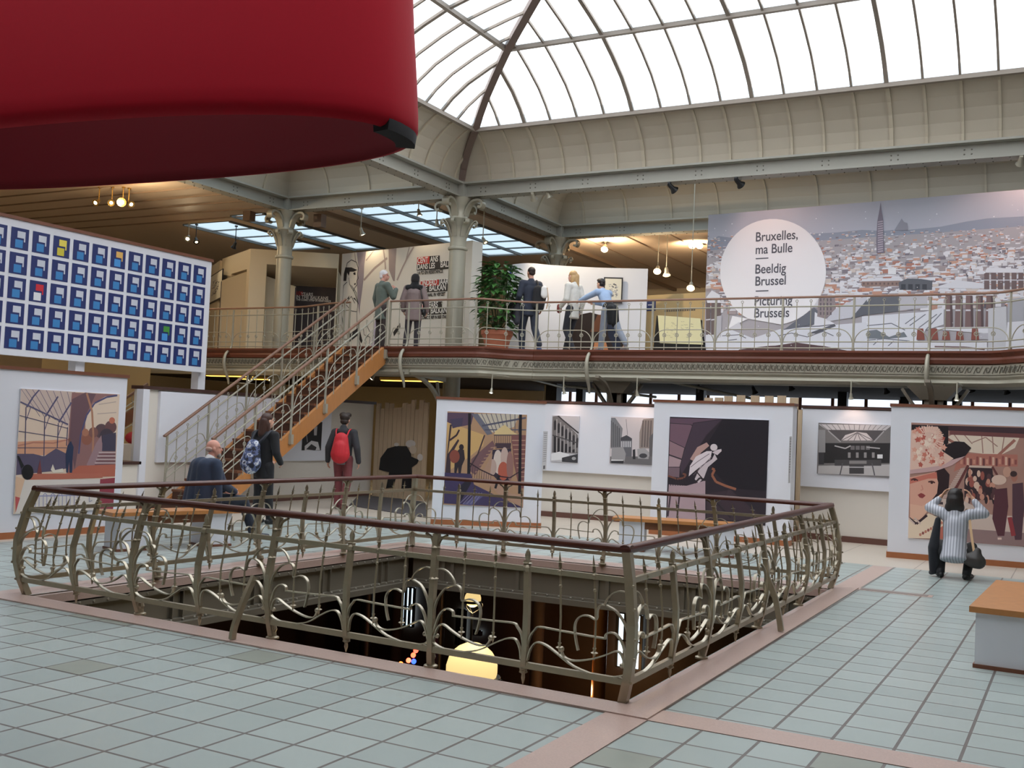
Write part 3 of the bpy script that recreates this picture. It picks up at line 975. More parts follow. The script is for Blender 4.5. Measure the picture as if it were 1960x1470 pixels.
for i in range(4):
    a, b = WC[i], WC[(i+1) % 4]
    P, tdir, n, L = side_fn(a, b)
    for z, wd, ht in ((.77, .03, .034), (.145, .034, .04)):
        obj('rail_bar', MB().bar(P(0, z), P(L, z), wd, ht), iron, wr)
    nb = 4
    bay = L/nb
    for k in range(nb+1):                      # posts (the corner ones only once)
        if k == nb: continue
        u = k*bay
        if k == 0:
            d = V((math.copysign(1, (a-CEN).x), math.copysign(1, (a-CEN).y), 0))
            pts = [a+d*off(z)+Z(z) for z in (0, .15, .32, .5, .77, .95)]
            m = MB().sweep(pts, [(-.028, -.028), (.028, -.028), (.028, .028), (-.028, .028)], up=(tdir.x, tdir.y, 0))
            for z in (.15, .3, .42, .6, .74):
                m.ball(a+d*(off(z)+.03)+Z(z), .012, 6)
        else:
            m = MB().sweep([P(u, z) for z in (.02, .15, .32, .5, .77, .93)], [(-.021, -.021), (.021, -.021), (.021, .021), (-.021, .021)], up=(tdir.x, tdir.y, 0))
            m.lathe([(.05, 0), (.05, .012), (.03, .02), (.026, .05), (.034, .07), (.024, .1)], P(u, .0)+Z(.012), 10)
            for z in (.84, .63):
                m.lathe([(.02, -.012), (.036, 0), (.02, .012)], P(u, z), 8)
            for s in (-1, 1):
                q = spline([P(u+s*.02, .86), P(u+s*.04, .9), P(u+s*.09, .928)], 4)
                m.flat(q, n, .02, .014)
        obj('post', m, iron, wr)
    for k in range(nb):
        u0 = k*bay
        # lance in the middle of the bay
        um = u0+bay/2
        m = MB().sweep([P(um, z) for z in (.1, .15, .32, .5, .77, .82)], [(-.019, -.019), (.019, -.019), (.019, .019), (-.019, .019)], up=(tdir.x, tdir.y, 0))
        m.lathe([(.012, 0), (.034, .006), (.012, .014), (.018, .04), (.02, .06), (.012, .085), (.002, .1)], P(um, .8), 8)
        m.lathe([(.004, -.1), (.014, -.06), (.012, -.035), (.03, -.025), (.022, -.01), (.03, .0), (.02, .02)], P(um, .12), 8)
        m.ball(P(um, .77), .034, 8)
        obj('lance', m, iron, wr)
        for f in (1/6, 2/6, 4/6, 5/6):
            u = u0+bay*f
            m = MB().tube([P(u, z) for z in (.29, .36, .5, .64, .77, .8)], .0075, 6)
            m.tube([P(u, .8), P(u, .83), P(u, .9)], [.013, .011, .0015], 6)
            m.lathe([(.007, -.004), (.03, 0), (.007, .004)], P(u, .835), 8)
            m.ball(P(u, .77), .024, 6)
            m.ball(P(u, .685), .013, 6)
            m.lathe([(.001, -.05), (.01, -.01), (.026, 0), (.008, .008), (.013, .03)], P(u, .3), 6)
            obj('spindle', m, iron, wr, True)
        for s, uc in ((1, u0), (-1, u0+bay)):
            m = MB()
            sc = bay/1.448
            for nm, q in SCR.items():
                pts = spline([P(uc+s*x*sc, z) for x, z in q], 3)
                m.flat(pts, n, .026 if nm != 'arch' else .018, .009)
            m.ball(P(uc+s*.467*sc, .29), .02, 8)
            m.ball(P(uc+s*.05*sc, .245), .017, 8)
            obj('scrollwork', m, mat('silvered_scroll_iron', (190, 180, 160), .28, .55), wr, True)
# outward struts
P, tdir, n, L = side_fn(WC[0], WC[1])
u = L*.475
m = MB().sweep(spline([P(u, .47), P(u-.0, .3, .1), P(u-.02, .12, .2), P(u-.03, .02, .24)], 4), [(-.024, -.016), (.024, -.016), (.024, .016), (-.024, .016)], up=tuple(tdir))
obj('strut', m, iron, wr)
P, tdir, n, L = side_fn(WC[1], WC[2])
u = L*.5
m = MB().sweep(spline([P(u, .47), P(u-.0, .3, .08), P(u-.04, .12, .17), P(u-.05, .02, .22)], 4), [(-.024, -.016), (.024, -.016), (.024, .016), (-.024, .016)], up=tuple(tdir))
obj('strut', m, iron, wr)
# ================================================================== exhibition walls on the main floor
def xy(px, py): 
    p = onz(px, py)
    return (p.x, p.y)
def display_panel(a, b, h, label, t=.3, cap_over=.02):
    d = (V((b[0], b[1], 0))-V((a[0], a[1], 0))).normalized()
    n = V((-d.y, d.x, 0))
    th = thing('display_stand', label, 'display stand', ((a[0]+b[0])/2+n.x*t/2, (a[1]+b[1])/2+n.y*t/2, 0))
    obj('body', MB().slab(a, b, t, 0, h-.045, 1), white, th)
    a2 = V((a[0], a[1], 0))-d*cap_over-n*cap_over
    b2 = V((b[0], b[1], 0))+d*cap_over-n*cap_over
    obj('capping', MB().slab(a2, b2, t+2*cap_over, h-.045, h, 1), cap_wood, th)
    obj('skirting', MB().slab(V((a[0], a[1], 0))-d*.012-n*.012, V((b[0], b[1], 0))+d*.012-n*.012, t+.024, 0, .085, 1), skirt_wood, th)
    return th
LA, LB = (-12.04, 7.6), xy(227, 1017)
PL_LEFT = Plane(LA, LB)
display_panel(LA, LB, 2.19, 'white display panel with the glasshouse picture at the far left')
P1A, P1B = (-9.66, 15.22), xy(1034, 1011)
PL_P1 = Plane(P1A, P1B)
display_panel(P1A, P1B, 2.16, 'white display panel holding the guitar player poster, right of the plank wall')
P2A, P2B = (-6.40, 16.94), (-4.07, 16.98)
PL_P2 = Plane(P2A, P2B)
display_panel(P2A, P2B, 2.27, 'white display panel holding the dark angel statue poster')
P3A, P3B = (-2.54, 16.71), (1.2, 17.15)
PL_P3 = Plane(P3A, P3B)
display_panel(P3A, P3B, 2.3, 'white display panel holding the flowered hat poster at the right')
def hung_wall(a, b, h, z0, label, t=.14, a_b=None):
    d = (V((b[0], b[1], 0))-V((a[0], a[1], 0))).normalized()
    n = V((-d.y, d.x, 0))
    th = thing('partition_wall', label, 'partition', ((a[0]+b[0])/2, (a[1]+b[1])/2, 0))
    obj('body', MB().slab(a, b, t, 0, h-.05, 1), white_warm, th)
    obj('capping', MB().slab(V((a[0], a[1], 0))-n*.1, V((b[0], b[1], 0))-n*.1, t+.12, h-.05, h, 1), mat('dark_capping_wood', (70, 46, 40), .45), th)
    obj('skirting', MB().slab(V((a[0], a[1], 0))-n*.02, V((b[0], b[1], 0))-n*.02, t+.03, 0, .1, 1), mat('dark_skirting_wood', (104, 70, 60), .45), th)
    obj('hanging_board', MB().slab(V((a[0], a[1], 0))-n*.08, V((b[0], b[1], 0))-n*.08, .08, z0, h-.06, 1), white, th)
    return th
M1A, M1B = (-9.35, 18.45), (-6.0, 18.80)
PL_M1 = Plane(M1A, M1B, .083)
zb = Plane(M1A, M1B, .08).hit(1150, 907).z
hung_wall(M1A, M1B, 2.24, zb, 'long white partition with the two old street photos, between two display panels')
M2A, M2B = (-4.30, 18.62), (-1.2, 18.50)
PL_M2 = Plane(M2A, M2B, .083)
zb = Plane(M2A, M2B, .08).hit(1620, 936).z
hung_wall(M2A, M2B, Plane(M2A, M2B).hit(1620, 778).z, zb, 'white partition with the grey photo of the hall, left of the flowered hat panel')
# low wall behind the stairs
LW = -14.22
th = thing('partition_wall', 'long white partition behind the staircase with an empty white board', 'partition', (LW-.1, 16.4, 0))
obj('body', MB().box(LW-.2, LW, 13.0, 19.75, 0, 2.07), white_warm, th)
obj('capping', MB().box(LW-.24, LW+.05, 12.96, 19.78, 2.07, 2.13), mat('dark_capping_wood', (70, 46, 40), .45), th)
obj('hanging_board', MB().box(LW, LW+.06, 13.35, 18.15, .81, 2.05), white, th)
obj('skirting', MB().box(LW-.21, LW+.02, 12.98, 19.76, 0, .1), mat('dark_skirting_wood', (104, 70, 60), .45), th)
obj('end_post', MB().box(LW-.1, LW+.06, 12.96, 13.1, .1, 2.07), white, th)
PL_LW = Plane((LW+.063, 13), (LW+.063, 19))
# plank wall ---------------------------------------------------------------
PY = 19.55
th = thing('plank_wall', 'uneven wall of raw pale timber planks with a black painted figure', 'plank wall', (-13.2, PY, 0))
raw_wood = mat('raw_pale_timber', (186, 164, 136), .65, noise=.14, scale=5, stretch=(6, 6, .5))
x = -14.0
tops = [2.1, 1.98, 2.12, 2.1, 2.0, 2.02, 2.12, 2.1, 2.2, 1.99, 2.2, 2.15]
random.seed(5)
for k in range(12):
    w_ = .105+.02*random.random()
    obj('plank', MB().box(x+.004, x+w_-.004, PY-.03+.012*random.random(), PY+.02, 0, tops[k]), raw_wood, th)
    x += w_
    if x > -12.68: break
obj('rail', MB().box(-14.0, -12.66, PY+.02, PY+.07, 1.7, 1.85), raw_wood, th)
PL_PW = Plane((-14, PY-.034), (-12, PY-.034))
th = thing('plank_fence', 'pale timber plank fence peeking out above the angel poster panel', 'fence', (-5.3, 18.05, 0))
for k, (px, zt) in enumerate(((1358, 2.36), (1378, 2.37), (1396, 2.4), (1420, 2.42), (1447, 2.42), (1474, 2.42), (1498, 2.43), (1522, 2.4), (1530, 2.2))):
    p = ony(px, 765, 18.05)
    obj('plank', MB().box(p.x-.085, p.x+.06, 18.02, 18.06, 0, zt), raw_wood, th)
obj('rail', MB().box(-5.9, -4.35, 18.06, 18.1, 1.9, 2.05), raw_wood, th)
q = ony(1526, 1024, 17.95)
obj('foot', MB().box(q.x-.12, q.x+.16, 17.86, 18.02, 0, .2), cap_wood, th)
# dark mat on the floor by the planks
a, b, c, d = onz(690, 945), onz(815, 962), onz(818, 992), onz(668, 968)
obj('floor_mat', MB().prism([a, b, c, d], (0, 0, .012)), mat('charcoal_carpet', (78, 74, 76), .9, noise=.1, scale=30), None, label='charcoal floor mat in front of the plank wall', cat='mat')
# ------------------------------------------------------------------ tiled board on posts
BX = -14.5
by0, by1, bz0, bz1 = 8.2, onx(405.6, 497.5, BX).y, 2.46, 4.58
th = thing('picture_board', 'large white board with rows of small navy picture squares, raised on white posts', 'board', (BX, 11.6, 0))
def skew(p): return p
obj('panel', MB().box(BX-.12, BX, by0, by1, bz0, bz1-.03), white, th)
obj('capping', MB().box(BX-.14, BX+.03, by0-.02, by1+.02, bz1-.03, bz1+.02), cap_wood, th)
for y in (onx(388, 720, BX-.1).y, onx(155, 700, BX-.1).y):
    obj('post', MB().box(BX-.3, BX-.12, y-.09, y+.09, 0, bz1-.3), white, th)
m = MB()
cols = [14.45-.0]
cx = [1498, 1382, 1262, 1140, 1014, 884, 750, 607, 460, 308, 150, 28]
cols = [onx(c/3.92, 370+(612-(1498-c)*.225)/3.92, BX).y for c in cx]
step = (cols[0]-cols[10])/10
cols = [cols[0]-step*k for k in range(13)]
rows = [onx(382, 370+r/3.92, BX).z for r in (612, 775, 925, 1082, 1235)]
rs = (rows[0]-rows[4])/4
X1_ = BX+.004
special = {(0, 8): ((210, 196, 60), (232, 214, 90)), (0, 5): ((70, 150, 220), (226, 180, 100)), (2, 9): ((232, 232, 236), (206, 40, 54)), (3, 2): ((70, 150, 220), (72, 148, 62))}
hw, hh = step*.41, rs*.43
for r in range(5):
    zc = rows[0]-rs*r
    for c in range(13):
        yc = cols[c]
        if yc-hw < by0: continue
        q = lambda y0, y1, z0, z1, e: [(X1_+e, yc+y0*hw, zc+z0*hh), (X1_+e, yc+y1*hw, zc+z0*hh), (X1_+e, yc+y1*hw, zc+z1*hh), (X1_+e, yc+y0*hw, zc+z1*hh)]
        m.poly(q(-1, 1, -1, 1, 0), (30, 44, 104))
        lo, hi = special.get((r, c), ((58, 132, 194), (206, 210, 222)))
        m.poly(q(-.5, .35, -.85, -.1, .002), lo)
        m.poly(q(-.3, .6, .08, .7, .002), hi)
        m.poly(q(.45, .6, -.25, .7, .003), hi)
obj('printed_square', m, ink_m, th)
# warm walls below / behind the board
m = MB().slab((-17.6, 6), (-17.6, 16.2), .15, 0, 2.9)
struct('wall_left', m, mat('ochre_plaster', (140, 112, 68), .7), label='ochre wall in the warm light under the tiled board')
m = MB().slab((-16.4, 9.2), (-16.4, 12.6), .12, 2.0, 2.7)
struct('wall_left', m, mat('tan_plaster', (136, 104, 64), .7), label='tan bulkhead under the tiled board')
struct('ceiling', MB().box(-26, -17.4, -8, 13.5, 3.1, 3.26), cream, label='ceiling of the left side gallery')
# piece of another staircase seen in the gap
th = thing('staircase', 'part of another iron stair rail seen in the gap left of the stair partition', 'staircase', (-15.6, 13.2, 0))
px_ = lambda x, y: onx(x, y, -15.6)
obj('handrail', MB().tube([px_(236, 765), px_(282, 735)], .03, 8), rail_light, th)
for a, b in (((236, 782), (282, 752)), ((236, 790), (282, 762)), ((236, 822), (282, 796))):
    obj('rail_bar', MB().tube([px_(*a), px_(*b)], .012, 6), iron_pale, th)
obj('stringer', MB().bar(px_(236, 806), px_(282, 776), .05, .22), tread_wood, th)
for x in (253, 262, 270, 278):
    a, b = px_(x, 755-(x-253)*.65), px_(x, 815-(x-253)*.6)
    obj('baluster', MB().tube([a, b], .009, 6), iron_pale, th)
q = px_(256, 838)
struct('trim_10', MB().box(q.x-.3, q.x+.1, q.y-.6, q.y+.5, 0, q.z-.12), white_warm, label='low ledge behind the stair gap')
obj('red_bundle', MB().ball(q, .14, 10, (1, 1.3, .86)), mat('red_fabric_bits', (170, 40, 44), .8), None, True, label='red fabric bundle seen through the stair gap', cat='bundle')
struct('trim_8', MB().box(-14.6, -14.2, 11.0, 13.0, .0, .78), white_warm, label='low white wall between the glasshouse panel and the stair partition')
struct('trim_9', MB().box(-14.64, -14.16, 11.0, 13.0, .78, .83), mat('dark_capping_wood', (70, 46, 40)), label='wood capping of the low white wall')
# ------------------------------------------------------------------ benches
def bench(p0, d, L_, W, legs, label, h=.47, back=1):
    d = V((d[0], d[1], 0)).normalized()
    n = V((-d.y, d.x, 0))*back
    p0 = V((p0[0], p0[1], 0))
    c = p0+d*L_/2+n*W/2
    th = thing('bench', label, 'bench', c)
    def bx(u0, u1, v0, v1, z0, z1):
        return MB().hexa([p0+d*u+n*v+Z(z) for z in (z0, z1) for u, v in ((u0, v0), (u1, v0), (u1, v1), (u0, v1))])
    obj('seat', bx(0, L_, 0, W, h-.045, h), orange_wood, th)
    for u in legs:
        lg = obj('leg', bx(u, u+.36, .045, W-.045, .03, h-.045), white, th)
        obj('plinth', bx(u-.012, u+.372, .033, W-.033, 0, .03), cap_wood, lg)
    if len(legs) > 1:
        obj('apron', bx(legs[0]+.36, legs[1], .06, .1, h-.15, h-.045), tread_wood, th)
    return th
q = onz(216, 982, .47)
bench((q.x, q.y), (.43, 1.42), 1.75, .46, (.1, 1.25), 'wooden topped bench with the bald man sitting on it')
q = onz(1172, 990, .47)
bench((q.x, q.y), (1.74, .5), 1.85, .5, (.1, 1.35), 'wooden topped bench in front of the angel poster panel')
q = onz(1855, 1160, .47)
bench((q.x, q.y), (.06, 1.9), 1.98, .62, (.03, 1.5), 'wooden topped bench at the right edge, nearest the viewer', back=-1)
# ------------------------------------------------------------------ giant red fabric shade
sh = 2.2
cx_, cy_ = -3.60*sh, 2.86*sh
zb_ = 1.7+sh
red_m = mat('red_stretch_fabric', (160, 10, 32), .75, noise=.04, scale=30, spec=.2)
red_dark = mat('deep_red_lining', (116, 10, 26), .85)
th = thing('fabric_shade', 'giant red fabric hoop hanging from the ceiling at the top left', 'hanging shade', (cx_, cy_, zb_))
def ringpt(a, rx, ry, z):
    e = .8
    ca, sa = math.cos(a), math.sin(a)
    x = math.copysign(abs(ca)**e, ca)*rx
    y = math.copysign(abs(sa)**e, sa)*ry
    r = .088
    return V((cx_+x*math.cos(r)-y*math.sin(r), cy_+x*math.sin(r)+y*math.cos(r), z))
def shell(prof, k=96):
    vs, fs = [], []
    for (dr, z) in prof:
        vs += [ringpt(2*PI*i/k, 1.53*sh+dr, .465*sh+dr, zb_+z) for i in range(k)]
    for j in range(len(prof)-1):
        fs += [(j*k+i, j*k+(i+1) % k, j*k+k+(i+1) % k, j*k+k+i) for i in range(k)]
    return MB().raw(vs, fs)
obj('outer_fabric', shell([(-.10, 0), (-.05, .01), (-.015, .04), (0, .09), (-.005, .2), (-.03, .5), (-.07, .9), (-.11, 1.4), (-.17, 2.2), (-.22, 2.9)]), red_m, th, True)
obj('lining', shell([(-.10, 0), (-.12, .03), (-.12, .1), (-.14, .9), (-.22, 2.2), (-.26, 2.9)]), red_dark, th, True)
m = MB()
pts = [ringpt(2*PI*i/96, 1.53*sh-.04, .465*sh-.04, zb_-.012) for i in (0, 1, 2, 3, 4, 5)]
q = [ringpt(2*PI*i/96, 1.53*sh-.08, .465*sh-.08, zb_+.05) for i in (94, 95, 0, 1, 2, 3, 4)]
m.sweep(spline(q, 3), [(-.09, -.08), (.06, -.08), (.07, .0), (.03, .12), (-.12, .12)])
obj('weight_pouch', m, mat('black_felt', (26, 24, 28), .9), th, True)
for k in range(6):
    a = 2*PI*k/6+.3
    p = ringpt(a, 1.53*sh-.24, .465*sh-.24, zb_+2.9)
    obj('hanging_wire', MB().tube([p, p+Z(9.2-p.z)], .006, 5), chrome, th)
# ================================================================== pictures, posters and lettering
class Art:
    """A flat picture on an upright plane; shapes are measured on the photo and printed in thin ink layers."""
    def __init__(s, plane, tl, tr, br, bl, thick=.02):
        c = [plane.hit(*p) for p in (tl, tr, br, bl)]
        u = plane.u if (c[1]-c[0]).dot(plane.u) > 0 else -plane.u
        s.u, s.v, s.n = u, V((0, 0, 1)), plane.n
        us = [(p-c[0]).dot(u) for p in c]
        s.w = (us[1]+us[2]-us[0]-us[3])/2
        top, bot = (c[0].z+c[1].z)/2, (c[2].z+c[3].z)/2
        s.h = top-bot
        o = c[0]+u*((us[0]+us[3])/2)
        s.o = V((o.x, o.y, bot))
        s.plane = plane.shifted(thick)
        s.th = thick
        s.m = MB()
        s.e, s.step = .0003, .00004
    def uv(s, px, py):
        p = s.plane.hit(px, py)-s.o
        return (min(1, max(0, p.dot(s.u)/s.w)), min(1, max(0, p.z/s.h)))
    def at(s, uv, e):
        return s.o+s.u*(uv[0]*s.w)+Z(uv[1]*s.h)+s.n*(s.th+e)
    def P(s, col, uvs):
        s.e += s.step
        s.m.poly([s.at(q, s.e) for q in uvs], col)
    def zoom(s, x0, y0, f):
        s.zx, s.zy, s.zf = x0, y0, f
    def poly(s, col, pts):                        # pts in zoom pixels
        s.P(col, [s.uv(s.zx+x/s.zf, s.zy+y/s.zf) for x, y in pts])
    def line(s, col, wd, pts):
        q = [s.uv(s.zx+x/s.zf, s.zy+y/s.zf) for x, y in pts]
        s.uline(col, wd, q)
    def uline(s, col, wd, q):                     # wd in metres
        for a, b in zip(q, q[1:]):
            dx, dy = (b[0]-a[0])*s.w, (b[1]-a[1])*s.h
            L_ = math.hypot(dx, dy)
            if L_ < 1e-5: continue
            ox, oy = -dy/L_*wd/2/s.w, dx/L_*wd/2/s.h
            cl = lambda p: (min(1, max(0, p[0])), min(1, max(0, p[1])))
            s.e += s.step
            e = s.e
            s.m.poly([s.at(cl((a[0]+ox, a[1]+oy)), e), s.at(cl((b[0]+ox, b[1]+oy)), e), s.at(cl((b[0]-ox, b[1]-oy)), e), s.at(cl((a[0]-ox, a[1]-oy)), e)], col)
    def ell(s, col, x, y, rx, ry, n=20):
        s.poly(col, [(x+rx*math.cos(2*PI*i/n), y+ry*math.sin(2*PI*i/n)) for i in range(n)])
    def rect(s, col, x0, y0, x1, y1):
        s.poly(col, [(x0, y0), (x1, y0), (x1, y1), (x0, y1)])
    def bgd(s, col):
        s.P(col, [(0, 0), (1, 0), (1, 1), (0, 1)])
    def board(s, name, label, cat, group=None, edge=None):
        a, b = s.o, s.o+s.u*s.w
        q = MB().hexa([a, b, b+s.n*s.th, a+s.n*s.th, a+Z(s.h), b+Z(s.h), b+Z(s.h)+s.n*s.th, a+Z(s.h)+s.n*s.th])
        o = obj(name, q, edge or white, None, label=label, cat=cat, group=group)
        obj('print', s.m, ink_m, o)
        return o
def text_mesh(body, size, place, parent, m, name='lettering', sx=1.0, bold=0.0, align='LEFT', spacing=1.0):
    """place(x, y) -> world point"""
    cu = bpy.data.curves.new('t', 'FONT')
    cu.body = body
    cu.size = size
    cu.offset = bold
    cu.align_x = align
    cu.space_line = spacing
    o = bpy.data.objects.new('t', cu)
    COL.objects.link(o)
    dg = bpy.context.evaluated_depsgraph_get()
    me = bpy.data.meshes.new_from_object(o.evaluated_get(dg))
    vs = [place(v.co.x*sx, v.co.y) for v in me.vertices]
    fs = [tuple(p.vertices) for p in me.polygons]
    bpy.data.objects.remove(o)
    bpy.data.meshes.remove(me)
    bpy.data.curves.remove(cu)
    mb = MB()
    mb.raw(vs, fs)
    return obj(name, mb, m, parent)
ink_dark = mat('dark_grey_ink', (84, 86, 98), .6)
ink_black = mat('black_ink', (24, 24, 26), .6)
ink_white = mat('white_ink', (236, 232, 226), .6)
ink_red = mat('red_ink', (200, 52, 44), .6)
R = random.random

# --- glasshouse picture (left panel) -------------------------------------
a = Art(PL_LEFT, (34, 744), (225, 754), (217, 973), (28, 985))
a.zoom(0, 690, 3.92)
a.bgd((226, 204, 184))
a.poly((206, 186, 176), [(135, 210), (570, 235), (520, 500), (140, 310)])
for k in range(9):
    a.line((120, 110, 130), .008, [(140+k*52, 212+k*3), (300+k*38, 420+k*8)])
a.poly((214, 160, 130), [(125, 610), (520, 590), (520, 700), (122, 720)])
a.line((190, 130, 110), .02, [(125, 640), (250, 615), (400, 620), (520, 590)])
a.poly((92, 84, 108), [(122, 700), (250, 700), (330, 720), (420, 660), (500, 700), (500, 810), (400, 830), (120, 860)])
a.poly((150, 110, 108), [(540, 240), (880, 255), (866, 860), (500, 850), (515, 520)])
a.poly((112, 84, 92), [(540, 290), (640, 240), (720, 250), (640, 420), (590, 640), (560, 820), (520, 600)])
a.poly((226, 206, 186), [(640, 430), (700, 320), (790, 270), (880, 260), (878, 560), (640, 560)])
a.line((84, 82, 120), .025, [(880, 262), (800, 275), (710, 320), (650, 410), (605, 560), (590, 700)])
a.line((190, 170, 160), .012, [(740, 330), (870, 310)])
a.line((190, 170, 160), .012, [(730, 400), (872, 390)])
for (x, y, r, c) in ((650, 590, 40, (150, 96, 80)), (760, 530, 50, (96, 74, 80)), (830, 500, 44, (110, 76, 78)), (700, 540, 36, (130, 90, 86)), (840, 450, 22, (196, 116, 92)), (640, 540, 26, (176, 120, 96)), (800, 570, 54, (70, 60, 72))):
    a.ell(c, x, y, r, r*1.1)
a.line((180, 130, 104), .03, [(650, 245), (690, 380), (700, 560), (690, 820)])
a.poly((160, 130, 136), [(720, 620), (760, 560), (770, 680), (720, 800), (660, 830), (650, 780)])
a.poly((70, 66, 86), [(770, 560), (870, 540), (866, 680), (765, 680)])
for k in range(5):
    a.line((196, 176, 176), .018, [(740-k*10, 690+k*26), (866, 690+k*26)])
    a.line((120, 84, 92), .018, [(740-k*10, 704+k*26), (866, 704+k*26)])
a.poly((186, 106, 86), [(590, 790), (866, 780), (862, 870), (420, 880), (540, 830)])
for x, y0, y1 in ((195, 350, 700), (335, 420, 800), (437, 470, 660), (507, 500, 640)):
    a.line((86, 82, 110), .014, [(x, y0), (x-8, y1)])
for x, y in ((200, 350), (340, 420), (440, 465)):
    a.line((96, 92, 124), .022, [(x, y), (x+50, y-80), (x+95, y-150)])
    a.line((96, 92, 124), .01, [(x-5, y+100), (x+30, y)])
a.line((96, 92, 124), .02, [(140, 310), (510, 480)])
a.line((86, 82, 110), .01, [(140, 412), (510, 510)])
a.line((86, 82, 110), .01, [(135, 530), (505, 585)])
a.line((86, 82, 110), .008, [(130, 655), (500, 655)])
a.poly((44, 56, 86), [(505, 640), (530, 600), (552, 650), (545, 720), (540, 842), (522, 842), (518, 760), (508, 842), (496, 838), (492, 700)])
a.ell((120, 84, 78), 522, 596, 11, 15)
a.poly((232, 222, 206), [(380, 820), (395, 778), (412, 822), (470, 810), (478, 838), (400, 842)])
a.poly((120, 64, 66), [(275, 860), (300, 740), (315, 860)])
a.poly((190, 112, 92), [(240, 850), (760, 846), (770, 880), (200, 900)])
a.poly((224, 216, 208), [(185, 895), (760, 890), (745, 1140), (112, 1150)])
a.poly((226, 190, 160), [(118, 870), (185, 890), (135, 1070), (112, 1140)])
a.poly((196, 92, 92), [(114, 1020), (150, 1030), (116, 1140)])
a.poly((150, 62, 76), [(750, 890), (862, 880), (852, 1114), (740, 1110)])
for k in range(6):
    x = 265+k*58
    a.line((150, 150, 186), .01, [(x, 1140), (x, 1010), (x+14, 996), (x+28, 1010), (x+26, 1136)])
a.line((150, 150, 186), .014, [(250, 1018), (640, 1010)])
a.line((160, 160, 180), .012, [(668, 1000), (668, 1060), (690, 1050)])
a.poly((28, 28, 34), [(122, 715), (140, 715), (180, 790), (160, 810)])
a.ell((22, 22, 26), 206, 838, 44, 58)
a.board('picture', 'large glasshouse picture with a black desk lamp drawn in its corner', 'picture')

# --- guitar player poster (P1) -------------------------------------------
a = Art(PL_P1, (855.5, 789), (1007.5, 792), (1002, 974.5), (849.5, 963))
a.zoom(800, 690, 3.92)
a.bgd((176, 140, 110))
a.poly((206, 168, 112), [(215, 460), (500, 560), (490, 640), (390, 720), (215, 840)])
a.poly((92, 72, 92), [(217, 390), (420, 395), (400, 480), (300, 500), (216, 460)])
a.poly((74, 66, 90), [(240, 440), (340, 430), (330, 490), (260, 510)])
a.poly((196, 186, 170), [(450, 400), (760, 400), (720, 500), (560, 540), (500, 480)])
for k in range(10):
    a.line((92, 88, 104), .012, [(440+k*36, 398), (520+k*26, 540)])
a.poly((110, 110, 124), [(400, 400), (450, 400), (560, 550), (520, 560)])
a.line((86, 86, 104), .03, [(480, 490), (810, 430)])
a.line((86, 86, 104), .02, [(500, 520), (812, 520)])
a.poly((214, 190, 140), [(580, 530), (650, 480), (720, 540), (760, 560), (570, 560)])
a.line((92, 80, 84), .02, [(570, 560), (760, 560)])
for k in range(12):
    a.line((80, 70, 84), .008, [(575+k*16, 565), (575+k*16, 620)])
a.poly((72, 56, 66), [(580, 620), (700, 620), (695, 660), (580, 660)])
a.poly((120, 88, 92), [(560, 600), (580, 640), (430, 860), (390, 830), (400, 740)])
for k in range(9):
    a.line((178, 140, 116), .014, [(545-k*17, 655+k*26), (590-k*17, 650+k*26)])
a.line((74, 56, 64), .024, [(500, 560), (450, 700), (392, 800)])
a.poly((128, 84, 82), [(700, 560), (810, 560), (800, 960), (760, 960), (720, 780)])
for k in range(10):
    a.line((190, 150, 128), .014, [(705+k*6, 600+k*34), (806, 600+k*34)])
a.poly((54, 46, 62), [(560, 670), (700, 660), (690, 900), (600, 900), (540, 840)])
for (x, y, w_, h_, c) in ((600, 760, 34, 90, (212, 196, 186)), (650, 730, 30, 80, (196, 170, 160)), (640, 830, 40, 70, (178, 92, 74)), (560, 800, 30, 60, (186, 160, 150)), (690, 790, 26, 110, (150, 110, 104))):
    a.ell(c, x, y, w_, h_)
a.poly((176, 140, 120), [(470, 860), (560, 700), (540, 860), (700, 1000), (790, 1010), (790, 1110), (600, 1000)])
a.line((58, 40, 50), .02, [(390, 770), (470, 820), (560, 862), (690, 880), (810, 810)])
for k in range(10):
    a.line((58, 48, 60), .007, [(395+k*17, 780+k*9), (390+k*17, 870+k*6)])
a.poly((66, 56, 92), [(195, 840), (400, 850), (420, 930), (560, 1000), (790, 1110), (195, 1072)])
a.poly((96, 92, 134), [(330, 1080), (460, 1000), (500, 1010), (400, 1088)])
for k in range(5):
    a.line((150, 146, 170), .008, [(310+k*28, 1076), (400+k*20, 990)])
a.poly((40, 36, 50), [(300, 960), (380, 880), (400, 920), (330, 1040), (310, 1060)])
a.poly((62, 48, 56), [(205, 840), (240, 480), (255, 480), (225, 700), (300, 590), (310, 600), (245, 720), (245, 845)])
a.line((62, 48, 56), .03, [(235, 600), (290, 560), (310, 520)])
a.ell((46, 36, 42), 326, 650, 18, 22)
a.poly((50, 42, 50), [(285, 690), (310, 665), (345, 670), (352, 740), (330, 790), (322, 846), (304, 846), (300, 800), (288, 846), (272, 842), (275, 760)])
a.ell((138, 74, 62), 275, 720, 38, 50)
for x, y0, y1 in ((388, 395, 850), (770, 400, 1000)):
    a.line((26, 24, 34), .048, [(x, y0), (x-8, y1)])
a.line((26, 24, 34), .04, [(610, 860), (580, 960)])
a.board('poster', 'poster of a guitar player by a grand stair, framed by black posts', 'poster')
cap = Art(Plane(xy(1034, 1011), xy(1047, 1005), .004), (1040, 825), (1048, 826), (1045, 901), (1036, 899), .004)
cap.bgd((214, 214, 218))
for k in range(14):
    cap.uline((150, 150, 156), .012, [(.15, .95-k*.055), (.85, .95-k*.055)])
cap.P((60, 60, 66), [(.3, .03), (.7, .03), (.7, .12), (.3, .12)])
cap.board('caption_label', 'narrow text label on the edge of the guitar poster panel', 'label')

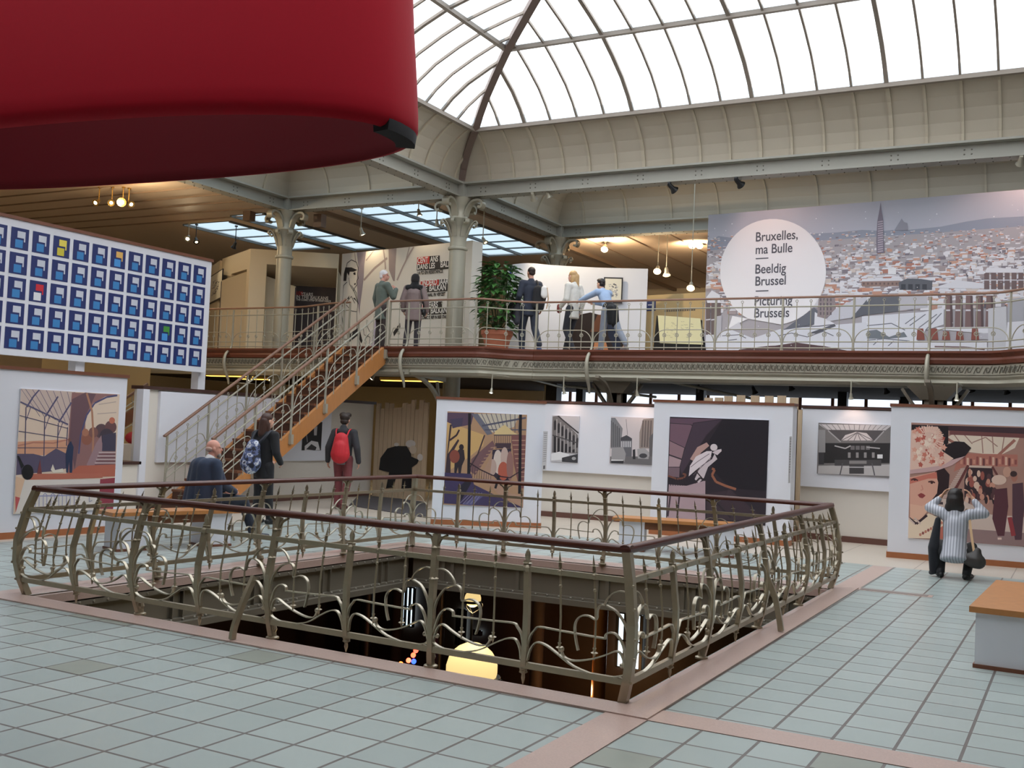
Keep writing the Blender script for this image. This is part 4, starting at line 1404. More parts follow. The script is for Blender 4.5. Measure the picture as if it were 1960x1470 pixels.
# --- two old street photos (mid wall) ------------------------------------
a = Art(PL_M1, (1058, 795), (1110.5, 797), (1106, 887), (1054, 882))
a.zoom(800, 690, 3.92)
a.bgd((196, 194, 198))
a.poly((120, 116, 116), [(1010, 420), (1060, 410), (1200, 560), (1200, 700), (1005, 690)])
a.line((60, 58, 60), .03, [(1050, 415), (1205, 545)])
for k in range(7):
    x = 1020+k*28
    y = 440+k*22
    a.poly((52, 50, 54), [(x, y+20), (x+8, y+4), (x+18, y+18), (x+16, y+80), (x, y+84)])
    a.poly((40, 38, 42), [(x, y+120), (x+18, y+124-k*2), (x+17, 690), (x-2, 690)])
    a.line((176, 172, 172), .02, [(x+22, y), (x+20, 690)])
a.line((70, 68, 70), .02, [(1008, 560), (1200, 620)])
a.poly((228, 228, 230), [(1000, 700), (1060, 684), (1130, 700), (1150, 740), (1000, 750)])
a.poly((60, 60, 64), [(1080, 730), (1140, 715), (1200, 700), (1200, 770), (1080, 760)])
a.ell((170, 170, 172), 1170, 735, 16, 12)
a.board('photograph', 'narrow black and white photo of an arched shop facade with parked cars', 'photograph')
a = Art(PL_M1, (1169.5, 798), (1252.5, 799.5), (1249, 890), (1167.5, 887))
a.zoom(800, 690, 3.92)
a.bgd((206, 198, 200))
a.poly((130, 130, 134), [(1448, 430), (1480, 430), (1536, 510), (1520, 660), (1446, 660)])
for k in range(5):
    a.line((84, 84, 88), .02, [(1450+k*15, 450+k*14), (1450+k*15, 650)])
a.poly((150, 138, 132), [(1690, 440), (1772, 430), (1768, 660), (1660, 660), (1662, 540)])
for k in range(4):
    a.line((108, 98, 96), .03, [(1690+k*20, 450), (1680+k*20, 650)])
a.poly((100, 98, 100), [(1735, 580), (1772, 540), (1766, 760), (1735, 740)])
a.line((110, 110, 116), .008, [(1562, 440), (1572, 560)])
a.poly((72, 72, 78), [(1520, 580), (1566, 560), (1606, 585), (1606, 600), (1520, 600)])
a.poly((104, 104, 110), [(1518, 600), (1606, 600), (1604, 720), (1520, 720)])
for k in range(5):
    a.rect((196, 196, 200), 1524+k*16, 606, 1534+k*16, 650)
a.poly((112, 110, 112), [(1442, 720), (1760, 720), (1760, 786), (1440, 774)])
a.poly((156, 154, 156), [(1455, 655), (1540, 650), (1560, 700), (1550, 760), (1450, 765)])
a.line((232, 232, 232), .025, [(1450, 748), (1540, 750)])
a.poly((50, 50, 54), [(1450, 752), (1545, 752), (1540, 774), (1450, 770)])
a.poly((166, 164, 166), [(1645, 665), (1700, 655), (1735, 690), (1730, 740), (1650, 735)])
a.ell((70, 70, 74), 1690, 715, 30, 18)
a.poly((50, 50, 54), [(1612, 670), (1630, 665), (1632, 740), (1612, 740)])
a.board('photograph', 'black and white street photo of a tram between old cars', 'photograph')

# --- dark angel poster (P2) ----------------------------------------------
a = Art(PL_P2, (1282.5, 799), (1472.5, 803), (1465.5, 1006), (1276, 991))
a.zoom(1220, 690, 3.92)
a.bgd((44, 36, 46))
for (c, p) in (((100, 76, 92), [(245, 430), (640, 435), (500, 540), (400, 480), (245, 470)]), ((118, 90, 104), [(245, 470), (400, 480), (470, 540), (360, 660), (240, 610)]),
               ((150, 120, 128), [(240, 600), (355, 655), (335, 740), (236, 705)]), ((176, 150, 156), [(236, 710), (335, 745), (322, 800), (232, 800)]),
               ((122, 100, 110), [(232, 800), (320, 800), (316, 880), (230, 870)]), ((70, 56, 70), [(420, 470), (640, 440), (520, 560), (430, 700), (330, 860), (318, 800), (350, 680)])):
    a.poly(c, p)
    a.line((52, 42, 52), .012, p+[p[0]])
a.poly((28, 24, 34), [(640, 440), (990, 445), (975, 980), (700, 960), (560, 820), (540, 600)])
a.poly((176, 152, 160), [(370, 940), (510, 900), (510, 1200), (222, 1190), (236, 930)])
a.line((70, 56, 66), .03, [(250, 990), (228, 1170)])
a.line((70, 56, 66), .03, [(318, 990), (298, 1180)])
a.poly((186, 150, 144), [(395, 740), (450, 650), (520, 615), (540, 640), (480, 690), (430, 760)])
a.poly((226, 214, 220), [(385, 870), (395, 790), (440, 720), (520, 680), (560, 680), (548, 740), (480, 790), (430, 830)])
a.poly((206, 192, 198), [(430, 890), (470, 800), (560, 740), (580, 700), (600, 740), (530, 800), (500, 880), (460, 920)])
a.ell((220, 208, 212), 574, 652, 27, 26)
a.poly((214, 200, 206), [(560, 690), (600, 670), (630, 664), (632, 680), (600, 710)])
a.line((110, 94, 104), .01, [(400, 800), (450, 760), (540, 700)])
a.line((110, 94, 104), .01, [(420, 860), (490, 790), (560, 720)])
a.line((50, 38, 44), .03, [(430, 920), (470, 880), (510, 900)])
a.line((50, 38, 44), .02, [(440, 830), (500, 900)])
a.line((150, 96, 74), .04, [(560, 810), (580, 820), (560, 860), (590, 910), (660, 940), (740, 966)])
a.line((120, 76, 62), .03, [(230, 865), (300, 890), (350, 880), (365, 855), (340, 850)])
for k in range(7):
    a.line((40, 32, 42), .012, [(240+k*18, 880+(k % 3)*6), (250+k*18, 940)])
a.poly((60, 46, 56), [(520, 1000), (700, 970), (960, 1200), (520, 1195)])
a.line((34, 28, 36), .03, [(540, 1010), (700, 1180)])
a.board('poster', 'dark poster of a pale winged statue beside a stair handrail', 'poster')
cap = Art(Plane((-4.065, 16.98), (-4.065, 17.25), .003), (1511, 835), (1515, 836), (1512, 925), (1508, 924), .004)
cap.bgd((206, 206, 212))
for k in range(14):
    cap.uline((150, 150, 156), .012, [(.15, .95-k*.055), (.85, .95-k*.055)])
cap.board('caption_label', 'narrow text label on the edge of the angel poster panel', 'label')

# --- hall photo (right mid wall) -----------------------------------------
a = Art(PL_M2, (1566, 811), (1709, 812), (1704, 912.5), (1565, 908.5))
a.zoom(1220, 690, 3.92)
a.bgd((120, 116, 116))
a.poly((206, 200, 202), [(1360, 478), (1912, 485), (1860, 525), (1420, 520)])
for k in range(13):
    a.line((140, 136, 138), .012, [(1375+k*42, 480), (1425+k*34, 520)])
a.poly((216, 206, 206), [(1520, 600), (1560, 560), (1640, 535), (1720, 545), (1780, 600)])
for k in range(6):
    a.line((120, 112, 114), .012, [(1650, 540), (1530+k*48, 600)])
a.poly((86, 82, 84), [(1420, 520), (1860, 525), (1780, 610), (1720, 545), (1640, 535), (1560, 560), (1520, 610)])
a.line((170, 166, 168), .02, [(1430, 525), (1525, 610)])
a.line((170, 166, 168), .02, [(1850, 530), (1775, 610)])
a.poly((40, 38, 40), [(1400, 620), (1900, 620), (1900, 770), (1400, 770)])
a.rect((150, 148, 150), 1358, 520, 1410, 690)
a.rect((60, 58, 62), 1360, 690, 1400, 780)
for k in range(4):
    a.rect((112, 108, 110), 1600+k*38, 640, 1630+k*38, 670)
    a.rect((150, 146, 146), 1580+k*60, 690, 1600+k*60, 730)
a.rect((230, 230, 232), 1800, 705, 1840, 735)
a.line((190, 186, 188), .02, [(1480, 640), (1560, 660), (1600, 640)])
a.line((176, 172, 174), .02, [(1720, 650), (1820, 660)])
a.poly((188, 184, 184), [(1358, 790), (1898, 780), (1896, 868), (1354, 858)])
a.rect((74, 72, 74), 1480, 745, 1830, 790)
a.rect((140, 136, 136), 1590, 752, 1720, 775)
a.rect((70, 68, 70), 1590, 785, 1700, 850)
for x in (1540, 1760):
    a.line((90, 88, 92), .02, [(x, 770), (x-20 if x < 1600 else x+20, 862)])
a.line((200, 198, 200), .015, [(1550, 800), (1750, 802)])
a.board('photograph', 'wide black and white photo of a glass roofed hall', 'photograph')

# --- flowered hat poster (P3) --------------------------------------------
p3s = Art(PL_P3, (1745, 812), (2060, 817), (2060, 1052), (1737, 1031))
a = p3s
a.zoom(1560, 740, 3.92)
a.bgd((176, 136, 124))
a.poly((70, 48, 56), [(725, 285), (1600, 310), (1600, 380), (1000, 330), (960, 420), (725, 330)])
a.poly((232, 214, 196), [(990, 380), (1060, 345), (1540, 370), (1500, 460), (1380, 520), (1150, 490), (1000, 420)])
for q in ([(1030, 340), (1130, 480)], [(1110, 350), (1180, 430)], [(1180, 420), (1280, 380), (1370, 450)], [(1250, 360), (1260, 500)], [(1330, 365), (1340, 500)], [(1420, 370), (1400, 500)]):
    a.line((168, 128, 116), .014, q)
a.line((120, 72, 72), .06, [(1010, 345), (1600, 372)])
a.line((168, 112, 100), .04, [(1500, 400), (1370, 520)])
a.line((168, 112, 100), .04, [(990, 390), (1110, 460)])
a.poly((186, 120, 106), [(1080, 500), (1520, 510), (1520, 600), (1330, 600), (1140, 590), (1040, 640)])
for k in range(18):
    a.rect([(210, 150, 130), (150, 84, 80), (224, 184, 164), (120, 70, 70)][k % 4], 1090+k*24, 520+(k*7) % 30, 1106+k*24, 580+(k*5) % 20)
a.poly((60, 42, 48), [(1150, 600), (1330, 605), (1350, 850), (1120, 850), (1120, 700)])
a.poly((214, 190, 176), [(1140, 590), (1330, 596), (1325, 612), (1145, 606)])
for k in range(16):
    a.line((206, 180, 170), .02, [(1090-k*9, 620+k*14), (1135-k*9, 618+k*14)])
a.line((110, 60, 60), .035, [(1150, 590), (1070, 740), (990, 860)])
a.line((110, 60, 60), .03, [(1330, 600), (1400, 720)])
random.seed(11)
for k in range(40):
    x, y = 1130+R()*220, 640+R()*220
    a.ell([(224, 190, 170), (160, 90, 80), (90, 60, 64), (206, 150, 130), (52, 40, 46)][k % 5], x, y, 12+R()*10, 20+R()*16, 10)
a.poly((210, 190, 180), [(830, 830), (1100, 850), (1320, 960), (1600, 980), (1600, 1200), (1000, 1170), (950, 1000)])
for k in range(3):
    a.poly((66, 52, 58), [(830, 860+k*50), (960, 866+k*50), (960, 885+k*50), (830, 880+k*50)])
a.poly((56, 46, 54), [(935, 960), (1000, 980), (990, 1010), (930, 1005)])
a.poly((150, 124, 124), [(1050, 1060), (1600, 1100), (1600, 1200), (980, 1160)])
# walking couple
a.poly((92, 52, 62), [(1350, 770), (1440, 760), (1450, 900), (1420, 1120), (1370, 1120), (1330, 990)])
a.ell((226, 196, 180), 1380, 700, 56, 38)
a.ell((206, 160, 140), 1440, 640, 30, 40)
a.poly((88, 60, 72), [(1480, 730), (1560, 720), (1570, 900), (1550, 1150), (1500, 1150), (1480, 1000)])
a.ell((176, 120, 104), 1495, 680, 24, 34)
a.ell((66, 46, 48), 1490, 655, 26, 22)
a.line((150, 60, 66), .06, [(1460, 980), (1490, 1120)])
a.line((226, 200, 190), .03, [(1370, 1140), (1400, 1140)])
# woman
a.poly((48, 30, 36), [(900, 640), (960, 600), (1010, 660), (1000, 780), (940, 830), (880, 850)])
a.poly((224, 170, 150), [(712, 680), (900, 640), (925, 720), (915, 800), (860, 870), (800, 895), (712, 880)])
a.poly((206, 120, 104), [(712, 690), (912, 640), (918, 690), (850, 690), (712, 730)])
a.line((90, 50, 50), .022, [(720, 702), (745, 690), (772, 705)])
a.line((90, 50, 50), .022, [(850, 715), (880, 710), (900, 722)])
a.ell((70, 44, 46), 748, 700, 9, 7)
a.ell((70, 44, 46), 876, 722, 10, 8)
a.poly((150, 66, 68), [(770, 812), (795, 798), (812, 804), (830, 818), (806, 838), (785, 832)])
a.line((206, 140, 124), .012, [(800, 740), (810, 772), (792, 778)])
a.poly((230, 184, 160), [(712, 880), (800, 895), (836, 880), (840, 940), (790, 1000), (712, 990)])
a.poly((234, 214, 190), [(700, 990), (790, 1010), (850, 950), (950, 990), (985, 1060), (960, 1140), (695, 1140)])
a.line((60, 40, 48), .035, [(705, 985), (760, 1030), (840, 965)])
for k in range(9):
    a.ell([(196, 130, 110), (150, 84, 80)][k % 2], 790+k*20, 1110-k*11, 10, 12, 8)
for k in range(10):
    a.ell((214, 190, 180), 706+k*9, 990+(k % 5)*9, 7, 8, 8)
a.poly((190, 110, 96), [(900, 1080), (985, 1030), (1010, 1040), (960, 1140), (880, 1140)])
# hat
a.poly((36, 28, 34), [(725, 287), (1000, 300), (1000, 420), (960, 480), (725, 330)])
a.poly((36, 26, 32), [(960, 450), (1050, 410), (1120, 415), (1172, 460), (1120, 530), (1020, 590), (960, 560)])
a.poly((206, 170, 170), [(712, 610), (900, 590), (1060, 540), (1130, 520), (1030, 590), (900, 635), (712, 655)])
a.poly((232, 196, 180), [(722, 330), (820, 300), (920, 300), (970, 390), (950, 480), (1040, 540), (960, 590), (712, 625)])
random.seed(3)
for k in range(70):
    x, y = 740+R()*230, 320+R()*270
    c = [(246, 224, 206), (214, 130, 112), (230, 170, 150), (190, 96, 84), (240, 206, 190)][k % 5]
    r_ = 12+R()*16
    a.poly(c, [(x+r_*(1 if i % 2 else .55)*math.cos(2*PI*i/10+k), y+r_*(1 if i % 2 else .55)*math.sin(2*PI*i/10+k)) for i in range(10)])
random.seed(9)
for k in range(26):
    t0 = k/26*PI*1.2-PI*.7
    a.line((244, 206, 190), .014, [(850+60*math.cos(t0), 390+50*math.sin(t0)), (850+(100+30*R())*math.cos(t0), 390+(90+20*R())*math.sin(t0))])
a.board('poster', 'large poster of a woman in a flowered hat with a walking couple', 'poster')

# --- small dark print under the stairs -----------------------------------
a = Art(Plane((LW+.062, 13), (LW+.062, 19)), (577, 808), (616, 806), (614, 862), (579, 862), .01)
a.bgd((34, 32, 34))
a.zoom(300, 540, 3.92)
a.poly((220, 218, 220), [(1110, 1230), (1160, 1190), (1210, 1200), (1225, 1260), (1110, 1262)])
a.poly((60, 58, 60), [(1120, 1255), (1160, 1215), (1200, 1240), (1190, 1262)])
a.poly((190, 188, 190), [(1180, 1090), (1205, 1080), (1200, 1150), (1180, 1150)])
a.line((180, 178, 180), .02, [(1120, 1100), (1130, 1200)])
a.board('print', 'small black ink print under the staircase', 'print')

# --- black painted figure on the planks ----------------------------------
a = Art(PL_PW, (716, 838), (816, 838), (816, 948), (712, 948), .004)
a.zoom(690, 840, 9.8)
a.zoom(600, 840, 2.97)
a.poly((24, 24, 26), [(372, 175), (380, 110), (420, 55), (470, 40), (530, 42), (556, 85), (560, 190), (556, 280), (500, 282), (505, 225), (470, 220), (455, 275), (412, 282), (430, 190)])
a.ell((196, 190, 184), 553, 28, 28, 22)
a.ell((196, 180, 160), 566, 62, 20, 24)
a.poly((24, 24, 26), [(555, 100), (600, 120), (590, 140), (555, 165)])
a.ell((206, 200, 194), 606, 105, 16, 20)
a.ell((200, 196, 190), 472, 32, 14, 10)
obj('painted_figure', a.m, ink_m, bpy.data.objects['plank_wall'])

# ------------------------------------------------------------------ big city mural on the upper floor
MA, MB_ = (-7.065, 21.46), (1.0, 20.66)
PM = Plane(MA, MB_)
a = Art(PM, (1356.5, 411), (1960, 363), (1960, 690), (1350, 690), .06)
a.w = (V((MB_[0], MB_[1], 0))-V((a.o.x, a.o.y, 0))).length
a.h = 6.34-3.27
a.o.z = 3.27
W_, H_ = a.w, a.h
a.bgd((186, 190, 206))
pxl = lambda pts: [a.uv(*p) for p in pts]
# far hills
hills = [(1352, 462), (1375, 452), (1410, 456), (1450, 456), (1500, 450), (1560, 447), (1600, 445), (1650, 440), (1690, 442), (1712, 440), (1726, 418), (1738, 440), (1800, 434), (1850, 424), (1890, 418), (1960, 414)]
a.P((150, 158, 178), pxl(hills)+[a.uv(1960, 470), (a.uv(1960, 470)[0]*1.25, a.uv(1960, 470)[1]), ] + pxl([(1960, 520), (1352, 540)]))
a.P((176, 172, 180), [(0, .0), (1, 0), (1, a.uv(1960, 430)[1]), a.uv(1800, 445), a.uv(1650, 455), a.uv(1500, 465), (0, a.uv(1352, 480)[1])])
random.seed(21)
a.step = .000002
citycols = [(200, 196, 202), (222, 222, 230), (168, 156, 160), (196, 150, 132), (206, 164, 146), (150, 142, 150), (232, 232, 240), (182, 128, 114), (132, 126, 138), (214, 204, 200)]
for py in sorted(452+R()**.85*155 for _ in range(2600)):
    sc = .25+(py-452)/150*.95
    px = 1350+R()*760
    py -= (px-1350)*.03
    u, v = a.uv(min(px, 1960), py) if px < 1960 else (a.uv(1960, py)[0]+(px-1960)*.00125, a.uv(1960, py)[1])
    if u > .995: continue
    wd, ht = (.05+.09*R())*sc, (.035+.07*R())*sc
    c = random.choice(citycols)
    a.P(c, [(u, v), (min(1, u+wd/W_*1.6), v), (min(1, u+wd/W_*1.6), v+ht/H_), (u, v+ht/H_)])
    if R() < .6:
        a.P((228, 230, 240), [(u, v+ht/H_), (min(1, u+wd/W_*1.6), v+ht/H_), (min(1, u+wd/W_*1.3), v+ht*1.4/H_), (u+wd/W_*.3, v+ht*1.4/H_)])
    if R() < .25:
        a.P((92, 90, 104), [(u, v), (u+wd/W_*.3, v), (u+wd/W_*.3, v+ht*.6/H_), (u, v+ht*.6/H_)])
a.step = .00003
a.e += .001
# spire
a.zoom(1650, 360, 4.594)
a.poly((128, 122, 140), [(165, 125), (172, 190), (188, 290), (190, 420), (200, 570), (130, 575), (125, 470), (136, 290), (155, 190)])
for k in range(14):
    a.line((190, 180, 196), .02, [(140, 300+k*20), (186, 292+k*20)])
a.poly((148, 150, 166), [(286, 372), (350, 270), (372, 300), (400, 310), (404, 372)])
a.rect((236, 238, 244), 230, 705, 300, 760)
# near roofs with snow
a.poly((150, 126, 120), [(0, 820), (340, 815), (340, 862), (0, 866)])
for k in range(9):
    a.rect((110, 92, 94), 10+k*36, 832, 24+k*36, 850)
a.poly((224, 226, 236), [(0, 800), (330, 790), (340, 815), (0, 822)])
a.poly((206, 150, 126), [(0, 880), (100, 880), (100, 905), (0, 910)])
a.poly((96, 100, 110), [(322, 830), (400, 795), (520, 800), (620, 815), (616, 895), (330, 895)])
for k in range(4):
    a.rect((60, 64, 74), 345+k*62, 846, 385+k*62, 892)
a.poly((222, 224, 234), [(620, 880), (840, 810), (1080, 840), (1080, 885)])
a.poly((196, 196, 206), [(330, 940), (570, 930), (580, 1050), (320, 1080)])
a.poly((104, 108, 118), [(0, 1120), (0, 1060), (80, 950), (330, 940), (320, 1085)])
a.poly((228, 230, 240), [(0, 1020), (60, 940), (90, 940), (0, 1070)])
a.poly((226, 229, 240), [(0, 1130), (540, 1090), (720, 1050), (720, 1200), (560, 1250), (420, 1430), (0, 1440)])
for q in ([(0, 1215), (260, 1190), (380, 1250)], [(380, 1195), (470, 1130)], [(420, 1210), (560, 1110)], [(500, 1230), (660, 1110)], [(560, 1250), (700, 1100)], [(30, 1340), (200, 1325), (420, 1345)], [(100, 1380), (140, 1345)], [(230, 1390), (280, 1345)]):
    a.line((120, 124, 138), .018, q)
a.poly((120, 128, 138), [(20, 1260), (130, 1245), (240, 1310), (370, 1265), (400, 1310), (240, 1325), (20, 1325)])
for k in range(5):
    x = 725+k*90
    a.poly((128, 104, 104), [(x+10, 940), (x+64, 940), (x+70, 1225), (x, 1225)])
    a.line((214, 214, 224), .03, [(x+8, 1075), (x+68, 1075)])
    a.poly((230, 232, 240), [(x, 930), (x+36, 915), (x+72, 930), (x+66, 945), (x+6, 945)])
    a.line((92, 74, 78), .04, [(x+58, 950), (x+64, 1220)])
for k in range(6):
    x = 1075+k*60
    a.poly((116, 98, 100), [(x, 745), (x+44, 745), (x+46, 890), (x, 890)])
    a.line((200, 200, 210), .02, [(x, 810), (x+46, 810)])
a.poly((228, 230, 240), [(1080, 745), (1100, 700), (1180, 700), (1420, 715), (1424, 745)])
a.poly((228, 230, 240), [(660, 1225), (1220, 1220), (1210, 1290), (640, 1240)])
a.poly((190, 190, 200), [(1030, 1280), (1210, 1270), (1210, 1330), (1030, 1330)])
for x in (480, 600, 705, 825, 960):
    a.poly((142, 80, 70), [(x+8, 1235+(x % 40)), (x+60, 1235+(x % 40)), (x+72, 1335), (x, 1335)])
a.poly((228, 230, 240), [(400, 1345), (1100, 1350), (1100, 1432), (380, 1432)])
a.poly((206, 208, 216), [(1110, 1060), (1270, 1040), (1280, 1430), (1110, 1430)])
a.poly((176, 178, 188), [(1280, 980), (1424, 960), (1424, 1170), (1280, 1180)])
a.poly((226, 228, 238), [(1280, 1180), (1424, 1170), (1424, 1430), (1260, 1430)])
a.line((130, 110, 112), .03, [(640, 1395), (900, 1400), (1080, 1420)])
a.zoom(1350, 360, 4.594)
a.poly((222, 225, 236), [(8, 1280), (240, 1250), (420, 1320), (660, 1240), (1424, 1180), (1424, 1440), (0, 1440)])
a.poly((92, 70, 74), [(300, 1420), (620, 1380), (800, 1350), (1000, 1380), (1200, 1420), (1300, 1440), (280, 1440)])
a.poly((232, 234, 242), [(300, 1400), (620, 1362), (800, 1338), (1000, 1362), (1220, 1405), (1000, 1385), (800, 1358), (620, 1385)])
a.poly((108, 112, 124), [(700, 1240), (960, 1050), (1000, 1090), (960, 1200), (780, 1225)])
a.poly((228, 230, 240), [(960, 1200), (965, 1090), (1150, 1200), (1100, 1240), (900, 1230)])
a.line((110, 112, 124), .02, [(690, 1243), (860, 1220), (1000, 1215), (1140, 1200)])
a.poly((92, 94, 106), [(900, 1280), (1140, 1195), (1150, 1215), (980, 1280)])
a.poly((206, 208, 220), [(1060, 1160), (1150, 1060), (1250, 1010), (1420, 950), (1424, 980), (1290, 1140), (1100, 1170)])
a.poly((98, 102, 114), [(1280, 1150), (1424, 980), (1424, 1110), (1180, 1180)])
a.poly((150, 138, 142), [(1000, 960), (1140, 950), (1150, 1060), (1060, 1150), (985, 1130)])
for k in range(4):
    for j in range(4):
        a.rect((104, 96, 104), 1010+k*30, 970+j*40, 1022+k*30, 996+j*40)
for q in ([(150, 1300), (300, 1290), (360, 1320)], [(640, 1300), (760, 1275), (900, 1310)], [(900, 1310), (1040, 1260), (1130, 1300)], [(200, 1340), (280, 1330)]):
    a.line((110, 112, 124), .016, q)
for k in range(3):
    a.poly((112, 98, 98), [(8+k*46, 960), (48+k*46, 960), (44+k*46, 1290), (8+k*46, 1290)])
    a.line((212, 212, 222), .025, [(8+k*46, 1160), (48+k*46, 1155)])
a.poly((190, 190, 200), [(90, 1130), (145, 1120), (140, 1310), (84, 1320)])
a.poly((228, 230, 240), [(8, 965), (20, 1010), (140, 1010), (130, 940), (60, 900)])
# speech bubble
n = 48
bub = []
for i in range(n+1):
    t_ = math.radians(118)+i/n*math.radians(324)
    bub.append((598+466*math.cos(t_), 738+466*math.sin(t_)))
bub += [(240, 1125), (205, 1235)]
a.poly((244, 244, 250), bub)
a.poly((216, 216, 226), [(205, 1235), (300, 1180), (330, 1240), (240, 1240)])
random.seed(4)
a.step = .00001
for k in range(120):
    u, v = R()*.99, R()*.95
    r_ = .006+.008*R()
    a.P((240, 242, 250), [(u+r_/W_*math.cos(q*PI/3), v+r_/H_*math.sin(q*PI/3)) for q in range(6)])
mur = a.board('mural', 'big mural of snowy city roofs with a white speech bubble', 'mural')
def mplace(px, py):
    p0 = a.at(a.uv(px, py), a.e+.002)
    return lambda x, y: p0+a.u*x+Z(y)
for body, px, py, s_ in (('Bruxelles,', 1446, 462.5, .27), ('ma Bulle', 1446, 486.5, .27), ('Beeldig', 1445, 524, .27), ('Brussel', 1445, 547, .27), ('Picturing', 1443.5, 585, .27), ('Brussels', 1443, 608, .27)):
    text_mesh(body, s_, mplace(px, py), mur, ink_dark, sx=.84, bold=.003)
for py in (496.5, 558.5):
    p0 = a.at(a.uv(1447, py), a.e+.002)
    obj('rule', MB().poly([p0, p0+a.u*.27, p0+a.u*.27+Z(.022), p0+Z(.022)]), ink_dark, mur)

# ------------------------------------------------------------------ exhibition walls of the upper floor
BA, BB = (-16.66, 21.45), (-12.31, 20.6)
th = thing('exhibition_wall', 'tall white exhibition wall with a drawn man, bare trees and large lettering', 'wall', (-14.5, 21.2, UP))
obj('body', MB().slab(BA, BB, .35, UP, 5.9, 1), white_warm, th)
PB = Plane(BA, BB)
b = Art(PB, (655, 486), (905, 460), (905, 690), (655, 690), .002)
b.zoom(640, 440, 6.127)
b.poly((150, 140, 150), [(262, 262), (372, 240), (350, 420), (345, 560), (330, 680), (300, 900), (296, 1000), (280, 900), (262, 600), (280, 420)])
b.poly((156, 140, 140), [(636, 200), (730, 190), (715, 420), (708, 600), (690, 600), (640, 470)])
for w_, q in ((.06, [(345, 590), (470, 450), (620, 330)]), (.045, [(600, 460), (590, 330), (575, 215)]), (.05, [(735, 590), (800, 440), (870, 300), (930, 200)]), (.03, [(840, 350), (880, 200)]), (.03, [(250, 370), (240, 270)]), (.03, [(370, 360), (460, 240)])):
    b.line((170, 154, 150), w_, q)
# drawn man in outline
ol = (40, 38, 42)
for w_, q in ((.02, [(140, 440), (150, 390), (200, 352), (260, 380), (280, 450), (272, 520), (280, 570), (262, 600), (268, 640), (232, 690), (225, 720)]), (.02, [(150, 610), (110, 650), (60, 720), (50, 840), (90, 1000), (110, 1200)]), (.016, [(170, 560), (180, 640), (240, 740), (275, 860), (265, 980), (265, 1150)]), (.016, [(150, 840), (200, 780), (240, 860)]), (.016, [(140, 880), (200, 950), (262, 960)]), (.014, [(200, 650), (260, 740), (280, 870)]), (.018, [(50, 960), (30, 1100), (40, 1200)]), (.018, [(262, 1150), (290, 1300), (310, 1390)]), (.016, [(180, 1200), (170, 1300), (150, 1390)]), (.014, [(370, 1390), (360, 1290), (420, 1200), (380, 1120), (340, 1150), (350, 1230), (420, 1260), (400, 1390)])):
    b.line(ol, w_, q)
b.poly(ol, [(105, 600), (95, 520), (130, 440), (200, 440), (270, 470), (230, 490), (180, 490), (170, 540), (150, 500), (140, 600)])
b.poly(ol, [(220, 505), (245, 495), (252, 525), (230, 530)])
b.poly(ol, [(232, 630), (255, 622), (250, 640), (236, 650)])
b.poly(ol, [(150, 810), (175, 770), (172, 812)])
b.poly(ol, [(220, 800), (240, 796), (270, 850)])
b.poly(ol, [(150, 1240), (290, 1140), (330, 1300), (320, 1340), (270, 1240), (160, 1330)])
b.poly(ol, [(690, 1200), (770, 1090), (775, 1140), (700, 1250)])
b.poly((190, 180, 200), [(430, 1380), (450, 1200), (490, 1000), (500, 1200), (470, 1380)])
# black/red plates behind the lettering
PLT = [((972, 325), (1116, 308), (1114, 402), (970, 410), (200, 52, 44)), ((1116, 308), (1237, 300), (1236, 384), (1114, 396), (34, 32, 34)), ((968, 408), (1240, 386), (1240, 462), (966, 478), (34, 32, 34)), ((1240, 372), (1500, 352), (1500, 442), (1240, 466), (34, 32, 34)),
       ((970, 602), (1226, 582), (1224, 664), (966, 676), (200, 52, 44)), ((1226, 582), (1500, 566), (1500, 640), (1224, 660), (34, 32, 34)), ((965, 672), (1330, 640), (1328, 718), (964, 742), (34, 32, 34)),
       ((966, 858), (1074, 848), (1072, 930), (962, 936), (200, 52, 44)), ((1074, 846), (1266, 838), (1264, 914), (1072, 930), (34, 32, 34)), ((962, 938), (1350, 914), (1350, 986), (960, 1000), (34, 32, 34))]
for p in PLT:
    b.poly(p[4], p[:4])
obj('drawing', b.m, ink_m, th)
def bplace(zx, zy):
    p0 = b.at(b.uv(640+zx/6.127, 440+zy/6.127), .014)
    return lambda x, y: p0+b.u*x+Z(y)
for body, zx, zy, s_, m_ in (('CENT', 978, 392, .185, ink_white), ('ANS', 1128, 378, .185, ink_white), ('DANS LES', 974, 466, .185, ink_white), ('BALKANS', 1246, 440, .2, ink_white), ('LA BD EN RÉSISTANCE', 974, 526, .115, ink_black),
                             ('HONDERD', 972, 658, .185, ink_white), ('JAAR', 1232, 640, .185, ink_white), ('IN DE', 970, 730, .185, ink_white), ('BALKAN', 1114, 718, .2, ink_white), ('STRIPVERHAAL IN VERZET', 968, 790, .11, ink_black),
                             ('100', 968, 922, .185, ink_white), ('YEARS', 1080, 914, .185, ink_white), ('IN THE', 966, 990, .185, ink_white), ('BALKANS', 1132, 980, .19, ink_white), ('THE COMIC STRIP IN RESISTANCE', 964, 1050, .1, ink_black)):
    text_mesh(body, s_, bplace(zx, zy), th, m_, sx=.72, bold=.004)
